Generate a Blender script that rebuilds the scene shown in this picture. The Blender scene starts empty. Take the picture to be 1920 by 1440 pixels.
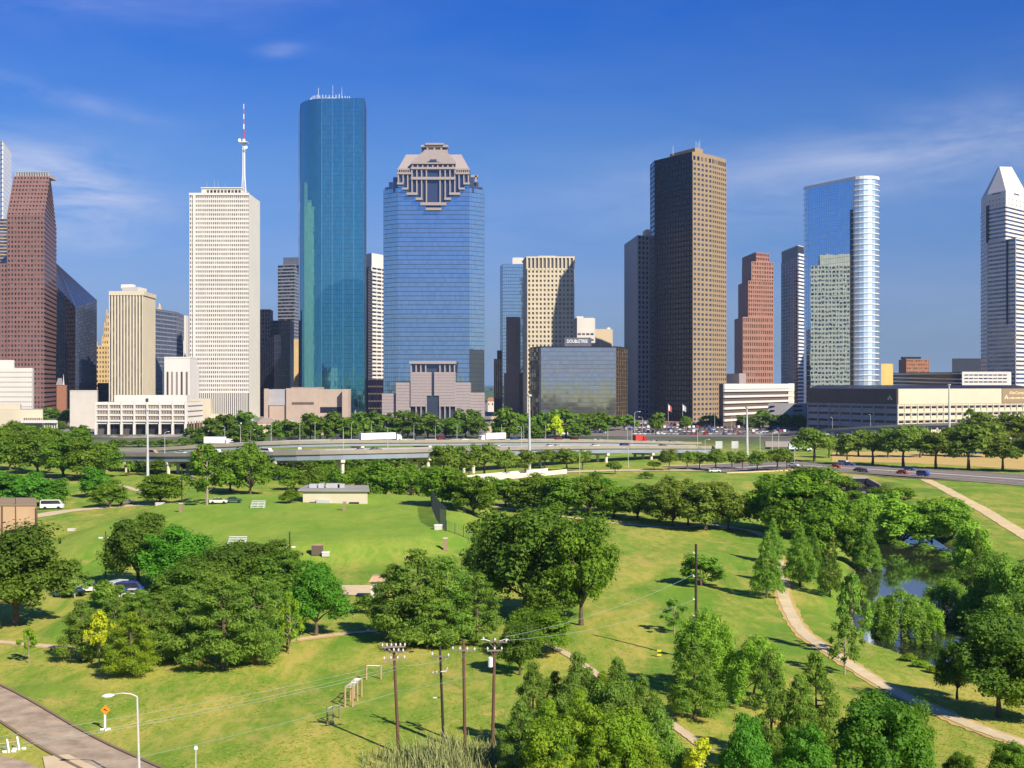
import bpy, math, random
import numpy as np
from mathutils import Vector
from collections import defaultdict
S = bpy.context.scene
COL = S.collection
rng = random.Random(7)

# ------------------------------------------------------------------ camera, sky, sun, exposure
F, HC, CX, CY = 2300.0, 34.0, 960.0, 720.0        # focal length in photo pixels, eye height, photo centre
cam_d = bpy.data.cameras.new('camera')
cam = bpy.data.objects.new('camera', cam_d); COL.objects.link(cam)
cam.location = (0, 0, HC); cam.rotation_euler = (math.pi/2, 0, 0)
cam_d.sensor_width = 36; cam_d.lens = F/1920*36
cam_d.clip_start = 1.0; cam_d.clip_end = 60000
S.camera = cam

SUN_EL = math.radians(37)
SUN_DIR = Vector((0.63, -0.777, 0)).normalized()*math.cos(SUN_EL) + Vector((0, 0, math.sin(SUN_EL)))
W = bpy.data.worlds.new('World'); S.world = W; W.use_nodes = True
nt = W.node_tree; nt.nodes.clear()
def nd(t, typ, **kw):
    n = t.nodes.new(typ)
    for k, v in kw.items(): setattr(n, k, v)
    return n
def mathn(t, op, a, b=None, clamp=False):
    n = nd(t, 'ShaderNodeMath', operation=op, use_clamp=clamp)
    for i, v in enumerate((a, b)):
        if v is None: continue
        if isinstance(v, (int, float)): n.inputs[i].default_value = v
        else: t.links.new(v, n.inputs[i])
    return n.outputs[0]
sky = nd(nt, 'ShaderNodeTexSky', sky_type='NISHITA')
sky.sun_disc = False
sky.sun_elevation = SUN_EL
sky.sun_rotation = math.atan2(SUN_DIR.x, SUN_DIR.y)
sky.air_density = 1.15; sky.dust_density = 0.25; sky.ozone_density = 3.2; sky.altitude = 0
hs = nd(nt, 'ShaderNodeHueSaturation'); hs.inputs['Saturation'].default_value = 1.22; hs.inputs['Hue'].default_value = 0.508
nt.links.new(sky.outputs[0], hs.inputs['Color'])
tint = nd(nt, 'ShaderNodeMix', data_type='RGBA', blend_type='MULTIPLY'); tint.inputs[0].default_value = 1.0
nt.links.new(hs.outputs[0], tint.inputs[6])
tc = nd(nt, 'ShaderNodeTexCoord'); sp = nd(nt, 'ShaderNodeSeparateXYZ')
nt.links.new(tc.outputs['Generated'], sp.inputs[0])
# deep polarised blue overhead, milky blue near the horizon, the same all round
tr = nd(nt, 'ShaderNodeValToRGB'); e = tr.color_ramp.elements
e[0].position = 0.0; e[0].color = (0.22, 0.34, 0.74, 1); e[1].position = 1.0; e[1].color = (0.20, 0.60, 1.0, 1)
for pos, c in ((0.03, (0.25, 0.36, 0.74, 1)), (0.07, (0.33, 0.41, 0.76, 1)), (0.18, (0.37, 0.55, 0.86, 1)), (0.29, (0.10, 0.44, 0.99, 1))):
    n = e.new(pos); n.color = c
nt.links.new(sp.outputs[2], tr.inputs[0]); nt.links.new(tr.outputs[0], tint.inputs[7])
# thin cirrus: streaky noise on the direction, strongest in a few wispy banks
mp = nd(nt, 'ShaderNodeMapping'); mp.inputs['Scale'].default_value = (4.0, 4.0, 17.0); mp.inputs['Rotation'].default_value = (0, 0.16, 0)
nt.links.new(tc.outputs['Generated'], mp.inputs[0])
nz = nd(nt, 'ShaderNodeTexNoise'); nz.inputs['Scale'].default_value = 1.6; nz.inputs['Detail'].default_value = 9; nz.inputs['Roughness'].default_value = 0.62; nz.inputs['Distortion'].default_value = 0.45
nt.links.new(mp.outputs[0], nz.inputs['Vector'])
nz2 = nd(nt, 'ShaderNodeTexNoise'); nz2.inputs['Scale'].default_value = 3.0; nz2.inputs['Detail'].default_value = 4
nt.links.new(tc.outputs['Generated'], nz2.inputs['Vector'])
def bank(cx, cz, wx, wz, slope, amp):
    dx = mathn(nt, 'SUBTRACT', sp.outputs[0], cx)
    dz = mathn(nt, 'SUBTRACT', mathn(nt, 'SUBTRACT', sp.outputs[2], cz), mathn(nt, 'MULTIPLY', dx, slope))
    e = mathn(nt, 'ADD', mathn(nt, 'POWER', mathn(nt, 'ABSOLUTE', mathn(nt, 'DIVIDE', dx, wx)), 2.0), mathn(nt, 'POWER', mathn(nt, 'ABSOLUTE', mathn(nt, 'DIVIDE', dz, wz)), 2.0))
    g = mathn(nt, 'EXPONENT', mathn(nt, 'MULTIPLY', e, -1.0))
    return mathn(nt, 'MULTIPLY', g, amp)
mask = mathn(nt, 'ADD', bank(-0.345, 0.147, 0.060, 0.030, -0.15, 2.3), bank(0.33, 0.178, 0.26, 0.03, 0.13, 0.72))
mask = mathn(nt, 'ADD', mask, bank(-0.34, 0.215, 0.06, 0.007, -0.2, 0.5))
mask = mathn(nt, 'ADD', mask, bank(-0.18, 0.258, 0.016, 0.005, 0.15, 0.5))
mask = mathn(nt, 'ADD', mask, bank(-0.26, 0.30, 0.2, 0.03, 0.12, 0.3))
mask = mathn(nt, 'ADD', mask, mathn(nt, 'MULTIPLY', bank(0.0, 0.06, 3.0, 0.09, 0, 0.16), nz2.outputs[0]))
mask = mathn(nt, 'ADD', mask, 0.05)
cl = nd(nt, 'ShaderNodeMapRange'); cl.inputs[1].default_value = 0.30; cl.inputs[2].default_value = 0.80; nt.links.new(nz.outputs[0], cl.inputs[0])
cf = mathn(nt, 'MULTIPLY', mathn(nt, 'MULTIPLY', cl.outputs[0], mask), 0.85, True)
mixc = nd(nt, 'ShaderNodeMix', data_type='RGBA'); nt.links.new(cf, mixc.inputs[0])
nt.links.new(tint.outputs[2], mixc.inputs[6]); mixc.inputs[7].default_value = (5.6, 5.9, 7.4, 1)
bg = nd(nt, 'ShaderNodeBackground'); bg.inputs['Strength'].default_value = 0.08
nt.links.new(mixc.outputs[2], bg.inputs['Color'])
wo = nd(nt, 'ShaderNodeOutputWorld'); nt.links.new(bg.outputs[0], wo.inputs[0])

sun_d = bpy.data.lights.new('sun', 'SUN'); sun_d.energy = 4.9; sun_d.angle = math.radians(0.53); sun_d.color = (1.0, 0.90, 0.74)
sun = bpy.data.objects.new('sun', sun_d); COL.objects.link(sun)
sun.rotation_euler = SUN_DIR.to_track_quat('Z', 'Y').to_euler(); sun.location = (200, -200, 300)

S.view_settings.view_transform = 'Standard'; S.view_settings.look = 'None'
S.view_settings.exposure = 0.6; S.view_settings.gamma = 1.0; S.view_settings.use_curve_mapping = False
S.cycles.max_bounces = 6; S.cycles.diffuse_bounces = 3; S.cycles.glossy_bounces = 4; S.cycles.transmission_bounces = 3; S.cycles.transparent_max_bounces = 4
S.cycles.sample_clamp_indirect = 6.0

# ------------------------------------------------------------------ helpers
def PX(px, D): return (px-CX)/F*D
def PZ(py, D): return HC-(py-CY)/F*D
def P2(px, D): return (PX(px, D), D)
def V(px, py, D): return Vector((PX(px, D), D, PZ(py, D)))

MATS = {}
def mat(name, col, rough=0.8, metal=0.0, var=0.12, scale=0.15, spec=0.3, col2=None, bump=0.0, streak=0.0):
    m = bpy.data.materials.new(name); m.use_nodes = True; t = m.node_tree; b = t.nodes['Principled BSDF']
    b.inputs['Roughness'].default_value = rough; b.inputs['Metallic'].default_value = metal
    b.inputs['Specular IOR Level'].default_value = spec
    g = nd(t, 'ShaderNodeNewGeometry'); n = nd(t, 'ShaderNodeTexNoise'); n.inputs['Scale'].default_value = scale; n.inputs['Detail'].default_value = 7; n.inputs['Roughness'].default_value = 0.65
    src = g.outputs['Position']
    if streak:
        mpn = nd(t, 'ShaderNodeMapping'); mpn.inputs['Scale'].default_value = (1, 1, streak); t.links.new(src, mpn.inputs[0]); src = mpn.outputs[0]
    t.links.new(src, n.inputs['Vector'])
    r = nd(t, 'ShaderNodeMapRange'); r.inputs[1].default_value = 0.3; r.inputs[2].default_value = 0.7; t.links.new(n.outputs[0], r.inputs[0])
    mx = nd(t, 'ShaderNodeMix', data_type='RGBA'); t.links.new(r.outputs[0], mx.inputs[0])
    c2 = col2 or tuple(min(1, c*(1+var)) for c in col); c1 = col if col2 else tuple(c*(1-var) for c in col)
    mx.inputs[6].default_value = (*c1, 1); mx.inputs[7].default_value = (*c2, 1)
    t.links.new(mx.outputs[2], b.inputs['Base Color'])
    if bump:
        bp = nd(t, 'ShaderNodeBump'); bp.inputs['Strength'].default_value = bump; t.links.new(n.outputs[0], bp.inputs['Height']); t.links.new(bp.outputs[0], b.inputs['Normal'])
    MATS[name] = m; return m
def glass(name, col, metal=0.85, rough=0.05, col2=None, blind=False):
    """window glass; each pane has its own 'rnd' so blinds and tints differ"""
    m = bpy.data.materials.new(name); m.use_nodes = True; t = m.node_tree; b = t.nodes['Principled BSDF']
    a = nd(t, 'ShaderNodeAttribute', attribute_name='rnd')
    mx = nd(t, 'ShaderNodeMix', data_type='RGBA'); t.links.new(mathn(t, 'POWER', a.outputs['Fac'], 3.0) if blind else a.outputs['Fac'], mx.inputs[0])
    mx.inputs[6].default_value = (*col, 1); mx.inputs[7].default_value = (*(col2 or tuple(c*1.25 for c in col)), 1)
    t.links.new(mx.outputs[2], b.inputs['Base Color'])
    b.inputs['Metallic'].default_value = metal; b.inputs['Roughness'].default_value = rough
    MATS[name] = m; return m

WORLD = {}
class MB:
    def __init__(s): s.v = []; s.f = []; s.r = []; s.m = []
    def quad(s, a, b, c, d, r=None, m=0):
        n = len(s.v); s.v += [a, b, c, d]; s.f.append((n, n+1, n+2, n+3)); s.r.append(rng.random() if r is None else r); s.m.append(m)
    def poly(s, pts, r=None, m=0):
        n = len(s.v); s.v += list(pts); s.f.append(tuple(range(n, n+len(pts)))); s.r.append(rng.random() if r is None else r); s.m.append(m)
    def hexa(s, p, r=None, m=0):
        """p: 8 points, bottom ring then top ring, both counter-clockwise from above"""
        n = len(s.v); s.v += list(p); r = rng.random() if r is None else r
        for q in ((3, 2, 1, 0), (4, 5, 6, 7), (0, 1, 5, 4), (1, 2, 6, 5), (2, 3, 7, 6), (3, 0, 4, 7)):
            s.f.append(tuple(n+i for i in q)); s.r.append(r); s.m.append(m)
    def box(s, c, size, rz=0.0, m=0, r=None):
        cx, cy, cz = c; a, b, h = size[0]/2, size[1]/2, size[2]/2; co, si = math.cos(rz), math.sin(rz)
        ring = [(cx+x*co-y*si, cy+x*si+y*co) for x, y in ((-a, -b), (a, -b), (a, b), (-a, b))]
        s.hexa([(x, y, cz-h) for x, y in ring]+[(x, y, cz+h) for x, y in ring], r, m)
    def prism(s, foot, z0, z1, m=0, cap=True, bottom=False):
        n = len(foot)
        for i in range(n):
            (x0, y0), (x1, y1) = foot[i], foot[(i+1) % n]
            s.quad((x0, y0, z0), (x1, y1, z0), (x1, y1, z1), (x0, y0, z1), m=m)
        if cap: s.poly([(x, y, z1) for x, y in foot], m=m)
        if bottom: s.poly([(x, y, z0) for x, y in reversed(foot)], m=m)
    def tube(s, pts, radii, n=6, m=0, cap=True):
        pts = [Vector(p) for p in pts]; base = len(s.v)
        for i, p in enumerate(pts):
            d = (pts[min(i+1, len(pts)-1)]-pts[max(i-1, 0)]).normalized()
            u = d.cross(Vector((0, 0, 1)) if abs(d.z) < 0.95 else Vector((0, 1, 0))).normalized(); w = d.cross(u).normalized()
            r = radii[i] if isinstance(radii, (list, tuple)) else radii
            s.v += [tuple(p+(u*math.cos(2*math.pi*k/n)+w*math.sin(2*math.pi*k/n))*r) for k in range(n)]
        for i in range(len(pts)-1):
            for k in range(n):
                a = base+i*n+k; b = base+i*n+(k+1) % n
                s.f.append((a, a+n, b+n, b)); s.r.append(0.5); s.m.append(m)
        if cap:
            s.f.append(tuple(base+k for k in range(n))); s.r.append(0.5); s.m.append(m)
            s.f.append(tuple(base+(len(pts)-1)*n+k for k in reversed(range(n)))); s.r.append(0.5); s.m.append(m)
    def mesh(s, name, mats, off=(0, 0, 0)):
        me = bpy.data.meshes.new(name)
        v = np.array([tuple(p) for p in s.v], dtype=np.float64).reshape(-1, 3)-np.array(off)
        me.from_pydata(v.tolist(), [], s.f)
        at = me.attributes.new('rnd', 'FLOAT', 'FACE'); at.data.foreach_set('value', np.array(s.r, dtype=np.float32))
        for m in (mats if isinstance(mats, (list, tuple)) else [mats]): me.materials.append(m)
        if any(s.m): me.polygons.foreach_set('material_index', np.array(s.m, dtype=np.int32))
        return me
    def build(s, name, mats, parent=None, label=None, kind=None, loc=None):
        off = WORLD[parent] if parent else Vector(loc or (0, 0, 0))
        o = bpy.data.objects.new(name, s.mesh(name, mats, off)); COL.objects.link(o)
        if parent: o.parent = parent; WORLD[o] = off
        else: o.location = off; WORLD[o] = Vector(off)
        if label: o['label'] = label
        if kind: o['kind'] = kind
        return o
def root(name, loc, label, cat, group=None):
    o = bpy.data.objects.new(name, None); o.empty_display_size = 0.5; COL.objects.link(o); o.location = loc
    WORLD[o] = Vector(loc); o['label'] = label; o['category'] = cat
    if group: o['group'] = group
    return o
def tag(o, label, cat, group=None):
    o['label'] = label; o['category'] = cat
    if group: o['group'] = group
    return o
def dup(o, loc, rz=0.0, label=None, parent=None, scale=None):
    c = o.copy(); COL.objects.link(c)
    if parent is None:
        c.location = loc; c.rotation_euler = (0, 0, rz)
        if scale: c.scale = scale
        if label: c['label'] = label
    else: c.parent = parent
    for ch in KIDS[o]: dup(ch, None, parent=c)
    return c
KIDS = defaultdict(list)
def scan(o):
    KIDS[o] = [c for c in S.objects if c.parent == o]
    for c in KIDS[o]: scan(c)
ORD = 'first second third fourth fifth sixth seventh eighth ninth tenth eleventh twelfth thirteenth fourteenth fifteenth sixteenth seventeenth eighteenth nineteenth twentieth'.split()
def ordw(i):
    if i < 20: return ORD[i]
    return ('twenty', 'thirty', 'forty')[(i+1)//10-2]+'-'+ORD[(i+1) % 10-1] if (i+1) % 10 else ('twentieth', 'thirtieth', 'fortieth')[(i+1)//10-2]

# ------------------------------------------------------------------ terrain
def Gz(px, py, z=0.0):
    D = (HC-z)*F/(py-CY); return (PX(px, D), D)
WATER = -2.6
BAY = [(*Gz(1612, 912, WATER), 4.0), (*Gz(1632, 950, WATER), 5.0), (*Gz(1668, 1005, WATER), 7.0), (*Gz(1712, 1055, WATER), 8.5), (*Gz(1728, 1095, WATER), 8.5),
       (*Gz(1722, 1130, WATER), 9.0), (*Gz(1740, 1168, WATER), 9.0), (*Gz(1775, 1206, WATER), 8.6), (*Gz(1860, 1240, WATER), 7.5), (*Gz(2000, 1280, WATER), 6.5), (*Gz(2400, 1330, WATER), 7.0)]
def sst(a, b, x):
    t = np.clip((x-a)/(b-a), 0, 1); return t*t*(3-2*t)
def bay_dist(x, y):
    best = np.full(np.shape(x), 1e9)
    for (x0, y0, w0), (x1, y1, w1) in zip(BAY[:-1], BAY[1:]):
        dx, dy = x1-x0, y1-y0; t = np.clip(((x-x0)*dx+(y-y0)*dy)/(dx*dx+dy*dy), 0, 1)
        best = np.minimum(best, np.hypot(x-x0-t*dx, y-y0-t*dy)-(w0+t*(w1-w0)))
    return best
MOUND = (-52.0, 292.0)          # centre of the raised lawn
def hgt(x, y):
    x = np.asarray(x, float); y = np.asarray(y, float)
    h = 0.28*np.sin(x*0.043+1.3)*np.sin(y*0.031+0.4)+0.14*np.sin(x*0.11+y*0.07)+0.10*np.sin(x*0.17-y*0.13+2)
    near = 1-sst(360, 420, y); h = h*near
    # raised lawn: rounded rectangle with sloping sides
    ex = np.abs(x-MOUND[0]+(y-MOUND[1])*0.0)/46.0; ey = np.abs(y-MOUND[1])/62.0
    d = np.power(np.power(ex, 4)+np.power(ey, 4), 0.25)
    h = h+3.0*(1-sst(0.80, 1.06, d))
    # right-hand park falls towards the bayou
    b = bay_dist(x, y)
    h = h-0.9*(1-sst(3, 38, b))
    h = h-3.2*(1-sst(-1.5, 7.0, b))
    return h
def G(px, py):
    z = 0.0
    for _ in range(40):
        D = (HC-z)*F/(py-CY); z = 0.6*z+0.4*float(hgt(PX(px, D), D))
    D = (HC-z)*F/(py-CY); return Vector((PX(px, D), D, z))
def drop(x, y, dz=0.0): return Vector((x, y, float(hgt(x, y))+dz))
# ------------------------------------------------------------------ materials of the city
mat('granite_red', (0.22, 0.118, 0.102), 0.7, var=0.12); mat('granite_rose', (0.33, 0.165, 0.125), 0.7, var=0.1)
mat('white_stone', (0.67, 0.635, 0.575), 0.75, var=0.05, scale=0.05); mat('cream_stone', (0.60, 0.53, 0.39), 0.8, var=0.07, scale=0.06)
mat('pale_concrete', (0.56, 0.52, 0.46), 0.8, var=0.07); mat('tan_stone', (0.295, 0.215, 0.128), 0.75, var=0.06)
mat('beige_stone', (0.60, 0.49, 0.33), 0.8, var=0.06); mat('pink_granite', (0.335, 0.285, 0.275), 0.55, var=0.08, scale=0.4)
mat('grey_stone', (0.36, 0.35, 0.36), 0.75); mat('theatre_stone', (0.44, 0.345, 0.27), 0.8, var=.08); mat('slate_dark', (0.11, 0.125, 0.17), 0.6); mat('slate_stone', (0.27, 0.29, 0.34), 0.6); mat('dark_panel', (0.014, 0.013, 0.030), 0.5, var=0.15); mat('brown_panel', (0.13, 0.095, 0.075), 0.6)
mat('navy_panel', (0.035, 0.04, 0.06), 0.4); mat('taupe', (0.30, 0.235, 0.20), 0.8); mat('gold_stone', (0.58, 0.42, 0.20), 0.8); mat('brick', (0.34, 0.15, 0.085), 0.85, scale=0.5)
mat('white_metal', (0.80, 0.80, 0.80), 0.4, var=0.03); mat('grey_metal', (0.45, 0.46, 0.48), 0.5, var=0.05); mat('dark_metal', (0.04, 0.04, 0.045), 0.5)
mat('sign_grey', (0.10, 0.115, 0.145), 0.6); mat('roof_grey', (0.30, 0.28, 0.26), 0.9); mat('red_paint', (0.62, 0.05, 0.03), 0.5); mat('yellow_stucco', (0.66, 0.47, 0.15), 0.85); mat('blue_grey_roof', (0.40, 0.42, 0.46), 0.7)
glass('glass_dark', (0.014, 0.016, 0.028), 0.0, 0.08, (0.16, 0.15, 0.14), blind=True); glass('glass_black', (0.006, 0.006, 0.022), 0.0, 0.15, (0.015, 0.015, 0.04))
glass('glass_teal', (0.12, 0.44, 0.52), 0.92, 0.06, (0.16, 0.50, 0.58)); glass('glass_blue', (0.34, 0.50, 0.68), 0.92, 0.05, (0.42, 0.56, 0.74))
glass('glass_sky', (0.50, 0.66, 0.76), 0.92, 0.06, (0.58, 0.72, 0.80)); glass('glass_mirror', (0.42, 0.62, 0.83), 0.97, 0.025, (0.48, 0.67, 0.86))
glass('glass_navy', (0.085, 0.11, 0.18), 0.6, 0.1, (0.22, 0.24, 0.30), blind=True); glass('glass_bronze', (0.46, 0.48, 0.52), 0.9, 0.06, (0.53, 0.55, 0.58)); glass('glass_brown', (0.22, 0.17, 0.08), 0.8, 0.12, (0.3, 0.24, 0.12))
glass('glass_silver', (0.68, 0.84, 0.95), 0.92, 0.42, (0.76, 0.9, 1.0)); glass('glass_window', (0.075, 0.06, 0.055), 0.1, 0.15, (0.32, 0.27, 0.22), blind=True); glass('glass_amber', (0.13, 0.08, 0.045), 0.3, 0.2, (0.38, 0.27, 0.15), blind=True)

def outward(p0, p1):
    d = Vector((p1[0]-p0[0], p1[1]-p0[1], 0)); return Vector((d.y, -d.x, 0)).normalized()
SPLIT = set('roof antenna pier_block attic_pier temple_pier canopy_pier arcade_pier dark_slot slot porthole opening louver string_course pilaster mullion column cream_column cream_edge deck_edge crown side_window side_opening temple_slab attic_cornice doorway entrance_glass window_slot colonnade tree_emblem annex roof_box penthouse pinnacle parapet cornice attic_glass shoulder fin'.split())
class Parts(defaultdict):
    def __getitem__(s, k):
        if isinstance(k, str) and k in SPLIT: k = (k, 'n', len(s))
        return defaultdict.__getitem__(s, k)
class Bld:
    def __init__(s, name, label, px, D, cat='tower', group=None, mats=None):
        s.o = root(name, (*P2(px, D), 0), label, cat, group); s.T = Parts(MB); s.M = mats or {}
    def grid(s, a, b, c, d, nx, nz, pf=0.4, sf=0.45, dp=0.5, tilt=0.003, wall=True, sep=None, v0=0.0, v1=1.0, pane='window'):
        """a b c d: lower left, lower right, upper right, upper left of one facade; piers and spandrels stand proud of the panes"""
        a, b, c, d = map(Vector, (a, b, c, d)); n = (b-a).cross(d-a).normalized()
        P = lambda u, v, o=0.0: tuple((a*(1-u)+b*u)*(1-v)+(d*(1-u)+c*u)*v+n*o)
        T = s.T
        if wall: T['wall'].quad(P(0, 0), P(1, 0), P(1, 1), P(0, 1))
        def bar(T1, u0, u1, w0, w1, o):
            T1.hexa([P(u0, w0, 0), P(u0, w0, o), P(u1, w0, o), P(u1, w0, 0), P(u0, w1, 0), P(u0, w1, o), P(u1, w1, o), P(u1, w1, 0)])
        if pf:
            for i in range(nx+1):
                bar(T['pier'], max(0, (i-pf/2)/nx), min(1, (i+pf/2)/nx), v0, v1, dp)
        if sf:
            for j in range(nz+1):
                key = 'spandrel' if sep is None else (sep, j)
                z = v0+(v1-v0)*j/nz; h = (v1-v0)/nz*sf/2
                bar(T[key], 0, 1, max(0, z-h), min(1, z+h), dp-0.07)
        if pane:
            A = [rng.gauss(0, tilt) for _ in range(nx*nz*2)]; k = 0
            wu = (b-a).length/nx; wv = (d-a).length*(v1-v0)/nz
            for j in range(nz):
                for i in range(nx):
                    tu, tv = A[k]*wu/2, A[k+1]*wv/2; k += 2; o = 0.06
                    y0, y1 = v0+(v1-v0)*j/nz, v0+(v1-v0)*(j+1)/nz
                    T[pane].quad(P(i/nx, y0, o-tu-tv), P((i+1)/nx, y0, o+tu-tv), P((i+1)/nx, y1, o+tu+tv), P(i/nx, y1, o-tu+tv))
    def block(s, foot, z0, z1, specs=None, default=None, roof='roof', parapet=0.0):
        """foot: counter-clockwise ground points; specs: {edge: grid kwargs}; edges without one get a plain wall"""
        n = len(foot); specs = specs or {}
        for i in range(n):
            p, q = foot[i], foot[(i+1) % n]; kw = specs.get(i, default)
            a, b, c, d = (*p, z0), (*q, z0), (*q, z1), (*p, z1)
            facing = outward(p, q).dot(Vector((-(p[0]+q[0])/2, -(p[1]+q[1])/2, 0)).normalized())
            if kw is None or (facing < -0.35 and i not in specs): s.T['wall'].quad(a, b, c, d)
            else: s.grid(a, b, c, d, **kw)
        s.T[roof].poly([(x, y, z1) for x, y in foot])
        if parapet:
            for i in range(n):
                p, q = Vector((*foot[i], 0)), Vector((*foot[(i+1) % n], 0)); o = outward(p, q)
                mid = (p+q)/2-o*0.1; s.T['parapet'].box((mid.x, mid.y, z1+parapet/2), ((q-p).length, 0.5, parapet), math.atan2(q.y-p.y, q.x-p.x))
    def done(s, **over):
        M = {'wall': 'pale_concrete', 'window': 'glass_dark', 'pier': 'pale_concrete', 'spandrel': 'pale_concrete', 'roof': 'roof_grey', 'parapet': 'pale_concrete'}
        M.update(s.M); M.update(over)
        for k, mb in s.T.items():
            nm = k if isinstance(k, str) else k[0]
            stuff = k in ('window', 'pier', 'spandrel', 'corner_window', 'granite_joint') or nm in s.M.get('stuff', ())
            mm = M.get(nm, M['wall']); mm = [MATS[x] for x in mm] if isinstance(mm, (list, tuple)) else MATS[mm]
            mb.build(nm, mm, s.o, kind='stuff' if stuff else None)
        return s.o
def quadfoot(fl, fr, br):
    fl, fr, br = P2(*fl), P2(*fr), P2(*br); return [fl, fr, br, (fl[0]+br[0]-fr[0], fl[1]+br[1]-fr[1])]
def mast(T, px, D, z0, z1, r=0.35, key='antenna'): T[key].tube([(PX(px, D), D, z0), (PX(px, D), D, z1)], [r, r*0.5], 5)

# 1 pale banded tower cut by the photo's edge
b = Bld('office_tower', 'blue glass tower with white bands behind the red granite tower', -20, 1400, mats=dict(wall='white_metal', spandrel='white_metal', pier='white_metal', window='glass_sky'))
f = quadfoot((-70, 1415), (5, 1340), (21, 1400)); b.block(f, 0, PZ(268, 1340), {0: dict(nx=14, nz=58, pf=0.0, sf=0.7, dp=0.5), 1: dict(nx=6, nz=58, pf=0.0, sf=0.9, dp=0.5)}, parapet=2); b.done()
# dark slab between the two
b = Bld('office_tower', 'narrow dark tower with gilded ledges squeezed behind the red granite tower', -10, 1325, mats=dict(wall='navy_panel', spandrel='gold_stone', window='glass_navy'))
f = quadfoot((-40, 1325), (14, 1325), (16, 1338)); b.block(f, 0, PZ(410, 1325), {0: dict(nx=8, nz=60, pf=0, sf=0.25, dp=0.5)}); b.done()
# 2 red granite tower
b = Bld('office_tower', 'red granite tower with tapering top at the left end of the skyline', 40, 1230, mats=dict(wall='granite_red', spandrel='granite_red', pier='granite_red', window='glass_dark', louver='grey_stone'))
D0 = 1200; zs = PZ(405, D0); zt = PZ(331, 1215)
up = [P2(14, D0), P2(82, D0), P2(105, 1300), (P2(14, D0)[0]+8, 1300)]
gk = dict(nx=11, nz=43, pf=0.45, sf=0.5, dp=0.7)
b.block(up, 0, zs, {0: dict(nx=11, nz=43, pf=0.45, sf=0.5, dp=0.7), 1: dict(nx=18, nz=43, pf=0.0, sf=0.62, dp=0.7), 3: dict(nx=10, nz=43, pf=.45, sf=.5, dp=.7)})
top = [P2(27, 1215), P2(92.5, 1215), P2(96.5, 1295), (P2(27, 1215)[0]+5, 1295)]
for i in range(4):
    p, q, r_, t_ = up[i], up[(i+1) % 4], top[(i+1) % 4], top[i]
    if i == 2: b.T['wall'].quad((*p, zs), (*q, zs), (*r_, zt), (*t_, zt))
    else: b.grid((*p, zs), (*q, zs), (*r_, zt), (*t_, zt), nx=11 if i != 1 else 16, nz=10, pf=0.45 if i != 1 else 0, sf=0.55, dp=0.7)
b.T['roof'].poly([(*p, zt) for p in top])
for k in range(14):
    u = (k+0.5)/14; b.T['louver'].box((top[0][0]*(1-u)+top[1][0]*u, 1216, zt+2), (1.3, 2, 4))
b.T['louver'].box(((top[0][0]+top[1][0])/2, 1230, zt+1.9), (30, 24, 3.6)); b.T['louver'].box(((top[0][0]+top[1][0])/2, 1216, zt+4.4), (33.5, 2.5, 0.8))
low = [P2(-75, D0+0.8), P2(14, D0+0.8), P2(16, 1285), P2(-70, 1285)]
b.block(low, 0, PZ(494, D0), {0: dict(nx=15, nz=33, pf=0.45, sf=0.5, dp=0.7)}); b.done()
# 3 dark faceted tower with sloping roof
b = Bld('office_tower', 'dark faceted glass tower with a steeply sloping roof beside the red granite tower', 142, 1290, mats=dict(wall='navy_panel', window='glass_navy', roof='glass_navy', pier='navy_panel', spandrel='navy_panel', mullion='dark_metal'))
A, Bp, Cc, R = V(98, 527, 1335), V(142, 575, 1250), V(181, 562, 1330), V(106, 494, 1420)
g0 = lambda p: (p.x, p.y, 0)
b.grid(g0(A), g0(Bp), Bp, A, nx=14, nz=36, pf=0.12, sf=0.10, dp=0.35); b.grid(g0(Bp), g0(Cc), Cc, Bp, nx=16, nz=36, pf=0.12, sf=0.10, dp=0.35)
b.T['roof'].poly([tuple(A), tuple(Bp), tuple(R)]); b.T['roof'].poly([tuple(Bp), tuple(Cc), tuple(R)])
b.T['wall'].quad(g0(Cc), g0(R), R, Cc); b.T['wall'].quad(g0(R), g0(A), A, R)
for k in range(1, 9):
    u = k/9; p0 = A.lerp(Bp, u)+Vector((0, -0.2, 0.5)); b.T['mullion'].tube([p0, p0.lerp(R, 0.98)], 0.22, 4); p0 = Bp.lerp(Cc, u)+Vector((0, -0.2, .5)); b.T['mullion'].tube([p0, p0.lerp(R, 0.98)], 0.22, 4)
b.done()
# 4 striped tower
b = Bld('office_tower', 'cream tower with dark vertical window stripes behind the long white library', 240, 1220, mats=dict(wall='cream_stone', pier='cream_stone', spandrel='brown_panel', window='glass_dark', penthouse='white_stone'))
f = quadfoot((205, 1200), (268, 1200), (291.5, 1250)); zt = PZ(546, 1200)
b.block(f, 0, zt-3, {0: dict(nx=11, nz=30, pf=0.52, sf=0, dp=1.2)})
b.T['parapet'].box(((f[0][0]+f[1][0])/2, 1199.2, zt-2), ((f[1][0]-f[0][0]), 1.6, 4)); b.T['parapet'].box(((f[1][0]+f[2][0])/2+.4, 1225, zt-2), (1.0, 50, 4), math.atan2(f[2][1]-f[1][1], f[2][0]-f[1][0])-math.pi/2)
b.T['penthouse'].prism(quadfoot((229, 1222), (258, 1215), (275, 1240)), zt-3, zt+5.5); b.T['penthouse'].box((PX(240, 1225), 1226, zt+6.5), (12, 8, 4)); b.done(parapet='cream_stone')
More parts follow.
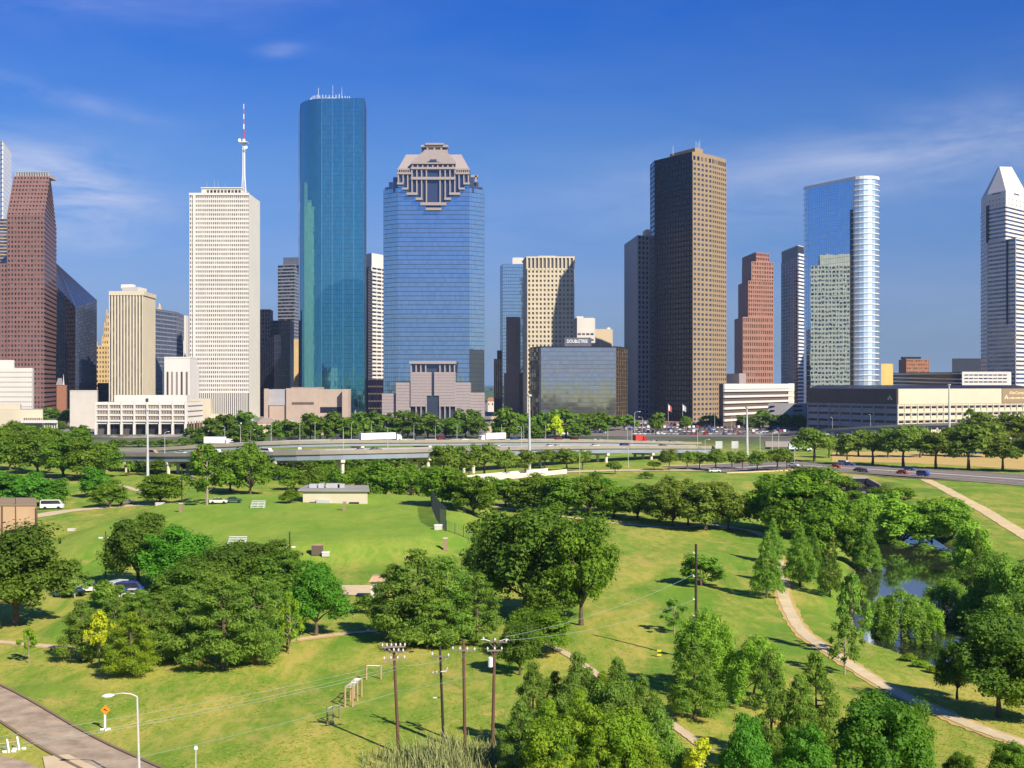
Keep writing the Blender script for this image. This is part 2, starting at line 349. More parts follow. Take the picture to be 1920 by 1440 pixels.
# gothic gold building and its dark neighbour
b = Bld('office_tower', 'gold stone building with stepped spire showing left of the striped tower', 192, 1500, mats=dict(wall='gold_stone', pier='gold_stone', spandrel='gold_stone', window='glass_amber'))
for (l, r_, t, dd) in ((180, 212, 648, 0), (191, 216, 637, 6), (195, 216, 612, 10), (199, 216, 588, 14)):
    b.block(quadfoot((l, 1500+dd), (r_, 1500+dd), (r_, 1530+dd)), 0, PZ(t, 1500+dd), {0: dict(nx=6, nz=14, pf=.5, sf=.5, dp=.4)})
    b.T['pinnacle'].box((PX(l+1, 1500+dd), 1501+dd, PZ(t-4, 1500+dd)), (1.2, 1.2, 5))
b.done(pinnacle='gold_stone')
b = Bld('office_building', 'low dark building beneath the gold stone spire building', 195, 1330, 'building', mats=dict(wall='dark_panel', pier='dark_panel', spandrel='dark_panel', window='glass_black'))
b.block(quadfoot((183, 1320), (207, 1320), (210, 1350)), 0, PZ(718, 1320), {0: dict(nx=8, nz=4, pf=.2, sf=.3, dp=.3)}); b.done()
# 5 blue banded slab
b = Bld('office_tower', 'dark blue tower with pale floor lines left of the tall white tower', 320, 1480, mats=dict(wall='slate_dark', pier='slate_dark', spandrel='slate_stone', parapet='slate_dark', window='glass_navy', stair_strip='white_stone', cupola='gold_stone'))
f = [P2(286, 1420), P2(330, 1490), P2(360, 1640), P2(310, 1700)]
zt = PZ(581, 1425); b.block(f, 0, zt, {0: dict(nx=16, nz=24, pf=0.14, sf=0.28, dp=0.5), 1: dict(nx=20, nz=24, pf=0.14, sf=0.28, dp=0.5)}, parapet=1.5)
q = Vector((*f[1], 0)).lerp(Vector((*f[2], 0)), 0.52); b.T['stair_strip'].box((q.x+1, q.y-1, zt/2), (5, 14, zt+2)); b.done()
b = Bld('cupola_building', 'gilded dome top peeking above the dark blue tower', 299, 1700, 'building', mats=dict(wall='gold_stone'))
D = 1700; b.T['wall'].box((PX(299, D), D, PZ(600, D)/2), (9, 9, PZ(600, D))); b.T['wall'].box((PX(299, D), D, PZ(584, D)), (5, 5, 10)); b.T['dome'].tube([(PX(299, D), D, PZ(580, D)), (PX(299, D), D, PZ(573, D)), (PX(299, D), D, PZ(568, D))], [2.4, 1.6, 0.2], 8); b.done(dome='gold_stone')
# 6 tall white tower
b = Bld('office_tower', 'tall white tower with rows of small windows and a roof mast', 420, 1240, mats=dict(wall='white_stone', pier='white_stone', spandrel='white_stone', window='glass_window', penthouse='white_stone', opening='glass_dark', antenna='grey_metal'))
f = quadfoot((355.5, 1215), (467, 1215), (487.5, 1268)); zt = PZ(363, 1215); zb = PZ(735, 1215)
H = zt
b.block(f, 0, zt, {0: dict(nx=31, nz=45, pf=0.44, sf=0.46, dp=0.6, v0=zb/zt, v1=(zt-1.2)/zt)})
b.T['pier'].box(((f[0][0]*0.985), 1214.3, zt/2), (2.6, 1.6, zt)); b.T['spandrel'].box(((f[0][0]+f[1][0])/2, 1214.4, zt-0.6), (f[1][0]-f[0][0]+.5, 1.5, 2.4))
for k in range(31):
    x = f[0][0]+(f[1][0]-f[0][0])*(k+0.5)/31; b.T['colonnade'].box((x-0.9, 1213.8, zb/2), (0.8, 1.6, zb))
b.T['portico_glass'].quad((f[0][0], 1214.9, 0), (f[1][0], 1214.9, 0), (f[1][0], 1214.9, zb), (f[0][0], 1214.9, zb))
b.T['penthouse'].box((PX(420.5, 1235), 1235, zt+3.2), (PX(458, 1235)-PX(384, 1235), 24, 6.4)); b.T['penthouse'].box((PX(420.5, 1235), 1235, zt+6.9), (PX(459, 1235)-PX(383, 1235), 26, 1.0))
for k in range(10): b.T['opening'].box((PX(390+k*6.6, 1223), 1222.9, zt+3.1), (2.2, 0.3, 3.4))
for px, py in ((388, 340), (402, 337), (409, 338), (422, 343)): mast(b.T, px, 1230, zt+7, PZ(py, 1230), 0.15)
b.done(colonnade='white_stone', portico_glass='glass_dark')
m = root('broadcast_mast', (PX(457, 1230), 1230, zt), 'slender red and white broadcast mast on the tall white tower', 'antenna')
x = PX(457, 1230); t = MB(); zA = PZ(272, 1230)
for sx, sy in ((-1, -1), (1, -1), (1, 1), (-1, 1)): t.tube([(x+sx*2.2, 1230+sy*2.2, zt), (x+sx*1.0, 1230+sy*1.0, zt+20), (x+sx*0.8, 1230+sy*0.8, zA)], 0.32, 4)
for k in range(26):
    z = zt+2+k*(zA-zt)/26; r_ = 1.0; t.box((x, 1230, z), (2.0, 2.0, 0.35))
    t.tube([(x-.9, 1229.2, z), (x+.9, 1229.2, z+(zA-zt)/26)], 0.2, 4)
t.build('lattice', MATS['white_metal'], m)
t = MB(); t.tube([(x, 1230, zA), (x, 1230, zA+6)], [1.6, 1.4], 8); t.box((x, 1230, zA+2.5), (8.5, 8.5, 0.6)); pf_ = t.build('platform', MATS['white_metal'], m)
for sx, zz in ((3.4, -3.0), (-3.2, 4.2)):
    t = MB(); t.tube([(x+sx, 1226.5, zA+zz), (x+sx, 1225.7, zA+zz)], [0.7, 1.6], 10); t.build('dish', MATS['white_metal'], pf_)
zc = PZ(195, 1230); seg = (zc-zA-6)/7
for k in range(7):
    t = MB(); t.tube([(x, 1230, zA+6+k*seg), (x, 1230, zA+6+(k+1)*seg)], 0.75-0.07*k, 6); t.build('mast_section', MATS['red_paint' if k % 2 == 1 or k == 0 else 'white_metal'], m)
# 7 city hall style stone tower
b = Bld('stone_tower', 'short white stone tower with five window slots behind the library', 340, 960, 'building', mats=dict(wall='white_stone', window='glass_window', shoulder='white_stone', parapet='white_stone'))
D = 930; zt = PZ(672, D); f = quadfoot((308, D), (356, D), (370, D+28)); b.block(f, 0, zt, {}, parapet=1.2)
b.T['shoulder'].prism(quadfoot((304.5, D+3), (355, D+2), (374, D+34)), 0, PZ(686, D))
for px in (314.5, 323, 332, 341, 350.5): b.T[('window_slot', px)].box((PX(px, D), D-0.1, (PZ(697, D)+PZ(744, D))/2), (1.3, 0.5, PZ(697, D)-PZ(744, D)))
b.T['antenna'].tube([(PX(339, D), D+8, zt), (PX(339, D), D+8, PZ(638, D))], 0.18, 5); b.done(window_slot='glass_window', antenna='white_metal')
# 8 library
b = Bld('library', 'long white three-storey library on columns with rows of arched windows', 260, 850, 'building', mats=dict(wall='white_stone', column='white_stone', ground_glass='glass_dark', penthouse='white_stone', annex='cream_stone'))
D = 825; x0, x1 = PX(177.5, D), PX(349.5, D); zt = PZ(754, D); zg = PZ(795, D); W8 = x1-x0
b.T['wall'].prism([(x0, D+1.2), (x1, D+1.2), (PX(381, 862), 862), (x0, 862)], zg, zt)
b.T['ground_wall'].prism([(x0+2, D+5), (x1-2, D+5), (PX(378, 860), 860), (x0+2, 860)], 0, zg, cap=False)
for i in range(8):
    xx = x0+0.7+i*(W8-1.4)/7; b.T[('column', i)].box((xx, D+0.6, zg/2), (1.35, 2.0, zg)); b.T['pilaster'].box((xx, D+0.6, (zg+zt)/2), (1.0, 1.3, zt-zg))
for i in range(7):
    xa = x0+0.7+i*(W8-1.4)/7; xb = x0+0.7+(i+1)*(W8-1.4)/7
    b.T[('ground_glass', i)].quad((xa, D+4.6, 0), (xb, D+4.6, 0), (xb, D+4.6, zg), (xa, D+4.6, zg))
    for j, py in enumerate((762, 772.5, 783.5)):
        zc = PZ(py, D); w = xb-xa-1.9; xm = (xa+xb)/2; T = b.T[('window', i, j)]
        T.box((xm, D+1.1, zc), (w, 0.3, 2.2), m=1)
        for k in range(7): T.box((xm-w/2+k*w/6, D+0.9, zc-0.2), (0.28, 0.5, 1.8), m=0)
        T.box((xm, D+0.8, zc+1.0), (w+.3, 0.6, 0.5), m=2)
for py in (758, 768, 778.5, 789): b.T['string_course'].box(((x0+x1)/2, D+0.62, PZ(py, D)), (W8, 0.9, 1.1))
for j, py in enumerate((761, 771, 781)):
    pa, pb = Vector((x1, D+1.2, PZ(py, D))), Vector((PX(381, 862), 862, PZ(py, D))); mid = (pa+pb)/2
    b.T['side_window'].box((mid.x+.2, mid.y, mid.z), (0.5, 32, 0.5), math.atan2(pb.y-pa.y, pb.x-pa.x)-math.pi/2, m=0)
for k in range(6):
    u = (k+.5)/6; b.T['side_opening'].box((x1+(PX(381, 862)-x1)*u+0.15, D+1.2+36*u, 5), (0.5, 2.0, 7))
b.T['penthouse'].prism(quadfoot((214, 835), (350, 835), (356, 850)), zt, PZ(741, 835)); b.T['vent'].box((PX(276, 834.9), 834.7, PZ(750, 835)), (1.6, 0.5, 2.2))
b.T['annex'].prism(quadfoot((345, 866), (395, 866), (400, 900)), 0, PZ(748, 866)); b.T['annex'].prism(quadfoot((360, 868), (425, 868), (430, 900)), 0, PZ(778, 866)); b.T['roof'].poly([(x0+.5, D+1.8, zt+.06), (x1-.5, D+1.8, zt+.06), (PX(380, 861), 861, zt+.06), (x0+.5, 861, zt+.06)])
b.done(window=['white_stone', 'glass_amber', 'tan_stone'], pilaster='white_stone', string_course='white_stone', ground_wall='brown_panel', side_window='tan_stone', side_opening='glass_amber', vent='dark_metal')
# 9 cream blocks at the left edge
b = Bld('office_building', 'cream office block with rows of small windows at the left edge', 20, 900, 'building', mats=dict(wall='white_stone', pier='white_stone', spandrel='white_stone', window='glass_window'))
b.block(quadfoot((-60, 880), (61, 880), (64, 915)), 0, PZ(690, 880), {0: dict(nx=34, nz=8, pf=0.5, sf=0.75, dp=0.4, v0=0.35, v1=0.97)}); b.block(quadfoot((-30, 884), (26, 884), (28, 905)), PZ(691, 884), PZ(675, 884)); b.done()
b = Bld('stone_hall', 'low tan stone hall with a columned porch at the left edge', 40, 800, 'building', mats=dict(wall='cream_stone', column='white_stone', porch_roof='white_stone'))
b.block(quadfoot((-60, 800), (80, 800), (81, 830)), 0, PZ(768, 800)); b.T['attic'].prism(quadfoot((-50, 806), (38, 806), (40, 825)), PZ(768, 800), PZ(758, 800))
for k in range(9): b.T['window_slot'].box((PX(46+k*4, 800), 799.9, PZ(787, 800)), (0.7, 0.3, 2.4))
b.T['porch_roof'].prism(quadfoot((38, 782), (108, 782), (106, 799)), PZ(793, 782), PZ(789, 782), bottom=True)
for k in range(6): b.T[('column', k)].box((PX(84+k*4.6, 784), 784, PZ(793, 782)/2), (0.6, 0.6, PZ(793, 782)))
b.done(window_slot='glass_amber', attic='cream_stone')
b = Bld('brick_church', 'small brick church with a stepped gable below the dark faceted tower', 116, 1000, 'church', mats=dict(wall='brick', gable='pink_granite', pinnacle='pale_concrete'))
D = 1000; b.block(quadfoot((106, D), (124, D), (126, D+20)), 0, PZ(722, D))
b.T['gable'].poly([(PX(105, D), D-.3, PZ(722, D)), (PX(118, D), D-.3, PZ(722, D)), (PX(116, D), D-.3, PZ(709, D)), (PX(109, D), D-.3, PZ(709, D))]); b.T['pinnacle'].tube([(PX(119, D), D, PZ(722, D)), (PX(119, D), D, PZ(702, D))], [0.8, 0.1], 5); b.done()
b = Bld('annex_block', 'plain windowless pale grey block left of the library', 155, 930, 'building', mats=dict(wall='pale_concrete')); b.block(quadfoot((131, 930), (182, 930), (184, 955)), 0, PZ(733.5, 930), parapet=.6); b.done()

# 11 group right of the white tower
b = Bld('office_tower', 'grey banded tower behind the left side of the teal glass tower', 550, 1500, mats=dict(wall='slate_dark', spandrel='slate_stone', pier='slate_dark', window='glass_dark'))
b.block(quadfoot((521, 1500), (552, 1492), (575, 1560)), 0, PZ(497, 1500), {0: dict(nx=10, nz=44, pf=0, sf=0.4, dp=0.5), 1: dict(nx=10, nz=44, pf=.2, sf=0.4, dp=0.5)}); b.block(quadfoot((531, 1506), (570, 1500), (580, 1540)), PZ(498, 1506), PZ(483, 1506)); b.done()
b = Bld('office_tower', 'stepped taupe building between the white tower and the teal tower', 515, 1380, 'building', mats=dict(wall='taupe', pier='taupe', spandrel='taupe', window='glass_dark'))
b.block(quadfoot((470, 1360), (507, 1360), (512, 1390)), 0, PZ(580, 1360), {0: dict(nx=7, nz=26, pf=.5, sf=.3, dp=.6)}); b.block(quadfoot((505, 1375), (544, 1370), (551, 1400)), 0, PZ(601, 1375), {0: dict(nx=12, nz=24, pf=.4, sf=.5, dp=.5)}); b.done()
b = Bld('office_tower', 'dark navy wedge tower at the foot of the taupe building', 520, 1290, 'building', mats=dict(wall='navy_panel', roof='glass_navy', window='glass_black', pier='navy_panel', spandrel='navy_panel'))
A, Bp, C2 = V(488, 657, 1300), V(514, 628, 1290), V(544, 627, 1290); E = V(551, 690, 1330)
b.grid(g0(A), g0(Bp), Bp, A, nx=8, nz=14, pf=.1, sf=.1, dp=.3); b.grid(g0(Bp), g0(C2), C2, Bp, nx=10, nz=14, pf=.1, sf=.1, dp=.3); b.T['wall'].quad(g0(C2), g0(E), tuple(E), tuple(C2))
back = V(500, 640, 1350); b.T['roof'].poly([tuple(A), tuple(Bp), tuple(C2), tuple(E), tuple(back)]); b.T['wall'].quad(g0(E), g0(back), back, E); b.T['wall'].quad(g0(back), g0(A), A, back); b.done()
b = Bld('office_building', 'narrow gold sliver of a building left of the teal tower', 556, 1450, 'building', mats=dict(wall='gold_stone')); b.block(quadfoot((548, 1450), (568, 1450), (570, 1480)), 0, PZ(636, 1450)); b.done()
# low tan theatre block
b = Bld('theatre', 'low windowless tan stone hall with dark slots in front of the teal tower', 575, 960, 'building', mats=dict(wall='theatre_stone', panel='grey_stone'))
D = 950; b.block(quadfoot((505, D), (655, D), (658, D+45)), 0, PZ(730, D), {}); b.T['wall'].prism(quadfoot((495, D-8), (503, D-8), (504, D+30)), 0, PZ(729, D-8))
b.T['panel'].box((PX(520, D), D-.2, PZ(745, D)), (PX(537, D)-PX(504, D), 0.6, PZ(730, D)-PZ(760, D))); b.T['dark_slot'].box((PX(568, D), D-.05, PZ(756, D)), (PX(589, D)-PX(548, D), 0.4, 1.6)); b.T['entrance_recess'].box((PX(622, D), D-.05, PZ(768.5, D)), (PX(643, D)-PX(600, D), 0.4, 4.4))
b.T['pier_block'].box((PX(649, D), D-3, PZ(731, D)/2), (PX(655, D)-PX(644, D), 6, PZ(731, D))); b.T['pier_block'].box((PX(568, D), D-1.2, PZ(728, D)/2), (PX(599, D)-PX(538, D), 2.0, PZ(728, D))); b.T['dark_slot'].box((PX(568, D-2.3), D-2.3, PZ(756, D)), (PX(589, D)-PX(548, D), 0.4, 1.7))
b.T['roof_block'].prism(quadfoot((546, D+6), (607, D+6), (608, D+26)), PZ(730, D), PZ(726, D)); b.done(dark_slot='brown_panel', entrance_recess='dark_panel', pier_block='theatre_stone', roof_block='taupe')

# 12 teal glass tower with rounded side
b = Bld('office_tower', 'tall teal glass tower with a rounded side and antennas on its roof', 620, 1260, mats=dict(wall='navy_panel', window='glass_teal', spandrel='navy_panel', fin='glass_sky', pier='navy_panel', antenna='white_metal', crown='grey_metal'))
zt = PZ(185, 1240)
arc = [Vector((*P2(606, 1238), 0))]; c0 = Vector((PX(606, 1238)+4, 1238+38, 0))
pts = []
for k in range(9):
    a = math.radians(180+80*k/8); pts.append((c0.x+math.cos(a)*33, c0.y+math.sin(a)*38+0.0))
foot = pts+[P2(683.5, 1237), P2(687, 1285), P2(560, 1308)]
sp12 = {i: dict(nx=4, nz=70, pf=0.06, sf=0.06, dp=0.12, tilt=0.0025) for i in range(8)}
sp12[8] = dict(nx=24, nz=70, pf=0.10, sf=0.05, dp=0.14, tilt=0.004); sp12[11] = dict(nx=4, nz=70, pf=.06, sf=.06, dp=.12, tilt=.0025)
b.block(foot, 0, zt, sp12)
for k in (0, 6, 12, 18): 
    u = k/24; p = Vector((*foot[8], 0)).lerp(Vector((*foot[9], 0)), u); b.T['fin'].box((p.x, p.y-.25, zt/2), (0.35, 0.5, zt))
cxr, cyr = PX(622, 1275), 1275
for k in range(40):
    a = 2*math.pi*k/40; hh = 3+rng.random()*4; x, y = cxr+math.cos(a)*22, cyr+math.sin(a)*18
    b.T['antenna'].tube([(x, y, zt), (x, y, zt+5+hh*0.6)], 0.28, 4)
for k in range(24):
    a = 2*math.pi*k/24; b.T['crown'].box((cxr+math.cos(a)*22, cyr+math.sin(a)*18, zt+2.5), (5.0, 0.6, 5), a+math.pi/2)
mast(b.T, 597, 1262, zt, PZ(165, 1262), 0.3); mast(b.T, 624, 1262, zt, PZ(160, 1262), 0.2); mast(b.T, 641, 1262, zt, PZ(164, 1262), 0.2)
b.done()
# 13 white slab and dark slab
b = Bld('office_tower', 'white tower with dark window bands between the teal and blue glass towers', 703, 1450, mats=dict(wall='white_stone', floor_band='white_stone', pier='white_stone', window='glass_dark'))
zt = PZ(476, 1450); f = quadfoot((684, 1455), (697, 1440), (724, 1470))
b.block(f, 0, PZ(500, 1445), {0: dict(nx=4, nz=37, pf=.2, sf=0, dp=.5), 1: dict(nx=3, nz=37, pf=0.10, sf=0.52, dp=0.6, sep='floor_band')}); b.block(f, PZ(500, 1445), zt); b.done()
b = Bld('office_tower', 'thin dark slab tower against the right edge of the teal tower', 690, 1330, mats=dict(wall='dark_panel', window='glass_black', pier='dark_panel', spandrel='brown_panel'))
b.block(quadfoot((684, 1330), (690, 1322), (697.5, 1350)), 0, PZ(505, 1330), {1: dict(nx=4, nz=50, pf=.1, sf=.4, dp=.4)}); b.block(quadfoot((690, 1318), (722, 1318), (724, 1345)), 0, PZ(711, 1318), {0: dict(nx=6, nz=5, pf=.2, sf=.2, dp=.3)}); b.done()

# 14 blue glass tower with stepped granite crown and base
b = Bld('office_tower', 'blue glass tower with a stepped granite temple crown and granite base', 813, 1110, mats=dict(wall='navy_panel', window='glass_blue', corner_window='glass_sky', pier='navy_panel', spandrel='navy_panel', roof='pink_granite', parapet='pink_granite'))
DH = 1095; zt = PZ(352, DH)
fH = [P2(719, DH+12), P2(746, DH), P2(880, DH), P2(908, DH+12), P2(905, DH+60), P2(722, DH+60)]
b.block(fH, 0, zt, {1: dict(nx=28, nz=52, pf=0.02, sf=0.12, dp=0.15, tilt=.004)})
for i in (0, 2): b.grid((*fH[i], 0), (*fH[i+1], 0), (*fH[i+1], zt), (*fH[i], zt), nx=7, nz=52, pf=0.02, sf=0.1, dp=0.15, tilt=.004, wall=False, pane='corner_window')
zs1 = PZ(318, DH)
b.grid((PX(746, DH), DH, zt), (PX(880, DH), DH, zt), (PX(880, DH), DH, zs1), (PX(746, DH), DH, zs1), nx=28, nz=6, pf=.02, sf=.12, dp=.15)
b.T['wall'].prism([P2(746, DH), P2(880, DH), (PX(880, DH), DH+50), (PX(746, DH), DH+50)], zt, zs1)
for k, (l, r_, t, bt) in enumerate(((737, 746, 332, 342), (729, 738, 341.5, 351.5), (721.5, 729, 351, 361.5))):
    y = DH+2+k*9.5
    for (a_, c_, mk) in ((l, r_, 'stair_block'), (2*813-r_, 2*813-l, 'stair_block')):
        b.T[(mk, k, a_)].prism([P2(a_, y), P2(c_, y), (PX(c_, y), y+26), (PX(a_, y), y+26)], zt-4, PZ(t, y), m=1, cap=False); b.T[(mk, k, a_)].poly([(*p, PZ(t, y)) for p in [P2(a_, y), P2(c_, y), (PX(c_, y), y+26), (PX(a_, y), y+26)]], m=0)
b.T[('stair_block', 'cap')].box((PX(889, DH), DH+8, PZ(329, DH)), (PX(893.5, DH)-PX(880, DH), 10, 2.0)); b.T[('stair_block', 'cap')].box((PX(892, DH), DH+8, PZ(334, DH)), (1.6, 10, 6))
def slab(key, l, r_, t, bt, y0, y1, m=0): b.T[key].hexa([(PX(l, DH), y0, PZ(bt, DH)), (PX(r_, DH), y0, PZ(bt, DH)), (PX(r_, DH), y1, PZ(bt, DH)), (PX(l, DH), y1, PZ(bt, DH)), (PX(l, DH), y0, PZ(t, DH)), (PX(r_, DH), y0, PZ(t, DH)), (PX(r_, DH), y1, PZ(t, DH)), (PX(l, DH), y1, PZ(t, DH))], m=m)
# recessed dark glass behind the granite relief, stepping in towards the bottom
for k, (l, r_, bt) in enumerate(((746, 880, 345), (756, 870, 354), (765, 861, 363), (782, 844, 373), (791, 835, 382), (799, 827, 394))): slab('relief_glass', l, r_, 318-k*0.05, bt, DH-0.9-0.02*k, DH-0.2)
for k, (l, r_, t, bt) in enumerate(((745, 757, 343.5, 347), (755, 766, 353, 356.5), (763, 783.5, 362, 366.5), (780, 792.5, 371.5, 376), (789, 837, 380.5, 386), (799, 828, 390.5, 395), (869, 881, 343.5, 347), (860.5, 871.5, 353, 356.5), (842.5, 863, 362, 366.5), (833.5, 846, 371.5, 376), (771, 854.5, 333, 338), (771, 854.5, 314.5, 318.5), (745, 771.4, 324.5, 328), (854, 881, 324.5, 328))): slab(('ledge', k), l, r_, t, bt, DH-4, DH)
for k, (px, bt) in enumerate(((773, 363), (782, 363), (791, 372), (800, 382), (825.5, 382), (835, 372), (844, 363), (853, 363), (747.5, 344), (756.5, 344), (765, 354), (861, 354), (870, 344), (878.5, 344))): slab(('granite_pier', k), px-1.1, px+1.1, 318 if k < 8 else 327, bt, DH-3.2, DH-.1)
for k in range(9): slab('attic_pier', 773+k*9.4, 775.5+k*9.4, 308.5, 315, DH-3, DH-.1)
for k in range(7):
    xx = 747+k*4; slab('attic_pier', xx, xx+1.4, 319, 325, DH-3, DH-.1); slab('attic_pier', 855+k*4-.7, 856+k*4, 319, 325, DH-3, DH-.1)
slab('attic_glass', 771.5, 854, 308, 315, DH-1, DH+6); slab('attic_cornice', 771, 854.5, 306, 308.7, DH-4, DH+8); slab('attic_cornice', 745, 881, 316.5, 319.3, DH-2.5, DH+4)
# broad hipped roof and steep stepped pyramid
zb, zr = PZ(317, DH), PZ(289, DH+12)
lo = [(PX(745.5, DH), DH+1), (PX(880.5, DH), DH+1), (PX(880.5, DH), DH+46), (PX(745.5, DH), DH+46)]; hi = [(PX(761, DH+12), DH+14), (PX(865, DH+12), DH+14), (PX(865, DH+12), DH+32), (PX(761, DH+12), DH+32)]
for i in range(4): b.T['hipped_roof'].quad((*lo[i], zb), (*lo[(i+1) % 4], zb), (*hi[(i+1) % 4], zr), (*hi[i], zr))
b.T['hipped_roof'].poly([(*p, zr) for p in hi])
for k in range(9):
    u = k/9; l, r_ = 771.5+(797-771.5)*u, 854.5+(832-854.5)*u; t, bt = 306-(306-276)*(k+1)/9, 306-(306-276)*k/9
    slab(('pyramid_step', k), l, r_, t, bt+0.3, DH-2+k*1.7, DH+40-k*1.2)
for k in range(3): slab('temple_pier', 798+k*13, 801+k*13, 269.5, 276.5, DH+14, DH+17)
slab('temple_wall', 799, 829, 269.5, 276.2, DH+16, DH+26); slab('temple_slab', 796, 830.5, 263, 266.5, DH+12, DH+28); slab('temple_slab', 787, 838.5, 266, 270.2, DH+13.5, DH+26.5); slab('temple_pier', 788, 791, 270, 280, DH+18, DH+24); slab('temple_pier', 834, 837, 270, 280, DH+18, DH+24)
slab('doorway', 806.5, 819, 300, 304.5, DH-3.5, DH); slab('doorway', 801, 824, 304.2, 306.5, DH-2.9, DH)
# granite base: courses with recessed joints
def courses(key, l, r_, t, bt, y0, y1, step=5.6):
    n = max(1, round((bt-t)/step))
    for k in range(n):
        a_, c_ = t+(bt-t)*k/n, t+(bt-t)*(k+1)/n; slab((key, l, t, k), l, r_, a_+0.45, c_, y0, y1)
    slab('granite_joint', l+.3, r_-.3, t+.2, bt, y0+0.45, y1-.3)
yb = DH-30
courses('granite_course', 775, 813, 698, 741, yb, yb+20); courses('granite_course', 818, 856, 698, 741, yb, yb+20)
courses('granite_course', 748, 775, 717, 795, yb+1.2, yb+22); courses('granite_course', 856, 884, 717, 795, yb+1.2, yb+22)
courses('granite_course', 775, 804.5, 741, 761, yb+.05, yb+20); courses('granite_course', 827, 856, 741, 761, yb+.05, yb+20)
courses('granite_course', 722, 746, 737, 795, yb+4, yb+24); courses('granite_course', 884, 909.5, 735.5, 795, yb+4, yb+24)
slab('slot_glass', 812.5, 818.5, 698, 742, yb+2, yb+6); slab('entrance_glass', 804.5, 827, 741, 797, yb+1.5, yb+6); slab('entrance_glass', 777.5, 854, 761, 797, yb+3, yb+7)
for px in (785, 794, 803.5, 828.5, 837.5, 846.5): slab('arcade_pier', px-1, px+1, 761, 797, yb+.3, yb+2.9)
slab('canopy', 773, 857.5, 678, 683.2, yb-1, yb+14); slab('canopy_glass', 776, 855, 683, 698, yb+3, yb+10)
for px in (776, 785, 793.5, 802.5, 828.5, 837.5, 846.5, 855): slab('canopy_pier', px-1.1, px+1.1, 683, 698.5, yb+.4, yb+3)
P = 'pink_granite'
b.done(stair_block=['pink_granite', 'glass_navy'], relief_glass='glass_navy', ledge=P, granite_pier=P, attic_pier=P, attic_glass='glass_navy', attic_cornice=P, hipped_roof=P, pyramid_step=P, temple_pier=P, temple_slab=P, temple_wall=P, doorway='glass_navy', granite_course=P, granite_joint='brown_panel', slot_glass='glass_navy', entrance_glass='glass_navy', arcade_pier=P, canopy=P, canopy_glass='glass_navy', canopy_pier=P)

# 15 group right of it
b = Bld('office_tower', 'slim reflective glass tower with a white roof box left of the cream grid tower', 962, 1400, mats=dict(wall='navy_panel', window='glass_sky', pier='navy_panel', spandrel='navy_panel', roof_box='white_stone'))
b.block(quadfoot((938, 1425), (943, 1400), (992, 1400)), 0, PZ(495, 1400), {0: dict(nx=4, nz=44, pf=.08, sf=.1, dp=.2), 1: dict(nx=14, nz=44, pf=0.05, sf=0.1, dp=0.2, tilt=.006)}); b.block([P2(943, 1400), P2(990, 1400), P2(990, 1440), P2(945, 1440)], 0, PZ(495, 1400), {0: dict(nx=14, nz=44, pf=0.05, sf=0.1, dp=0.25, tilt=.006)}); b.T['roof_box'].prism(quadfoot((961, 1408), (981, 1408), (982, 1425)), PZ(495, 1400), PZ(483, 1408)); b.done()
b = Bld('office_building', 'plain brown slab in front of the slim reflective tower', 962, 1320, 'building', mats=dict(wall='taupe')); b.block(quadfoot((949, 1310), (974, 1310), (976, 1335)), 0, PZ(594, 1310), {}); b.block(quadfoot((945, 1315), (982, 1315), (984, 1340)), 0, PZ(700, 1315)); b.done()
b = Bld('office_building', 'old dark building with arched top storeys right of the granite base', 932, 1340, 'building', mats=dict(wall='brown_panel', pier='gold_stone', spandrel='brown_panel', window='glass_amber'))
b.block(quadfoot((926, 1340), (940, 1340), (942, 1370)), 0, PZ(673, 1340), {0: dict(nx=4, nz=7, pf=.4, sf=.4, dp=.4, v0=.3)}); b.block(quadfoot((932, 1342), (940, 1342), (942, 1360)), PZ(674, 1342), PZ(657, 1342)); b.done()
# 16 cream grid tower
b = Bld('office_tower', 'cream tower with a deep square window grid behind the reflective hotel', 1028, 1250, mats=dict(wall='cream_stone', pier='cream_stone', spandrel='cream_stone', window='glass_amber', louver='glass_dark', cornice='cream_stone'))
f = quadfoot((988.5, 1250), (1075.5, 1250), (1077, 1300)); zt = PZ(484, 1250); zl = PZ(505, 1250)
f[3] = P2(980.5, 1296)
b.block(f, 0, zt, {0: dict(nx=12, nz=32, pf=0.5, sf=0.48, dp=1.2, v1=zl/zt)})
for k in range(13): b.T['pier'].box((f[0][0]+(f[1][0]-f[0][0])*k/12, 1249.3, (zl+zt)/2), (1.5, 1.7, zt-zl))
b.T['louver'].quad((f[0][0], 1249.9, zl), (f[1][0], 1249.9, zl), (f[1][0], 1249.9, zt), (f[0][0], 1249.9, zt)); b.T['cornice'].prism([(x+(-1 if x < 20 else 1), y-(1.6 if y < 1260 else -1)) for x, y in f], zt, zt+1.6, bottom=True); b.T['cornice'].prism(quadfoot((1010, 1262), (1042, 1262), (1043, 1280)), zt+1.6, zt+3.6); b.done()
b = Bld('office_building', 'bright white block with window rows above the hotel roof', 1096, 1420, 'building', mats=dict(wall='white_stone', spandrel='white_stone', pier='white_stone', window='glass_window', side='beige_stone'))
zt = PZ(596, 1420); b.block(quadfoot((1082, 1420), (1114, 1420), (1116, 1440)), 0, zt, {0: dict(nx=4, nz=14, pf=.25, sf=.66, dp=.3, v1=.86)}); b.T['side'].prism([P2(1076, 1440), P2(1081.8, 1420), P2(1084, 1440)], 0, zt); b.T['roof_box'].box((PX(1087, 1430), 1430, zt+1), (8, 8, 2.2)); b.done(roof_box='white_stone')
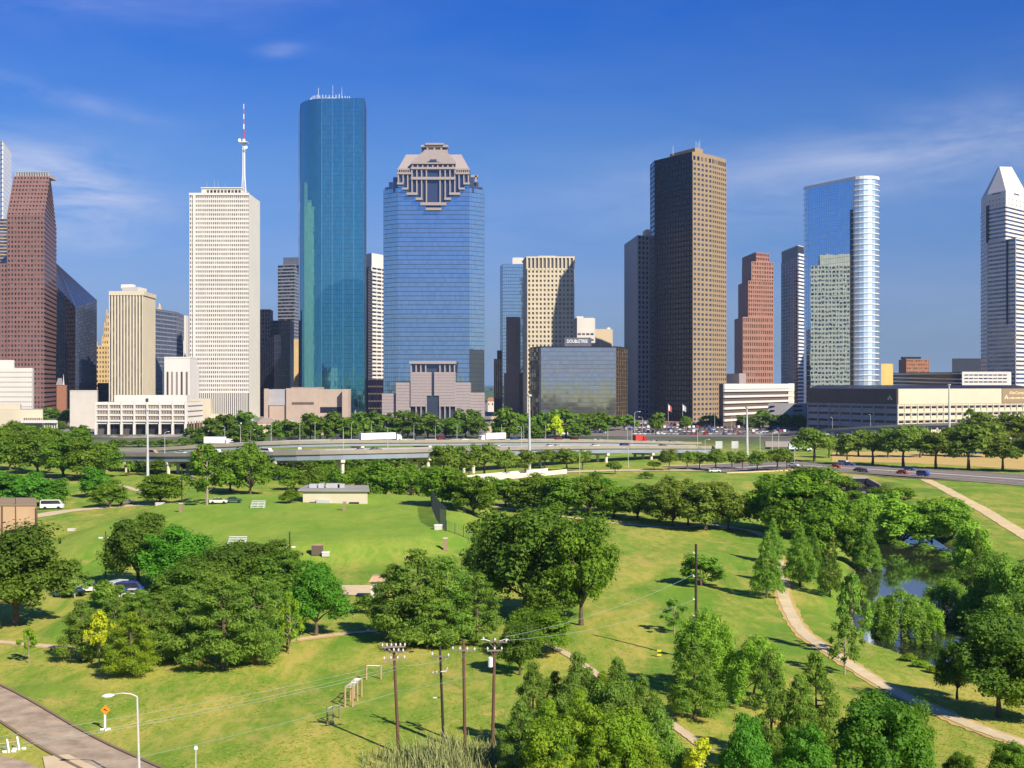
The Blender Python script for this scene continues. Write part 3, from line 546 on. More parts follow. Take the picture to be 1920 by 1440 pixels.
b = Bld('office_building', 'blank tan block right of the bright white one above the hotel', 1130, 1380, 'building', mats=dict(wall='beige_stone')); b.block(quadfoot((1116, 1380), (1147, 1380), (1149, 1400)), 0, PZ(617, 1380)); b.T['side_wing'].prism(quadfoot((1107, 1360), (1125, 1360), (1127, 1375)), 0, PZ(643, 1360)); b.T['tank'].tube([(PX(1140, 1385), 1385, PZ(617, 1380)), (PX(1140, 1385), 1385, PZ(614, 1380))], 2.5, 8); b.done(side_wing='cream_stone', tank='white_metal')
# 17 hotel
b = Bld('hotel', 'broad reflective glass hotel with bronze corner bays and letters on its roof', 1084, 1060, 'hotel', mats=dict(wall='brown_panel', window='glass_bronze', corner_window='glass_brown', pier='brown_panel', spandrel='brown_panel', floor_line='brown_panel', parapet='dark_panel'))
fh = [P2(993, 1085), P2(1013, 1050), P2(1155, 1050), P2(1176, 1085), (PX(1174, 1100), 1110), (PX(995, 1100), 1110)]; zt = PZ(651.5, 1050)
b.block(fh, 0, zt, {1: dict(nx=24, nz=18, pf=0, sf=0.12, dp=0.25, tilt=.0022, sep='floor_line')}, parapet=1.0)
for i in (0, 2): b.grid((*fh[i], 0), (*fh[i+1], 0), (*fh[i+1], zt), (*fh[i], zt), nx=5, nz=18, pf=0.08, sf=0.12, dp=0.3, tilt=.02, wall=False, pane='corner_window')
b.T['sign_house'].prism(quadfoot((1058.5, 1058), (1108, 1058), (1109, 1075)), zt, PZ(633, 1058)); b.T['corner_fin'].box((fh[1][0]-.2, 1049.6, zt/2), (1.6, 1.2, zt)); b.done(sign_house='sign_grey', corner_fin='navy_panel')
HOTEL = b.o
def letters(body, name, parent_root, loc, height, material, width=None, depth=0.25, rz=0.0):
    cu = bpy.data.curves.new(name, 'FONT'); cu.body = body; cu.size = 1.0; cu.extrude = 0.06; cu.offset = 0.012
    tmp = bpy.data.objects.new('tmp', cu); COL.objects.link(tmp); dg = bpy.context.evaluated_depsgraph_get(); me = bpy.data.meshes.new_from_object(tmp.evaluated_get(dg)); bpy.data.objects.remove(tmp); bpy.data.curves.remove(cu)
    v = np.array([q.co[:] for q in me.vertices]); mn, mxx = v.min(0), v.max(0); sc = height/(mxx[1]-mn[1]); sx = width/(mxx[0]-mn[0]) if width else sc
    for q in me.vertices:
        x, y, z = q.co; x = (x-mn[0])*sx; y = (y-mn[1])*sc; z = (z-mn[2])/(mxx[2]-mn[2])*depth
        q.co = (x*math.cos(rz)+z*math.sin(rz), x*math.sin(rz)-z*math.cos(rz), y)
    me.materials.clear(); me.materials.append(material)
    o = bpy.data.objects.new(name, me); COL.objects.link(o); o.parent = parent_root; WORLD[o] = WORLD[parent_root]; o.location = Vector(loc)-WORLD[parent_root]; return o
mat('letter_white', (0.85, 0.84, 0.82), 0.5, var=0.02); mat('letter_cream', (0.78, 0.66, 0.40), 0.5, var=0.02)
letters('DOUBLETREE', 'sign_lettering', HOTEL, (PX(1063, 1057.7), 1057.8, PZ(643, 1057)), PZ(636.6, 1057)-PZ(643, 1057), MATS['letter_white'], PX(1102, 1057)-PX(1063, 1057))
# 18 grey grid tower
b = Bld('office_tower', 'grey tower with square window grid and a blank side left of the dark tower', 1200, 1150, mats=dict(wall='slate_stone', pier='slate_stone', spandrel='slate_stone', window='glass_black', roof_box='cream_stone'))
zt = PZ(441, 1190); f = [P2(1170.5, 1270), P2(1195, 1190), P2(1230, 1202), P2(1215, 1280)]
b.block(f, 0, zt, {1: dict(nx=5, nz=37, pf=0.42, sf=0.42, dp=1.0)}); b.T['roof_box'].prism([P2(1211, 1212), P2(1221, 1214), P2(1222, 1230), P2(1205, 1230)], zt, PZ(430, 1212)); b.done()
# 19 dark tower
b = Bld('office_tower', 'tallest dark tower with a sunlit tan window-grid side right of centre', 1290, 1140, mats=dict(wall='tan_stone', pier='tan_stone', spandrel='tan_stone', window='glass_navy', shade_dark_window='glass_black', penthouse='tan_stone', antenna='white_metal', shade_dark_pier='dark_panel', shade_dark_wall='dark_panel', bevel_window='glass_blue'))
zt = PZ(284, 1100); f = [P2(1219.5, 1168), P2(1227.5, 1145), P2(1298, 1100), P2(1334.5, 1118), P2(1361, 1138), (170, 1185), (140, 1190)]
b.block(f, 0, zt, {2: dict(nx=5, nz=52, pf=0.42, sf=0.5, dp=0.6, v1=.965), 3: dict(nx=7, nz=52, pf=0.40, sf=0.5, dp=0.6, v1=.965), 4: dict(nx=8, nz=52, pf=.4, sf=.5, dp=.6, v1=.965)})
for i, key in ((0, 'bevel_window'), (1, 'shade_dark_window')):  # shade of the left face is put into its near-black pier and pane colours
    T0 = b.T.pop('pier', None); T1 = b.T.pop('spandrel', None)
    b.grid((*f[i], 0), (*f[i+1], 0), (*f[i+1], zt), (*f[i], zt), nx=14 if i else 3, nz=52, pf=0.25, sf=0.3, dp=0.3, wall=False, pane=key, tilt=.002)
    b.T['shade_dark_pier'].v += []; k0 = len(b.T['shade_dark_pier'].v)
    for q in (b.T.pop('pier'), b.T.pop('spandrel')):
        k0 = len(b.T['shade_dark_pier'].v); b.T['shade_dark_pier'].v += q.v; b.T['shade_dark_pier'].f += [tuple(x+k0 for x in ff) for ff in q.f]; b.T['shade_dark_pier'].r += q.r; b.T['shade_dark_pier'].m += q.m
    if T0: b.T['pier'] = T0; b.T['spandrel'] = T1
for k in range(12):
    a_, c_, n_ = (f[2], f[3], 5) if k < 5 else (f[3], f[4], 7); kk = k if k < 5 else k-5; u = (kk+.5)/n_
    o = outward(a_, c_); b.T['louver'].box((a_[0]+(c_[0]-a_[0])*u+o.x*.1, a_[1]+(c_[1]-a_[1])*u+o.y*.1, zt-6.5), (2.6 if k < 5 else 1.8, 0.5, 6), math.atan2(c_[1]-a_[1], c_[0]-a_[0]))
b.T['penthouse'].prism([P2(1256, 1150), P2(1303, 1118), P2(1318, 1126), P2(1270, 1165)], zt, PZ(279, 1118)+1)
for px, py in ((1262, 276), (1305, 268), (1309, 270), (1312, 266)): mast(b.T, px, 1140, zt+4, PZ(py-3, 1140), 0.2)
b.M['stuff'] = ('shade_dark_window', 'shade_dark_pier', 'bevel_window'); b.done(louver='glass_dark')
# building that shows only as a reflection in the curved mirror tower
b = Bld('office_tower', 'beige window-grid tower standing behind the tallest dark tower', 1280, 1270, mats=dict(wall='beige_stone', pier='beige_stone', spandrel='beige_stone', window='glass_dark'))
f = [(150, 1255), (168, 1231), (190, 1289), (165, 1297)]; b.block(f, 0, 166, {1: dict(nx=16, nz=34, pf=.4, sf=.5, dp=.6), 0: dict(nx=8, nz=34, pf=.4, sf=.5, dp=.6)}); b.block([(155, 1258), (173, 1246), (185, 1280), (165, 1288)], 166, 178); b.done()
# 20 stepped rose granite tower
b = Bld('office_tower', 'stepped rose granite tower between the dark tower and the mirror tower', 1415, 1400, mats=dict(wall='granite_rose', pier='granite_rose', spandrel='granite_rose', window='glass_amber', shade_wall='granite_red'))
for k, (l, c_, r_, t, nz_) in enumerate(((1377, 1392, 1448.6, 594, 16), (1384, 1402, 1449.2, 526, 26), (1391, 1408, 1449.8, 490, 28), (1391.5, 1416, 1440.5, 473, 30))):
    D0 = 1380+k*4; f = [P2(l, D0+60), P2(c_, D0), P2(r_, D0+14), P2(r_-6, D0+80)]; zt = PZ(t, D0)
    b.block(f, 0, zt, {1: dict(nx=(14, 12, 9, 8)[k], nz=nz_+(0, 4, 8, 8)[k], pf=.45, sf=.42, dp=.8 if k < 3 else 1.2)})
b.done()
# 21 narrow balcony tower
b = Bld('office_tower', 'narrow dark banded tower with white balcony edges left of the mirror tower', 1485, 1430, mats=dict(wall='navy_panel', window='glass_navy', pier='navy_panel', balcony='white_metal', spandrel='grey_stone'))
f = [P2(1465.5, 1475), P2(1496, 1405), P2(1507, 1420), P2(1485, 1490)]; zt = PZ(461, 1405)
b.block(f, 0, zt, {0: dict(nx=10, nz=44, pf=.08, sf=.25, dp=.5, v1=.93), 1: dict(nx=2, nz=44, pf=0, sf=.5, dp=1.4, sep='balcony', v1=.95)}, parapet=1.0); b.done()
# 22 curved mirror tower
b = Bld('office_tower', 'rounded blue mirror-glass tower with thin white floor fins', 1575, 1230, mats=dict(wall='navy_panel', window='glass_mirror', end_window='glass_silver', floor_fin='white_metal', pier='navy_panel', cornice='white_metal', dark_slot='glass_black'))
zt = PZ(332, 1200)
p0, p1 = Vector((*P2(1512, 1256), 0)), Vector((*P2(1597, 1200), 0))
nrm = outward(p0, p1); d = (p1-p0).normalized()
curve = []; Rr = 14.8; cc = p1-nrm*Rr
aa = math.atan2(nrm.y, nrm.x)
for k in range(1, 11): curve.append((cc.x+math.cos(aa+math.radians(16*k))*Rr, cc.y+math.sin(aa+math.radians(16*k))*Rr))
back = Vector((*curve[-1], 0))-d*(p1-p0).length
cl_ = []; c2 = p0-nrm*Rr*.6
for k in range(1, 6): cl_.append((c2.x+math.cos(aa+math.radians(180+34*k+10))*Rr*.6, c2.y+math.sin(aa+math.radians(180+34*k+10))*Rr*.6))
foot = [tuple(p0[:2]), tuple(p1[:2])]+curve+cl_
NZ = 44
b.block(foot, 0, zt-3, {0: dict(nx=20, nz=NZ, pf=.03, sf=0, dp=.12, tilt=.0016)})
n = len(foot)
for i in range(1, n):
    p, q = foot[i], foot[(i+1) % n]
    if i <= 9 or i >= n-4: b.grid((*p, 0), (*q, 0), (*q, zt-3), (*p, zt-3), nx=2, nz=NZ, pf=.0, sf=0, dp=.1, wall=False, pane='end_window', tilt=.003)
for j in range(1, NZ):
    z = (zt-3)*j/NZ; T = b.T[('floor_fin', j)]
    for i in range(n):
        p, q = Vector((*foot[i], 0)), Vector((*foot[(i+1) % n], 0)); o = outward(p, q); w = 0.35 if i == 0 else 0.8; h = 0.28 if i == 0 else 0.75
        T.hexa([(*(p-o*.1)[:2], z), (*(p+o*w)[:2], z), (*(q+o*w)[:2], z), (*(q-o*.1)[:2], z), (*(p-o*.1)[:2], z+h), (*(p+o*w)[:2], z+h), (*(q+o*w)[:2], z+h), (*(q-o*.1)[:2], z+h)])
cen = Vector((sum(p[0] for p in foot)/n, sum(p[1] for p in foot)/n, 0))
b.T['cornice'].prism([tuple((Vector((*p, 0))+(Vector((*p, 0))-cen).normalized()*1.0)[:2]) for p in foot], zt-3, zt, bottom=True)
b.T['dark_slot'].box((p1.x+nrm.x*.1, p1.y+nrm.y*.1, zt/2-12), (3.2, 1.2, zt-40), math.atan2(d.y, d.x))
b.M['stuff'] = ('end_window',); b.done()
# 23 small blocks and decks on the right
for nm, lab, l, r_, t, D0, mt in (('office_building', 'plain yellow block beside the curved mirror tower', 1652, 1673.5, 682, 1150, 'yellow_stucco'), ('office_building', 'distant dark blue block left of the pyramid-topped tower', 1785, 1846, 672, 1500, 'navy_panel')):
    b = Bld(nm, lab, (l+r_)/2, D0, 'building', mats=dict(wall=mt)); b.block(quadfoot((l, D0), (r_, D0), (r_+1, D0+20)), 0, PZ(t, D0)); b.done()
b = Bld('office_building', 'brown brick block with a shaded left side above the parking decks', 1715, 1520, 'building', mats=dict(wall='brick', spandrel='brick', pier='brick', window='glass_amber', roof_box='dark_panel'))
b.block([P2(1685, 1560), P2(1699, 1500), P2(1742, 1505), P2(1735, 1570)], 0, PZ(673, 1500), {1: dict(nx=10, nz=14, pf=.3, sf=.55, dp=.4)}); b.T['roof_box'].box((PX(1708, 1530), 1530, PZ(671.5, 1530)), (22, 10, 3)); b.done()
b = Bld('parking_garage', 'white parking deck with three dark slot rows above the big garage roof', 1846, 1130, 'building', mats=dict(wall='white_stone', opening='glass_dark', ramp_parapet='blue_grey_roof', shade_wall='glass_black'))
D = 1120; b.block([P2(1804, D), P2(1893, D), P2(1896, D+30), P2(1810, D+30)], 0, PZ(697, D))
for j, py in enumerate((703, 709.5, 716)):
    for k in range(9): b.T[('opening', j, k)].box((PX(1812+k*9, D), D-.05, PZ(py, D)), (3.6, 0.3, 1.0))
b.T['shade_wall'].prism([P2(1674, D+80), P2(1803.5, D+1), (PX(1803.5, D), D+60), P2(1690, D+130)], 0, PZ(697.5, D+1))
for j in range(4):
    for k in range(8):
        u0, u1 = k/8, (k+1)/8; pa = Vector((PX(1674, D+80), D+80, 0)).lerp(Vector((PX(1803.5, D+1), D+1, 0)), u0); pb = Vector((PX(1674, D+80), D+80, 0)).lerp(Vector((PX(1803.5, D+1), D+1, 0)), u1)
        za = PZ(699+j*7+(u0*4 if j else 0), D)+0; zb_ = PZ(699+j*7+(u1*4 if j else 0), D); o = outward(pa, pb)
        b.T[('ramp_parapet', j, k)].hexa([(pa.x, pa.y, za-1.2), (pa.x+o.x, pa.y+o.y, za-1.2), (pb.x+o.x, pb.y+o.y, zb_-1.2), (pb.x, pb.y, zb_-1.2), (pa.x, pa.y, za), (pa.x+o.x, pa.y+o.y, za), (pb.x+o.x, pb.y+o.y, zb_), (pb.x, pb.y, zb_)])
b.done()
# 24 pyramid-topped tower
b = Bld('office_tower', 'pale octagonal tower with a pyramid cap at the right edge', 1885, 1230, mats=dict(wall='pale_concrete', spandrel='white_stone', pier='white_stone', window='glass_navy', slot='glass_black', pyramid='white_stone', collar='white_stone', porthole='glass_dark'))
ft = [P2(1839.5, 1250), P2(1851, 1215), P2(1886, 1190), P2(1925, 1225), P2(1934, 1265), (PX(1925, 1290), 1300), (PX(1850, 1290), 1300)]
zt = PZ(385, 1190); g = dict(nz=52, pf=0, sf=.55, dp=.5)
b.block(ft, 0, zt, {0: dict(nx=4, **g), 1: dict(nx=10, **g), 2: dict(nx=12, **g), 3: dict(nx=5, **g)})
fl = [P2(1853, 1209), P2(1905, 1172), P2(1960, 1220), P2(1935, 1240)]; b.block(fl, 0, PZ(446, 1172), {0: dict(nx=12, nz=42, pf=.03, sf=.55, dp=.4), 1: dict(nx=12, nz=42, pf=0, sf=.55, dp=.4)})
b.T['slot'].box((PX(1851.5, 1213), 1213, (PZ(386, 1213)+PZ(455, 1213))/2), (1.9, 1.9, PZ(386, 1213)-PZ(455, 1213)), .4); b.T['slot'].box((PX(1889, 1182), 1182.4, (PZ(450, 1182)+PZ(608, 1182))/2), (1.8, 1.6, PZ(450, 1182)-PZ(608, 1182)), -.6)
zc = PZ(357, 1190); b.T['collar'].prism(ft, zt, zc)
for a_, c_ in ((ft[1], ft[2]), (ft[2], ft[3])):
    o = outward(a_, c_); rz = math.atan2(c_[1]-a_[1], c_[0]-a_[0])
    for k in range(5):
        u = .14+.18*k
        for zz in (zt+2.5, zt+7): b.T['porthole'].box((a_[0]+(c_[0]-a_[0])*u, a_[1]+(c_[1]-a_[1])*u, zz), (1.1, 0.5, 1.1), rz)
    b.T['porthole'].box(((a_[0]+c_[0])/2, (a_[1]+c_[1])/2, zc-1.2), (12, .5, 1.0), rz)
tp = [P2(1870, 1240), P2(1871.5, 1235), P2(1874, 1230), P2(1897, 1232), P2(1898, 1238), P2(1897, 1248), P2(1872, 1248)]; zp = PZ(313, 1232)
for i in range(7): b.T['pyramid'].quad((*ft[i], zc), (*ft[(i+1) % 7], zc), (*tp[(i+1) % 7], zp), (*tp[i], zp))
b.T['pyramid'].poly([(*p, zp) for p in tp]); b.done()
# 25 white banded deck, 26 grey garage, 27 long garage
b = Bld('parking_garage', 'long cream parking deck with dark horizontal bands right of the dark tower', 1425, 1010, 'building', mats=dict(wall='brown_panel', parapet_band='white_stone', end_wall='cream_stone'))
fa, fb = P2(1356, 955), P2(1487, 1075); zt = PZ(719.5, 990)
b.T['wall'].prism([fa, fb, (PX(1480, 1095), 1098), (PX(1350, 985), 990)], 0, zt)
pa, pb = Vector((*fa, 0)), Vector((*fb, 0)); o = outward(fa, fb)
for j in range(7):
    z = zt*(1-j/7.4); h = 4.2 if j == 0 else 1.7; T = b.T[('parapet_band', j)]; w = 1.2
    T.hexa([(pa.x, pa.y, z-h), (pa.x+o.x*w, pa.y+o.y*w, z-h), (pb.x+o.x*w, pb.y+o.y*w, z-h), (pb.x, pb.y, z-h), (pa.x, pa.y, z), (pa.x+o.x*w, pa.y+o.y*w, z), (pb.x+o.x*w, pb.y+o.y*w, z), (pb.x, pb.y, z)])
b.T['end_wall'].prism([P2(1478, 1064), P2(1489, 1074), P2(1487, 1090), P2(1478, 1090)], 0, zt+.3); b.done()
b = Bld('office_building', 'tan rooftop block rising behind the cream parking deck', 1378, 1300, 'building', mats=dict(wall='pink_granite')); b.block([P2(1361, 1340), P2(1386, 1280), P2(1399, 1290), P2(1392, 1350)], 0, PZ(700, 1280)); b.done()
b = Bld('parking_garage', 'small grey garage with open decks beside the brown-topped garage', 1480, 930, 'building', mats=dict(wall='grey_stone', opening='glass_black'))
D = 925; b.block(quadfoot((1440, D), (1512, D-8), (1514, D+20)), 0, PZ(757, D))
for j, py in enumerate((762, 770, 779, 787)):
    b.T[('opening', j)].box((PX(1453, D), D-1.2, PZ(py, D)), (8.0, .4, 1.2)); 
    if j < 2: b.T[('opening', j, 1)].box((PX(1499, D-7), D-6.9, PZ(py-.5, D-6)), (9.5, .5, 1.2))
b.done()
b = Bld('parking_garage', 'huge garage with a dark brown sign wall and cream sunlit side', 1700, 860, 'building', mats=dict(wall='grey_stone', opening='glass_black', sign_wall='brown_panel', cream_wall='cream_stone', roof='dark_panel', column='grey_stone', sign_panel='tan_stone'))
cA, cB, cC = P2(1515, 868), P2(1683, 800), P2(1960, 870); zt = PZ(729, 800); zm = PZ(758, 800)
A3, B3, C3 = Vector((*cA, 0)), Vector((*cB, 0)), Vector((*cC, 0)); oA, oB = outward(cA, cB), outward(cB, cC)
bk = [P2(1960, 1010), P2(1560, 1010)]
b.T['wall'].prism([cA, cB, cC]+bk, 0, zm, cap=False)
def panel(key, p, q, z0, z1, o, w): b.T[key].hexa([(p.x, p.y, z0), (p.x+o.x*w, p.y+o.y*w, z0), (q.x+o.x*w, q.y+o.y*w, z0), (q.x, q.y, z0), (p.x, p.y, z1), (p.x+o.x*w, p.y+o.y*w, z1), (q.x+o.x*w, q.y+o.y*w, z1), (q.x, q.y, z1)])
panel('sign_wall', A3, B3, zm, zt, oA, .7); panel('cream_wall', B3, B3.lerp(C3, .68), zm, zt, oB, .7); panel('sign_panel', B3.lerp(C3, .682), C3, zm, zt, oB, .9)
b.T['roof'].poly([(*cA, zt-.2), (*cB, zt-.2), (*cC, zt-.2), *[(*p, zt-.2) for p in bk]]); hx = [(PX(1535, 930), 935, zt+2.2), (PX(1900, 910), 905, zt+2.2), (PX(1935, 1000), 1000, zt+2.2), (PX(1575, 1000), 1000, zt+2.2)]; lo4 = [(*cA, zt-.15), (*cC, zt-.15), (*bk[0], zt-.15), (*bk[1], zt-.15)]
lo4[0:1] = [(*cA, zt-.15)]
b.T[('roof_slope', 0)].quad((*cA, zt-.1), (*cB, zt-.1), hx[1], hx[0]); b.T[('roof_slope', 1)].poly([(*cB, zt-.1), (*cC, zt-.1), hx[1]]); b.T[('roof_slope', 2)].quad(*hx)
for (p, q, n_, o, nm) in ((A3, B3, 8, oA, 'a'), (B3, C3, 24, oB, 'b')):
    rz = math.atan2(q.y-p.y, q.x-p.x); L = (q-p).length
    for j in range(4):
        z = zm-2.2-j*(zm-1.0)/4.2
        for k in range(n_):
            m_ = p.lerp(q, (k+.5)/n_)+o*.02; b.T[('opening', nm, j, k)].box((m_.x, m_.y, z), (L/n_*(.82 if nm == 'a' else .66), .5, 1.5 if nm == 'a' else 1.25), rz)
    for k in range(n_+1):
        m_ = p.lerp(q, k/n_)+o*.3; b.T['column' if nm == 'a' else 'cream_column'].box((m_.x, m_.y, zm/2), (.7, .7, zm), rz)  # left columns and edges greyed to hold the shade, sunlit side cream
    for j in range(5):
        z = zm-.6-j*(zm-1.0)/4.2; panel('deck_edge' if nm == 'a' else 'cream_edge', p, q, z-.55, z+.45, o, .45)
lg = B3.lerp(C3, 0.0)
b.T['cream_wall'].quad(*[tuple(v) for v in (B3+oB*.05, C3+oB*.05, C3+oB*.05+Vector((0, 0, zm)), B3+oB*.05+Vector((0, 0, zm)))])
b.T['ground_awning'].box((A3.lerp(B3, .12).x, A3.lerp(B3, .12).y-1.2, 2.0), (16, 2, 2.2), math.atan2(B3.y-A3.y, B3.x-A3.x))
def leaf_mark(p, q, u, o, h, key, wz):
    m_ = p.lerp(q, u)+o*1.0; d_ = (q-p).normalized(); zc_ = wz
    for (dx, dz, w_, hh) in ((0, 0, .45, .5), (-.28, -.28, .38, .42), (.28, -.28, .38, .42)):
        c_ = m_+d_*dx*h+Vector((0, 0, zc_+dz*h)); b.T[key].poly([tuple(c_+d_*(-w_/2*h)-Vector((0, 0, hh/2*h))), tuple(c_+d_*(w_/2*h)-Vector((0, 0, hh/2*h))), tuple(c_+Vector((0, 0, hh/2*h)))])
leaf_mark(A3, B3, .93, oA, 4.6, 'tree_emblem', (zt+zm)/2); leaf_mark(B3, C3, .712, oB, 4.4, 'tree_emblem', (zt+zm)/2)
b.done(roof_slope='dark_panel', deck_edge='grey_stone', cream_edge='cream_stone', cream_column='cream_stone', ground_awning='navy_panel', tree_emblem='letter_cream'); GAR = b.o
s0 = B3.lerp(C3, .73)+oB*.95; rzg = math.atan2(C3.y-B3.y, C3.x-B3.x)
letters('AllenCenter Parking', 'sign_lettering', GAR, (s0.x, s0.y, (zt+zm)/2+.2), 2.9, MATS['letter_cream'], 25.5, .2, rzg)
t = MB()
for k in range(18):
    q = s0+(C3-B3).normalized()*(k*1.45+.6); t.box((q.x, q.y, (zt+zm)/2-1.6), (1.0 if k % 4 else .5, .2, 1.1), rzg)
t.build('sign_lettering', MATS['letter_cream'], GAR)
# ------------------------------------------------------------------ ground, water, roads, paths
def ground_mat():
    m = bpy.data.materials.new('grass_ground'); m.use_nodes = True; t = m.node_tree; b = t.nodes['Principled BSDF']
    b.inputs['Roughness'].default_value = 0.95; b.inputs['Specular IOR Level'].default_value = 0.1
    g = nd(t, 'ShaderNodeNewGeometry')
    def noise(scale, det=6, rough=.6, vec=None, dist=0):
        n = nd(t, 'ShaderNodeTexNoise'); n.inputs['Scale'].default_value = scale; n.inputs['Detail'].default_value = det; n.inputs['Roughness'].default_value = rough; n.inputs['Distortion'].default_value = dist
        t.links.new(vec or g.outputs['Position'], n.inputs['Vector']); return n.outputs[0]
    def rng_(x, a, b_):
        r = nd(t, 'ShaderNodeMapRange'); r.inputs[1].default_value = a; r.inputs[2].default_value = b_; t.links.new(x, r.inputs[0]); return r.outputs[0]
    def mix(f, a, b_):
        x = nd(t, 'ShaderNodeMix', data_type='RGBA')
        if isinstance(f, float): x.inputs[0].default_value = f
        else: t.links.new(f, x.inputs[0])
        for i, c in ((6, a), (7, b_)):
            if isinstance(c, tuple): x.inputs[i].default_value = (*c, 1)
            else: t.links.new(c, x.inputs[i])
        return x.outputs[2]
    mp = nd(t, 'ShaderNodeMapping'); mp.inputs['Rotation'].default_value = (0, 0, 0.5); mp.inputs['Scale'].default_value = (1, 0.35, 1); t.links.new(g.outputs['Position'], mp.inputs[0])
    fine = noise(1.1, 9, .75); mid = noise(0.13, 9, .72, mp.outputs[0], .8); big = noise(0.022, 6, .6, None, .8); dry = noise(0.050, 10, .70, mp.outputs[0], 1.2); blot = noise(0.55, 9, .78, mp.outputs[0], .6)
    lush = mix(rng_(mid, .36, .64), (0.095, 0.225, 0.020), (0.185, 0.315, 0.030))
    yel = mix(rng_(blot, .40, .60), (0.26, 0.33, 0.042), (0.50, 0.41, 0.095))
    c = mix(rng_(big, .42, .62), lush, mix(rng_(blot, .35, .65), lush, yel))
    c = mix(rng_(dry, .47, .61), c, yel)
    c = mix(mathn(t, 'MULTIPLY', rng_(noise(0.09, 9, .72, None, 1.5), .55, .68), 0.8), c, (0.56, 0.37, 0.13))
    c = mix(mathn(t, 'MULTIPLY', rng_(blot, .54, .66), .30), c, (0.080, 0.185, 0.018))
    c = mix(mathn(t, 'MULTIPLY', rng_(fine, .42, .72), .22), c, (0.060, 0.115, 0.012))
    sx = nd(t, 'ShaderNodeSeparateXYZ'); t.links.new(g.outputs['Position'], sx.inputs[0])
    # the raised lawn is mown and watered: a more even fresh green
    ex = mathn(t, 'POWER', mathn(t, 'ABSOLUTE', mathn(t, 'DIVIDE', mathn(t, 'ADD', sx.outputs[0], 52.0), 50.0)), 4.0); ey = mathn(t, 'POWER', mathn(t, 'ABSOLUTE', mathn(t, 'DIVIDE', mathn(t, 'SUBTRACT', sx.outputs[1], 292.0), 66.0)), 4.0)
    lawn = mathn(t, 'SUBTRACT', 1.25, mathn(t, 'ADD', ex, ey), True)
    even = mix(rng_(mid, .3, .7), (0.150, 0.290, 0.026), (0.250, 0.360, 0.045))
    c = mix(mathn(t, 'MULTIPLY', lawn, 0.72), c, even)
    far = rng_(sx.outputs[1], 600.0, 760.0)
    c = mix(far, c, mix(rng_(noise(0.02, 5), .4, .6), (0.13, 0.13, 0.10), (0.07, 0.10, 0.04)))
    vfar = rng_(sx.outputs[1], 1600.0, 2500.0); c = mix(vfar, c, (0.045, 0.085, 0.045))
    near = mathn(t, 'MULTIPLY', rng_(sx.outputs[1], 185.0, 125.0), rng_(dry, .40, .56)); c = mix(mathn(t, 'MULTIPLY', near, .55), c, mix(rng_(blot, .4, .6), (0.33, 0.34, 0.05), (0.56, 0.44, 0.11)))
    # bare earth on the steep, wet foot of the banks
    bank_ = rng_(sx.outputs[2], -1.7, -2.7); c = mix(bank_, c, (0.07, 0.05, 0.03))
    t.links.new(c, b.inputs['Base Color'])
    bp = nd(t, 'ShaderNodeBump'); bp.inputs['Strength'].default_value = 0.5; bp.inputs['Distance'].default_value = 0.25; t.links.new(noise(2.2, 9, .75), bp.inputs['Height']); t.links.new(bp.outputs[0], b.inputs['Normal'])
    return m
GM = ground_mat(); MATS['grass_ground'] = GM
def axis(lo, hi, step, far, lim0):
    a = list(np.arange(lo, hi+step/2, step)); s = step; x = a[-1]
    while x < far: s *= 1.35; x += s; a.append(x)
    s = step; x = a[0]; pre = []
    while x > -lim0: s *= 1.35; x -= s; pre.append(x)
    return np.array(pre[::-1]+a)
xs = axis(-190, 210, 2.0, 30000, 30000); ys = axis(70, 560, 2.0, 45000, 20000)
gx, gy = np.meshgrid(xs, ys); gz = hgt(gx, gy)
nx_, ny_ = len(xs), len(ys)
me = bpy.data.meshes.new('ground')
vv = np.stack([gx.ravel(), gy.ravel(), gz.ravel()], 1)
ii = (np.arange(ny_-1)[:, None]*nx_+np.arange(nx_-1)[None, :]).ravel()
ff = np.stack([ii, ii+1, ii+nx_+1, ii+nx_], 1)
me.from_pydata(vv.tolist(), [], ff.tolist()); me.materials.append(GM); me.polygons.foreach_set('use_smooth', np.ones(len(ff), bool))
o = bpy.data.objects.new('ground', me); COL.objects.link(o); o['kind'] = 'structure'; o['label'] = 'park lawns mottled green and dry yellow running to the horizon'

mat('asphalt', (0.37, 0.285, 0.195), 0.9, var=0.34, scale=0.45, bump=.1); mat('old_asphalt', (0.20, 0.17, 0.145), 0.9, var=0.15); mat('path_concrete', (0.60, 0.465, 0.29), 0.9, var=0.14, scale=.3); mat('deck_asphalt', (0.12, 0.115, 0.105), 0.9, var=.3, scale=.1); mat('trail', (0.60, 0.485, 0.29), 0.9, var=.16, scale=.5, col2=None); mat('sand', (0.66, 0.51, 0.27), 0.95, var=0.1); mat('kerb_stone', (0.23, 0.165, 0.10), 0.9)
mat('city_paving', (0.20, 0.19, 0.175), 0.9, var=0.2, scale=.05); mat('dry_earth', (0.62, 0.39, 0.13), 0.95, col2=(0.42, 0.34, 0.11), scale=.09); mat('white_line', (0.72, 0.70, 0.62), 0.7, var=.1)
def smooth_line(pts, n=8):
    pts = [Vector(p) for p in pts]; out = []
    P = [pts[0]*2-pts[1]]+pts+[pts[-1]*2-pts[-2]]
    for i in range(1, len(P)-2):
        for k in range(n):
            t = k/n; a, b_, c, d = P[i-1], P[i], P[i+1], P[i+2]
            out.append(0.5*((2*b_)+(c-a)*t+(2*a-5*b_+4*c-d)*t*t+(3*b_-a-3*c+d)*t*t*t))
    return out+[pts[-1]]
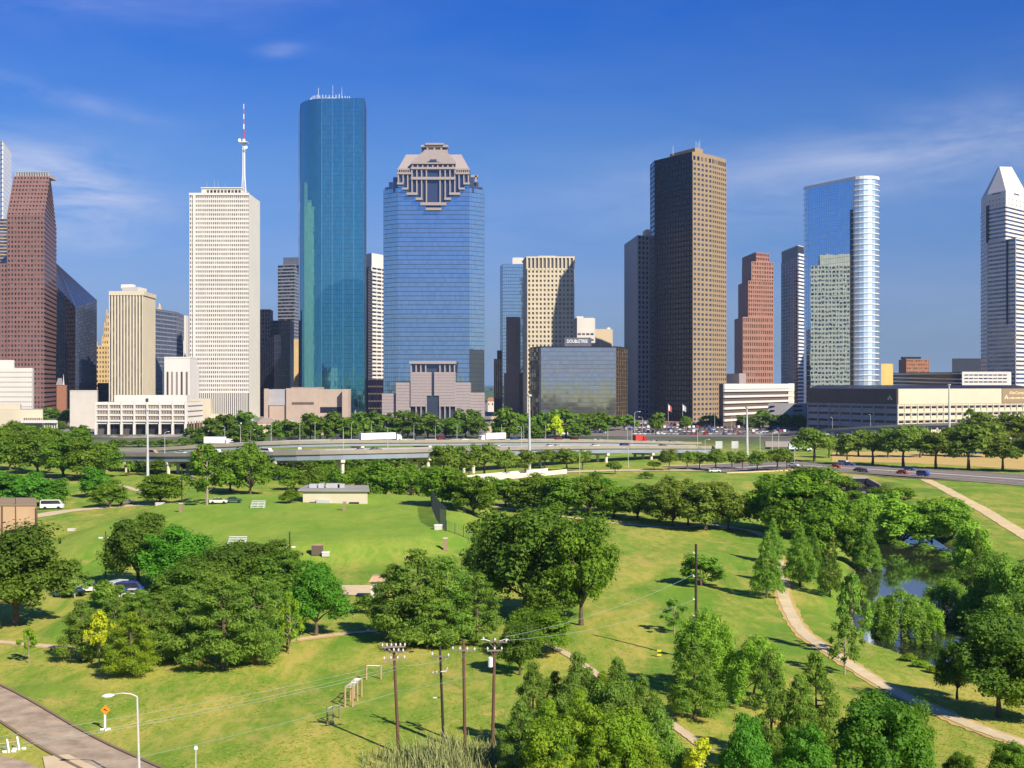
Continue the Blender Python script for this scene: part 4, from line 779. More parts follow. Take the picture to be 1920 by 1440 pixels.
def ribbon(name, pts, width, material, dz, label, n=14, kind='structure', across=4, raise_to=None):
    L = smooth_line([(p[0], p[1], 0) for p in pts], n); v = []; f = []; rj = random.Random(len(name)*31+int(pts[0][0]*7) % 97); jw = 0.05 if name == 'path' else 0.08 if name == 'path_verge' else 0
    for i, p in enumerate(L):
        wob = (1+rj.gauss(0, jw), rj.gauss(0, jw*.6)) if jw else (1, 0)
        d = (L[min(i+1, len(L)-1)]-L[max(i-1, 0)]).normalized(); s = Vector((d.y, -d.x, 0)); w = width[0]+(width[1]-width[0])*i/(len(L)-1) if isinstance(width, tuple) else width
        w *= wob[0]
        for k in range(across+1):
            q = p+s*((k/across-.5)*w+wob[1]); z = raise_to if raise_to is not None else float(hgt(q.x, q.y))
            v.append((q.x, q.y, z+dz))
    for i in range(len(L)-1):
        for k in range(across):
            a = i*(across+1)+k; f.append((a, a+1, a+across+2, a+across+1))
    me = bpy.data.meshes.new(name); me.from_pydata(v, [], f); me.materials.append(material)
    # keep faces up
    me.update()
    if me.polygons[0].normal.z < 0: me.flip_normals()
    o = bpy.data.objects.new(name, me); COL.objects.link(o); o['kind'] = kind
    if label: o['label'] = label
    return o, L
def gp(*pp): return [G(*p) for p in pp]
# water of the bayou
wv = []; L = smooth_line([(x, y, 0) for x, y, w in BAY], 8); f = []
for i, p in enumerate(L):
    d = (L[min(i+1, len(L)-1)]-L[max(i-1, 0)]).normalized(); s = Vector((d.y, -d.x, 0)); w = 14
    wv += [tuple(p-s*w+Vector((0, 0, WATER))), tuple(p+s*w+Vector((0, 0, WATER)))]
f = [(2*i, 2*i+1, 2*i+3, 2*i+2) for i in range(len(L)-1)]
me = bpy.data.meshes.new('water'); me.from_pydata(wv, [], f); me.update()
if me.polygons[0].normal.z < 0: me.flip_normals()
wm = bpy.data.materials.new('bayou_water'); wm.use_nodes = True; t = wm.node_tree; b_ = t.nodes['Principled BSDF']; b_.inputs['Base Color'].default_value = (0.022, 0.026, 0.016, 1); b_.inputs['Roughness'].default_value = 0.04; b_.inputs['IOR'].default_value = 1.6; b_.inputs['Specular IOR Level'].default_value = 0.9
n_ = nd(t, 'ShaderNodeTexNoise'); n_.inputs['Scale'].default_value = 0.6; n_.inputs['Detail'].default_value = 4; bp = nd(t, 'ShaderNodeBump'); bp.inputs['Strength'].default_value = 0.06; g_ = nd(t, 'ShaderNodeNewGeometry'); t.links.new(g_.outputs['Position'], n_.inputs['Vector']); t.links.new(n_.outputs[0], bp.inputs['Height']); t.links.new(bp.outputs[0], b_.inputs['Normal'])
me.materials.append(wm); o = bpy.data.objects.new('water', me); COL.objects.link(o); o['kind'] = 'structure'; o['label'] = 'dark slow bayou water winding below the trees'

# near road at the lower left with kerb and side street
rl = [p-Vector((1.95, 1.55, 0)) for p in gp((-140, 1222), (-70, 1252), (0, 1287), (75, 1327), (155, 1374), (240, 1416), (330, 1456), (470, 1515))]
road, L = ribbon('road', rl, 4.9, MATS['asphalt'], 0.05, 'sunlit grey-pink road crossing the lower left corner', 8)
def kerb(L, off, name, parent=None, lab=None, h=.15, w=.3, base=0.0):
    t = MB()
    for i in range(len(L)-1):
        d = (L[i+1]-L[i]).normalized(); s = Vector((d.y, -d.x, 0)); a, b_ = L[i]+s*off, L[i+1]+s*off
        za, zb = float(hgt(a.x, a.y))+base, float(hgt(b_.x, b_.y))+base
        t.hexa([(*(a-s*w/2)[:2], za-.2), (*(a+s*w/2)[:2], za-.2), (*(b_+s*w/2)[:2], zb-.2), (*(b_-s*w/2)[:2], zb-.2), (*(a-s*w/2)[:2], za+h), (*(a+s*w/2)[:2], za+h), (*(b_+s*w/2)[:2], zb+h), (*(b_-s*w/2)[:2], zb+h)])
    o = t.build(name, MATS['kerb_stone']); o['kind'] = 'structure'
    if lab: o['label'] = lab
    return o
kerb(L, -2.6, 'kerb', lab='dark kerb along the lawn side of the near road', h=.2); kerb(L, 2.6, 'kerb', lab='kerb on the corner side of the near road')
t = MB(); pp = gp((-70, 1410), (0, 1419), (45, 1428), (80, 1446), (70, 1480), (60, 1560), (-120, 1560)); t.poly([(p.x, p.y, p.z+.09) for p in reversed(pp)]); o = t.build('side_street', MATS['asphalt']); o['kind'] = 'structure'; o['label'] = 'side street apron in the very lower left corner'
t = MB(); pp = gp((80, 1421), (128, 1416), (190, 1446), (205, 1480), (90, 1470)); t.poly([(p.x, p.y, p.z+.11) for p in reversed(pp)]); o = t.build('pavement', MATS['path_concrete']); o['kind'] = 'structure'; o['label'] = 'pale paved apron where side street meets near road'
# park paths
ribbon('path', gp((1330, 984), (1375, 990), (1420, 999), (1450, 1020), (1462, 1060), (1466, 1105), (1480, 1145), (1505, 1185), (1545, 1215), (1595, 1247), (1660, 1288), (1750, 1330), (1830, 1364), (1920, 1395), (2050, 1435)), 1.8, MATS['trail'], 0.09, 'winding concrete path down the right side of the park')
ribbon('path', gp((-80, 1196), (0, 1204), (100, 1213), (260, 1219), (400, 1213), (520, 1204), (600, 1194), (640, 1189), (720, 1182)), 1.3, MATS['path_concrete'], 0.08, 'thin path behind the young trees at the left')
ribbon('path', gp((1005, 1195), (1037, 1213), (1080, 1237), (1115, 1262), (1170, 1300), (1230, 1340), (1290, 1380), (1330, 1410)), 1.15, MATS['path_concrete'], 0.08, 'narrow path passing under the pine clump at centre')
ribbon('path', gp((895, 945), (940, 952), (1020, 964), (1080, 972), (1160, 982), (1250, 989), (1340, 985)), 2.0, MATS['path_concrete'], 0.09, 'pale path along the front of the bayou thicket')
ribbon('path', gp((1735, 899), (1768, 915), (1810, 938), (1850, 960), (1890, 985), (1940, 1015), (2020, 1065)), 3.6, MATS['sand'], 0.09, 'wide pale sandy path running down from the parkway')
VERGE = gp((1330, 984), (1375, 990), (1420, 999), (1450, 1020), (1462, 1060), (1466, 1105), (1480, 1145), (1505, 1185), (1545, 1215), (1595, 1247), (1660, 1288), (1750, 1330), (1830, 1364), (1920, 1395), (2050, 1435))
ribbon('path_verge', VERGE, 2.9, MATS['dry_earth'], 0.05, 'worn dry edge along the winding path', 10); ribbon('path_verge', gp((-80, 1196), (0, 1204), (100, 1213), (260, 1219), (400, 1213), (520, 1204), (600, 1194), (640, 1189)), 2.3, MATS['dry_earth'], .045, 'worn dry edge along the thin left path', 20)
# roads further back
ribbon('park_road', gp((-60, 985), (60, 969), (130, 958), (230, 949), (340, 944), (440, 939), (540, 934), (600, 930)), 5.5, MATS['path_concrete'], 0.08, 'curving park road behind the raised lawn')
ribbon('park_road', gp((-20, 895), (60, 897), (140, 898)), 5.0, MATS['path_concrete'], 0.06, 'short paved strip under the trees at the far left')
ribbon('path', gp((205, 908), (232, 912), (262, 921), (282, 928)), 2.6, MATS['path_concrete'], 0.08, 'short path beside the round tree at left')
ribbon('park_road', gp((820, 905), (905, 897), (1000, 888), (1100, 884), (1200, 882), (1350, 882), (1490, 880)), 8.5, MATS['path_concrete'], 0.06, 'narrow road between bayou bridge and parkway', raise_to=0.1)
pk, L = ribbon('parkway', gp((1300, 881), (1400, 877), (1480, 873), (1560, 877), (1640, 881.5), (1740, 888), (1850, 895.5), (1960, 904), (2100, 917)), 42.0, MATS['old_asphalt'], 0.10, 'busy grey parkway curving across the right side', raise_to=0.15)
for off, w, m_, nm, lab in ((0, 1.6, 'white_line', 'lane_line', 'pale centre line of the parkway'), (10.5, .3, 'white_line', 'lane_line', 'lane line on the near half of the parkway'), (-10.5, .3, 'white_line', 'lane_line', 'lane line on the far half of the parkway')):
    L2 = []
    for i, p in enumerate(L):
        d = (L[min(i+1, len(L)-1)]-L[max(i-1, 0)]).normalized(); L2.append(p+Vector((d.y, -d.x, 0))*off)
    ribbon(nm, L2, w, MATS[m_], 0.108, lab, 1, across=1, raise_to=0.15)
for off, nm in ((21.3, 'near'), (-21.3, 'far')): 
    o = kerb(L, off, 'kerb', lab='stone kerb on the %s edge of the parkway' % nm, h=.2, w=.5, base=.15); o.data.materials[0] = MATS['sand']
t = MB(); pp = gp((1560, 866), (1700, 868), (1850, 876), (2000, 886)); qq = gp((2000, 852), (1850, 848), (1700, 846), (1560, 848)); t.poly([(p.x, p.y, .06) for p in pp+qq]); o = t.build('dry_grass', MATS['dry_earth']); o['kind'] = 'structure'; o['label'] = 'dry orange strip of ground behind the row of oaks'
# downtown ground
t = MB(); t.poly([(-700, 860, .04), (900, 860, .04), (1200, 2200, .04), (-1200, 2200, .04)]); o = t.build('pavement', MATS['city_paving']); o['kind'] = 'structure'; o['label'] = 'grey streets and lots at the feet of the towers'
t = MB(); pp = [Gz(1090, 818), Gz(1490, 820), Gz(1490, 788), Gz(1130, 788)]; t.poly([(*p, .09) for p in pp]); o = t.build('car_park', MATS['old_asphalt']); o['kind'] = 'structure'; o['label'] = 'open car park in front of the dark tower'
ribbon('street', [Gz(925, 822), Gz(928, 800), Gz(930, 785), Gz(932, 770)], 10, MATS['path_concrete'], .08, 'street running between the granite base and the cream tower', raise_to=0.05)
# distant woods at the horizon
t = MB(); r2 = random.Random(3)
for k in range(700):
    D = r2.uniform(2600, 7000); x = r2.uniform(-.55, .55)*D; w = r2.uniform(25, 70); h = r2.uniform(8, 16)
    ring = 6; pts = [(x+math.cos(a*2*math.pi/ring)*w*r2.uniform(.7, 1), D+math.sin(a*2*math.pi/ring)*w*.6) for a in range(ring)]
    z1 = [(x+(p[0]-x)*.6, D+(p[1]-D)*.6, h*r2.uniform(.8, 1.1)) for p in pts]
    for i in range(ring): t.quad((*pts[i], 0), (*pts[(i+1) % ring], 0), z1[(i+1) % ring], z1[i])
    t.poly(z1)
mat('far_wood', (0.045, 0.085, 0.055), 0.95, var=.3, scale=.02); o = t.build('woods', MATS['far_wood']); o['kind'] = 'stuff'; o['label'] = 'low green woods along the horizon between the towers'

# ------------------------------------------------------------------ freeway decks, bridges
mat('girder_blue', (0.24, 0.28, 0.33), 0.6, var=.1); mat('parapet_tan', (0.30, 0.265, 0.21), 0.85, var=.12, scale=.2); mat('bridge_white', (0.68, 0.62, 0.50), 0.85, var=.08)
def deck(name, label, path, width, piers, depth=2.0, par=0.95, side=True, pw=1.3):
    L = smooth_line(path, 6); r = root(name, (L[0].x, L[0].y, 0), label, 'overpass')
    S_ = []
    for i, p in enumerate(L):
        d = (L[min(i+1, len(L)-1)]-L[max(i-1, 0)]); d.z = 0; d.normalize(); S_.append(Vector((-d.y, d.x, 0)))   # away from the camera
    def strip(mb, o0, o1, z0, z1):
        for i in range(len(L)-1):
            a, b_, sa, sb = L[i], L[i+1], S_[i], S_[i+1]
            q = lambda p, s, o_, z: (p.x+s.x*o_, p.y+s.y*o_, p.z+z)
            mb.hexa([q(a, sa, o0, z0), q(b_, sb, o0, z0), q(b_, sb, o1, z0), q(a, sa, o1, z0), q(a, sa, o0, z1), q(b_, sb, o0, z1), q(b_, sb, o1, z1), q(a, sa, o1, z1)])
    t = MB(); strip(t, 0, width, -.35-par, -par); t.build('road_deck', MATS['deck_asphalt'], r)
    t = MB(); strip(t, -.28, .0, -par-.4, 0); t.build('parapet', MATS['parapet_tan'], r)
    t = MB(); strip(t, width, width+.28, -par-.4, -.1); t.build('parapet', MATS['grey_stone'], r)
    for o_ in (.25, width*.33, width*.66, width-.6):
        t = MB(); strip(t, o_, o_+.4, -par-.34-depth, -par-.352); t.build('girder', MATS['girder_blue'], r)
    for px in piers:
        # pier stands where the deck's near edge passes this bearing
        best = min(range(len(L)), key=lambda i: abs(L[i].x/L[i].y-(px-CX)/F)); p, s = L[best], S_[best]
        t = MB(); zt_ = p.z-par-.36-depth; rz = math.atan2(s.y, s.x)-math.pi/2
        c = p+s*(width/2); t.box((c.x, c.y, zt_-.55), (1.5, width*.96, 1.0), rz); t.build('pier_cap', MATS['bridge_white'], r)
        for o_ in (width*.12, width*.5, width*.88):
            c = p+s*o_; g = float(hgt(c.x, c.y)); t = MB(); t.tube([(c.x, c.y, min(g, 0)-.5), (c.x, c.y, zt_-1.05)], pw/2, 10); t.build('pier', MATS['bridge_white'], r)
    return r, L, S_
def WP(*pp): return [(PX(px, D), D, PZ(py, D)) for px, py, D in pp]
NEAR, NL, NS = deck('elevated_freeway', 'nearer elevated freeway carriageway on round white piers', WP((120, 849, 490), (350, 849, 455), (600, 845, 428), (850, 840, 458), (1100, 835.5, 520), (1345, 836, 580)), 13, (182, 250, 327, 420, 515, 662, 790, 905, 1020, 1155, 1240, 1325))
FARD, FL_, FS = deck('elevated_freeway', 'farther elevated freeway carriageway carrying the white trucks', WP((100, 846, 560), (250, 842, 548), (400, 833, 540), (600, 826, 540), (850, 824.5, 575), (1100, 824.5, 640), (1315, 829, 700)), 14, (230, 340, 450, 560, 690, 820, 950, 1080, 1200), depth=1.4)
RAMP, RL, RS = deck('ramp_overpass', 'curving ramp bridge in front of the huge garage', WP((1395, 815, 810), (1480, 809, 795), (1560, 803, 770), (1683, 796, 740), (1800, 793, 720), (2000, 791, 690)), 9, (1560, 1605, 1650, 1700, 1740, 1780, 1830, 1900), depth=1.3, pw=1.6)
LOWR, LL, LS = deck('street_bridge', 'low bridge wall in front of the white library', WP((120, 818, 800), (230, 818, 770), (355, 814, 770)), 9, (170, 215, 270, 320), depth=.8)
# bayou bridge with white parapet
r = root('bayou_bridge', (PX(990, 440), 440, 0), 'white concrete bridge wall above the bayou trees at centre', 'bridge')
a, c = Vector((PX(905, 424), 424, 0)), Vector((PX(1062, 462), 462, 0)); d = (c-a).normalized(); s = Vector((-d.y, d.x, 0)); rz = math.atan2(d.y, d.x); L_ = (c-a).length; m_ = (a+c)/2
t = MB(); t.box((m_.x, m_.y, 1.1), (L_, .5, 1.6), rz); t.build('parapet', MATS['bridge_white'], r)
t = MB(); t.box((*(m_+s*9)[:2], 1.1), (L_, .5, 1.6), rz); t.build('parapet', MATS['bridge_white'], r)
t = MB(); t.box((*(m_+s*4.5)[:2], -.3), (L_, 9.0, 1.15), rz); t.build('road_deck', MATS['bridge_white'], r)
t = MB(); t.box((*(m_-s*.1)[:2], .2), (L_+.2, .6, .18), rz); t.build('ledge', MATS['tan_stone'], r)
# culvert under the parkway
D = BAY[0][1]+5.5; gx_ = BAY[0][0]+.4
r = root('culvert', (gx_, D, WATER), 'concrete culvert mouth where the bayou passes under the parkway', 'culvert')
t = MB(); t.box((gx_, D+1.4, .02), (9.0, 1.2, .7)); t.build('headwall', MATS['grey_stone'], r)
t = MB(); t.box((gx_, D+1.5, -1.95), (7.6, 1.0, 3.2)); t.build('culvert_mouth', MATS['dark_panel'], r)
for sx in (-1, 1):
    xa, xb = gx_+sx*4.0, gx_+sx*6.6; t = MB(); t.hexa([(xa-.3, D+1.2, -4), (xa+.3, D+1.2, -4), (xb+.3, D-7, -4), (xb-.3, D-7, -4), (xa-.3, D+1.2, .1), (xa+.3, D+1.2, .1), (xb+.3, D-7, -1.9), (xb-.3, D-7, -1.9)]); t.build('wing_wall', MATS['parapet_tan'], r)
# ------------------------------------------------------------------ trees
def leaf_mat(name, c1, c2, c3=None, transl=0.5):
    m = bpy.data.materials.new(name); m.use_nodes = True; t = m.node_tree; t.nodes.clear()
    a = nd(t, 'ShaderNodeAttribute', attribute_name='rnd'); oi = nd(t, 'ShaderNodeObjectInfo')
    rp = nd(t, 'ShaderNodeValToRGB'); e = rp.color_ramp.elements; e[0].color = (*[q*1.7 for q in c1], 1); e[1].color = (*[q*1.12 for q in c2], 1)
    if c3: n = e.new(.93); n.color = (*c2, 1); e[-1].color = (*c3, 1)
    t.links.new(a.outputs['Fac'], rp.inputs[0])
    hs_ = nd(t, 'ShaderNodeHueSaturation'); t.links.new(rp.outputs[0], hs_.inputs['Color'])
    t.links.new(mathn(t, 'ADD', mathn(t, 'MULTIPLY', oi.outputs['Random'], 0.016), 0.492), hs_.inputs['Hue'])
    t.links.new(mathn(t, 'ADD', mathn(t, 'MULTIPLY', oi.outputs['Random'], 0.28), 0.88), hs_.inputs['Value'])
    d = nd(t, 'ShaderNodeBsdfDiffuse'); tr = nd(t, 'ShaderNodeBsdfTranslucent'); mx = nd(t, 'ShaderNodeMixShader'); mx.inputs[0].default_value = transl
    gl = nd(t, 'ShaderNodeBsdfGlossy'); gl.inputs['Roughness'].default_value = .6; gl.inputs['Color'].default_value = (.9, .9, .8, 1); mg = nd(t, 'ShaderNodeMixShader'); mg.inputs[0].default_value = .012
    for x in (d, tr): t.links.new(hs_.outputs[0], x.inputs['Color'])
    t.links.new(d.outputs[0], mx.inputs[1]); t.links.new(tr.outputs[0], mx.inputs[2]); t.links.new(mx.outputs[0], mg.inputs[1]); t.links.new(gl.outputs[0], mg.inputs[2])
    o = nd(t, 'ShaderNodeOutputMaterial'); t.links.new(mg.outputs[0], o.inputs[0]); MATS[name] = m; return m
leaf_mat('leaf_oak', (0.056, 0.118, 0.008), (0.220, 0.353, 0.024)); leaf_mat('leaf_bright', (0.046, 0.150, 0.012), (0.150, 0.345, 0.024)); leaf_mat('leaf_dark', (0.047, 0.100, 0.011), (0.183, 0.293, 0.028))
leaf_mat('leaf_pine', (0.078, 0.155, 0.017), (0.262, 0.391, 0.053)); leaf_mat('leaf_yellow', (0.293, 0.371, 0.015), (0.699, 0.742, 0.038)); leaf_mat('leaf_olive', (0.090, 0.171, 0.019), (0.267, 0.418, 0.050))
leaf_mat('leaf_willow', (0.106, 0.217, 0.017), (0.331, 0.526, 0.051)); leaf_mat('leaf_cypress', (0.086, 0.187, 0.020), (0.267, 0.422, 0.046)); leaf_mat('leaf_lime', (0.125, 0.222, 0.011), (0.307, 0.415, 0.026)); leaf_mat('leaf_pale', (0.116, 0.216, 0.028), (0.262, 0.417, 0.057)); leaf_mat('leaf_live_oak', (0.081, 0.136, 0.014), (0.256, 0.351, 0.043))
leaf_mat('grass_blade', (0.13, 0.24, 0.022), (0.34, 0.36, 0.06), transl=.5)
mat('bark', (0.115, 0.085, 0.06), 0.95, var=.25, scale=1.5); mat('bark_pale', (0.30, 0.25, 0.19), 0.95, var=.2, scale=1.5); mat('reed_green', (0.16, 0.23, 0.07), 0.8, var=.3, col2=(.34, .33, .13), scale=1.5)

def leaf_mesh(name, C, N, size, asp, tint, rs):
    """one small folded leaf-clump quad per point: C centres, N facing"""
    n = len(C); r = rs.normal(size=(n, 3)); T = np.cross(N, r); T /= np.linalg.norm(T, axis=1)[:, None]+1e-9; B = np.cross(N, T)
    T = T*(size*asp)[:, None]; B = B*size[:, None]; lift = N*(size*0.25)[:, None]
    V_ = np.stack([C-T*.5-B*.2, C-B*.5+lift*.3, C+T*.5+B*.15, C+B*.55-lift*.2, ], 1).reshape(-1, 3)
    me = bpy.data.meshes.new(name); me.vertices.add(4*n); me.vertices.foreach_set('co', V_.ravel().astype(np.float32)); me.loops.add(4*n); me.loops.foreach_set('vertex_index', np.arange(4*n, dtype=np.int32)); me.polygons.add(n)
    me.polygons.foreach_set('loop_start', np.arange(0, 4*n, 4, dtype=np.int32)); at = me.attributes.new('rnd', 'FLOAT', 'FACE'); at.data.foreach_set('value', np.clip(tint, 0, 1).astype(np.float32)); me.update(calc_edges=True); me.validate(); return me
def lobes_to_leaves(name, lobes, n, s, seed, asp=0.75, shell=.55, droop=0.0, jit=.42):
    rs = np.random.default_rng(seed); lob = np.array([l[:4] for l in lobes]); sq = np.array([l[4] if len(l) > 4 else .85 for l in lobes]); w = lob[:, 3]**2; idx = rs.choice(len(lob), n, p=w/w.sum())
    d = rs.normal(size=(n, 3)); d /= np.linalg.norm(d, axis=1)[:, None]
    # upper half of each lobe is fuller than its underside
    flip = (d[:, 2] < -.25) & (rs.random(n) < .55); d[flip, 2] *= -1
    rad = lob[idx, 3]*(1-shell*rs.random(n)**1.3)*(1+.20*np.clip(rs.normal(size=n), -2, 1.4))
    C = lob[idx, :3]+d*rad[:, None]*np.stack([np.ones(n), np.ones(n), sq[idx]], 1)
    if droop: C[:, 2] -= droop*rs.random(n)**2*np.clip(np.hypot(C[:, 0], C[:, 1])*2, 0, 1)
    N = d+rs.normal(size=(n, 3))*jit+np.array([0, 0, .45]); N /= np.linalg.norm(N, axis=1)[:, None]
    ltint = rs.random(len(lob)); tint = .55*ltint[idx]+.45*rs.random(n)
    return leaf_mesh(name, C, N, s*np.exp(rs.normal(-.08, .38, n)), np.full(n, asp), tint, rs)
def trunk_mesh(name, limbs, r0, height, material, bend=.02, seed=0):
    r = random.Random(seed); t = MB(); h = height
    t.tube([(0, 0, -.03), (r.uniform(-bend, bend), r.uniform(-bend, bend), h*.5), (0, 0, h)], [r0*1.25, r0*.85, r0*.62], 8)
    for (x, y, z) in limbs: t.tube([(0, 0, h*.92), (x*.45, y*.45, h+(z-h)*.45+.01), (x, y, z)], [r0*.55, r0*.34, r0*.12], 5)
    return t.mesh(name, material)
def oak_proto(seed, n, s, base=.2, wide=1.0, nl=22, bark='bark'):
    r = random.Random(seed); lobes = []
    for k in range(nl):
        a = k*2.399+r.uniform(-.5, .5); u = (k+.5)/nl; zz = -0.55+1.5*u; rr = math.sqrt(max(0.05, 1-min(1, abs(zz))**2.2)); rr *= r.uniform(.62, 1.02); lr = r.uniform(.10, .19)
        lobes.append((math.cos(a)*rr*(.5-lr*.7), math.sin(a)*rr*(.5-lr*.7), base+(1-base)*(.45+.40*zz), lr*(1.15 if rr < .5 else 1), r.uniform(.62, .9)*(1.0)))
    for k in range(nl//2):
        a = r.uniform(0, 6.28); q = r.uniform(.05, .38); lobes.append((math.cos(a)*q, math.sin(a)*q, base+(1-base)*r.uniform(.35, .93), r.uniform(.08, .14), .8))
    sk = [(r.uniform(0, 6.28), r.uniform(.72, 1.12)) for _ in range(5)]
    def warp(l):
        a = math.atan2(l[1], l[0]); f = 1.0
        for b_, m_ in sk: f *= 1+(m_-1)*max(0, math.cos(a-b_))**3
        return (l[0]*f, l[1]*f, l[2]*(1+.08*math.sin(a*2+seed)), l[3]*r.uniform(.7, 1.2), l[4])
    lobes = [warp(l) for l in lobes if r.random() > .07]
    c = lobes_to_leaves('crown', lobes, n, s, seed); limbs = [(l[0]*.85, l[1]*.85, l[2]) for l in lobes[3::3]]
    return c, trunk_mesh('trunk', limbs, .028, base+.12, MATS[bark], seed=seed)
def pine_proto(seed, n, s, base=.07, slim=1.0):
    r = random.Random(seed); lobes = []
    for k in range(34):
        u = (k+.5)/34; z = base+(1-base)*(.04+.93*u); a = k*2.399+r.uniform(-.4, .4); prof = (1-u)**.66*(.55+.45*min(1, u*5)); q = .5*prof*r.uniform(.45, .95); lr = r.uniform(.085, .15)*(.65+.5*(1-u))
        lobes.append((math.cos(a)*q, math.sin(a)*q, z, lr, r.uniform(.45, .75)))
    c = lobes_to_leaves('crown', lobes, n, s, seed, asp=.4, shell=.6, jit=.55); t = MB(); t.tube([(0, 0, -.03), (.01, 0, .5), (0, .008, .93)], [.024, .016, .004], 7)
    for l in lobes[::2]: t.tube([(0, 0, l[2]-.03), (l[0], l[1], l[2])], [.007, .002], 4)
    return c, t.mesh('trunk', MATS['bark'])
def cone_proto(seed, n, s, base=.12, power=.85, fine=.5):
    r = random.Random(seed); lobes = []
    for k in range(70):
        u = (k+.5)/70; z = base+(1-base)*u*.985; a = k*2.399+r.uniform(-.3, .3); q = .5*(1-u)**power*r.uniform(.45, .86)*(.75+.25*min(1, u*6)); lobes.append((math.cos(a)*q, math.sin(a)*q, z, .045+.085*(1-u), .6))
    c = lobes_to_leaves('crown', lobes, n, s, seed, asp=.35, shell=.7, droop=.02, jit=.55); t = MB(); t.tube([(0, 0, -.03), (0, 0, .5), (0, 0, .97)], [.030, .018, .003], 7); 
    for l in lobes[::4]: t.tube([(0, 0, l[2]-.01), (l[0], l[1], l[2])], [.006, .002], 4)
    return c, t.mesh('trunk', MATS['bark'])
def willow_proto(seed, n, s, base=.08):
    r = random.Random(seed); lobes = []
    for k in range(26):
        a = k*2.399+r.uniform(-.4, .4); q = math.sqrt((k+.5)/26)*.38; z = 1-.14-.62*(q/.42)**2*r.uniform(.5, 1.2); lr = r.uniform(.07, .13)
        lobes.append((math.cos(a)*q, math.sin(a)*q, z, lr, 1.0)); 
        if q > .15:
            for j in range(3): lobes.append((math.cos(a)*(q+.03*j), math.sin(a)*(q+.03*j), max(base+.04, z-.11*(j+1)), lr*(.85-.15*j), 1.5))
    c = lobes_to_leaves('crown', lobes, n, s, seed, asp=.35, shell=.75, droop=.10, jit=.6); limbs = [(l[0]*.8, l[1]*.8, l[2]) for l in lobes[::9]]
    return c, trunk_mesh('trunk', limbs, .022, .34, MATS['bark'], .04, seed)
def shrub_proto(seed, n, s):
    r = random.Random(seed); lobes = []
    for k in range(20):
        a = r.uniform(0, 6.28); q = r.uniform(0, .36); z = .18+.62*(1-(q/.45)**2)*r.uniform(.4, 1.0); lobes.append((math.cos(a)*q, math.sin(a)*q, z, r.uniform(.13, .22), .95))
    c = lobes_to_leaves('crown', lobes, n, s, seed); t = MB()
    for k in range(5): a = k*1.3; t.tube([(0, 0, -.03), (math.cos(a)*.15, math.sin(a)*.15, .4)], [.02, .008], 4)
    return c, t.mesh('trunk', MATS['bark'])
def open_proto(seed, n, s, base=.25, bark='bark_pale'):
    r = random.Random(seed); lobes = []
    for k in range(24):
        a = k*2.399+r.uniform(-.5, .5); u = (k+.5)/24; z = base+(1-base)*u*.96; q = .42*math.sin(math.pi*min(1, .18+.8*u))*r.uniform(.3, 1.0); lobes.append((math.cos(a)*q, math.sin(a)*q, z, r.uniform(.06, .12), .8))
    c = lobes_to_leaves('crown', lobes, n, s, seed, shell=.8, jit=.55); t = MB(); t.tube([(0, 0, -.03), (.01, 0, .45), (0, 0, .9)], [.024, .016, .004], 6)
    for l in lobes[::2]: t.tube([(0, 0, l[2]-.12), (l[0]*.6, l[1]*.6, l[2]-.03), (l[0], l[1], l[2])], [.010, .006, .002], 4)
    return c, t.mesh('trunk', MATS[bark])
PROTO = {
 'oak': [oak_proto(11+k, 26000, .026, base=.09, nl=34) for k in range(4)], 'oakfar': [oak_proto(31+k, 2800, .072, base=.03, nl=16) for k in range(4)], 'oakmid': [oak_proto(51+k, 9000, .044, base=.03, nl=28) for k in range(4)],
 'pine': [pine_proto(71+k, 20000, .027) for k in range(4)], 'cone': [cone_proto(91+k, 16000, .034) for k in range(3)], 'spire': [cone_proto(101+k, 8000, .04, power=.6) for k in range(2)],
 'willow': [willow_proto(111+k, 17000, .036) for k in range(3)], 'shrub': [shrub_proto(131+k, 5000, .055) for k in range(3)], 'shrubfar': [shrub_proto(141+k, 1600, .09) for k in range(3)], 'open': [open_proto(151+k, 5200, .036) for k in range(3)], 'young': [open_proto(161+k, 2600, .05, base=.45) for k in range(2)],
 'row': [oak_proto(171+k, 5000, .05, base=.30, nl=24) for k in range(4)],
}
OBNAME = dict(oak='oak_tree', oakfar='street_tree', oakmid='oak_tree', pine='pine_tree', cone='cypress_tree', spire='cypress_tree', willow='willow_tree', shrub='shrub', shrubfar='shrub', open='slender_tree', young='young_tree', row='live_oak_tree')
TCOUNT = 0
LEAFCOPY = {}
def tree(kind, leaf, loc, w, h, label, group=None, rz=None):
    global TCOUNT
    TCOUNT += 1; r = random.Random(TCOUNT*7+3); cm, tm = PROTO[kind][TCOUNT % len(PROTO[kind])]
    o = root(OBNAME[kind], loc, label, 'bush' if 'shrub' in kind else 'tree', group); o.rotation_euler = (0, 0, r.uniform(0, 6.28) if rz is None else rz); o.scale = (w, w, h)
    for nm, me in (('crown', cm), ('trunk', tm)):
        if nm == 'crown' and not me.materials: me.materials.append(MATS['leaf_oak'])
        c = bpy.data.objects.new(nm, me); COL.objects.link(c); c.parent = o
        if nm == 'crown': c.material_slots[0].link = 'OBJECT'; c.material_slots[0].material = MATS[leaf]
    return o
def T(kind, leaf, px, base, top, w, label, group=None):
    """tree whose foot stands where the photo shows it; width and height in photo pixels at that distance"""
    g = G(px, base); k = g.y/F; return tree(kind, leaf, g, w*k*(1.22 if kind in ('oak', 'cone', 'spire') else 1.26 if kind == 'pine' else 1.10), (base-top)*k*1.03, label, group)
def rowof(kind, leaf, items, label, group):
    """items: (px, base, top, w[, leaf]); labels count from the left"""
    items = sorted(items, key=lambda q: q[0])
    for i, q in enumerate(items): T(kind, q[4] if len(q) > 4 else leaf, *q[:4], label.format(o=ordw(i)), group)
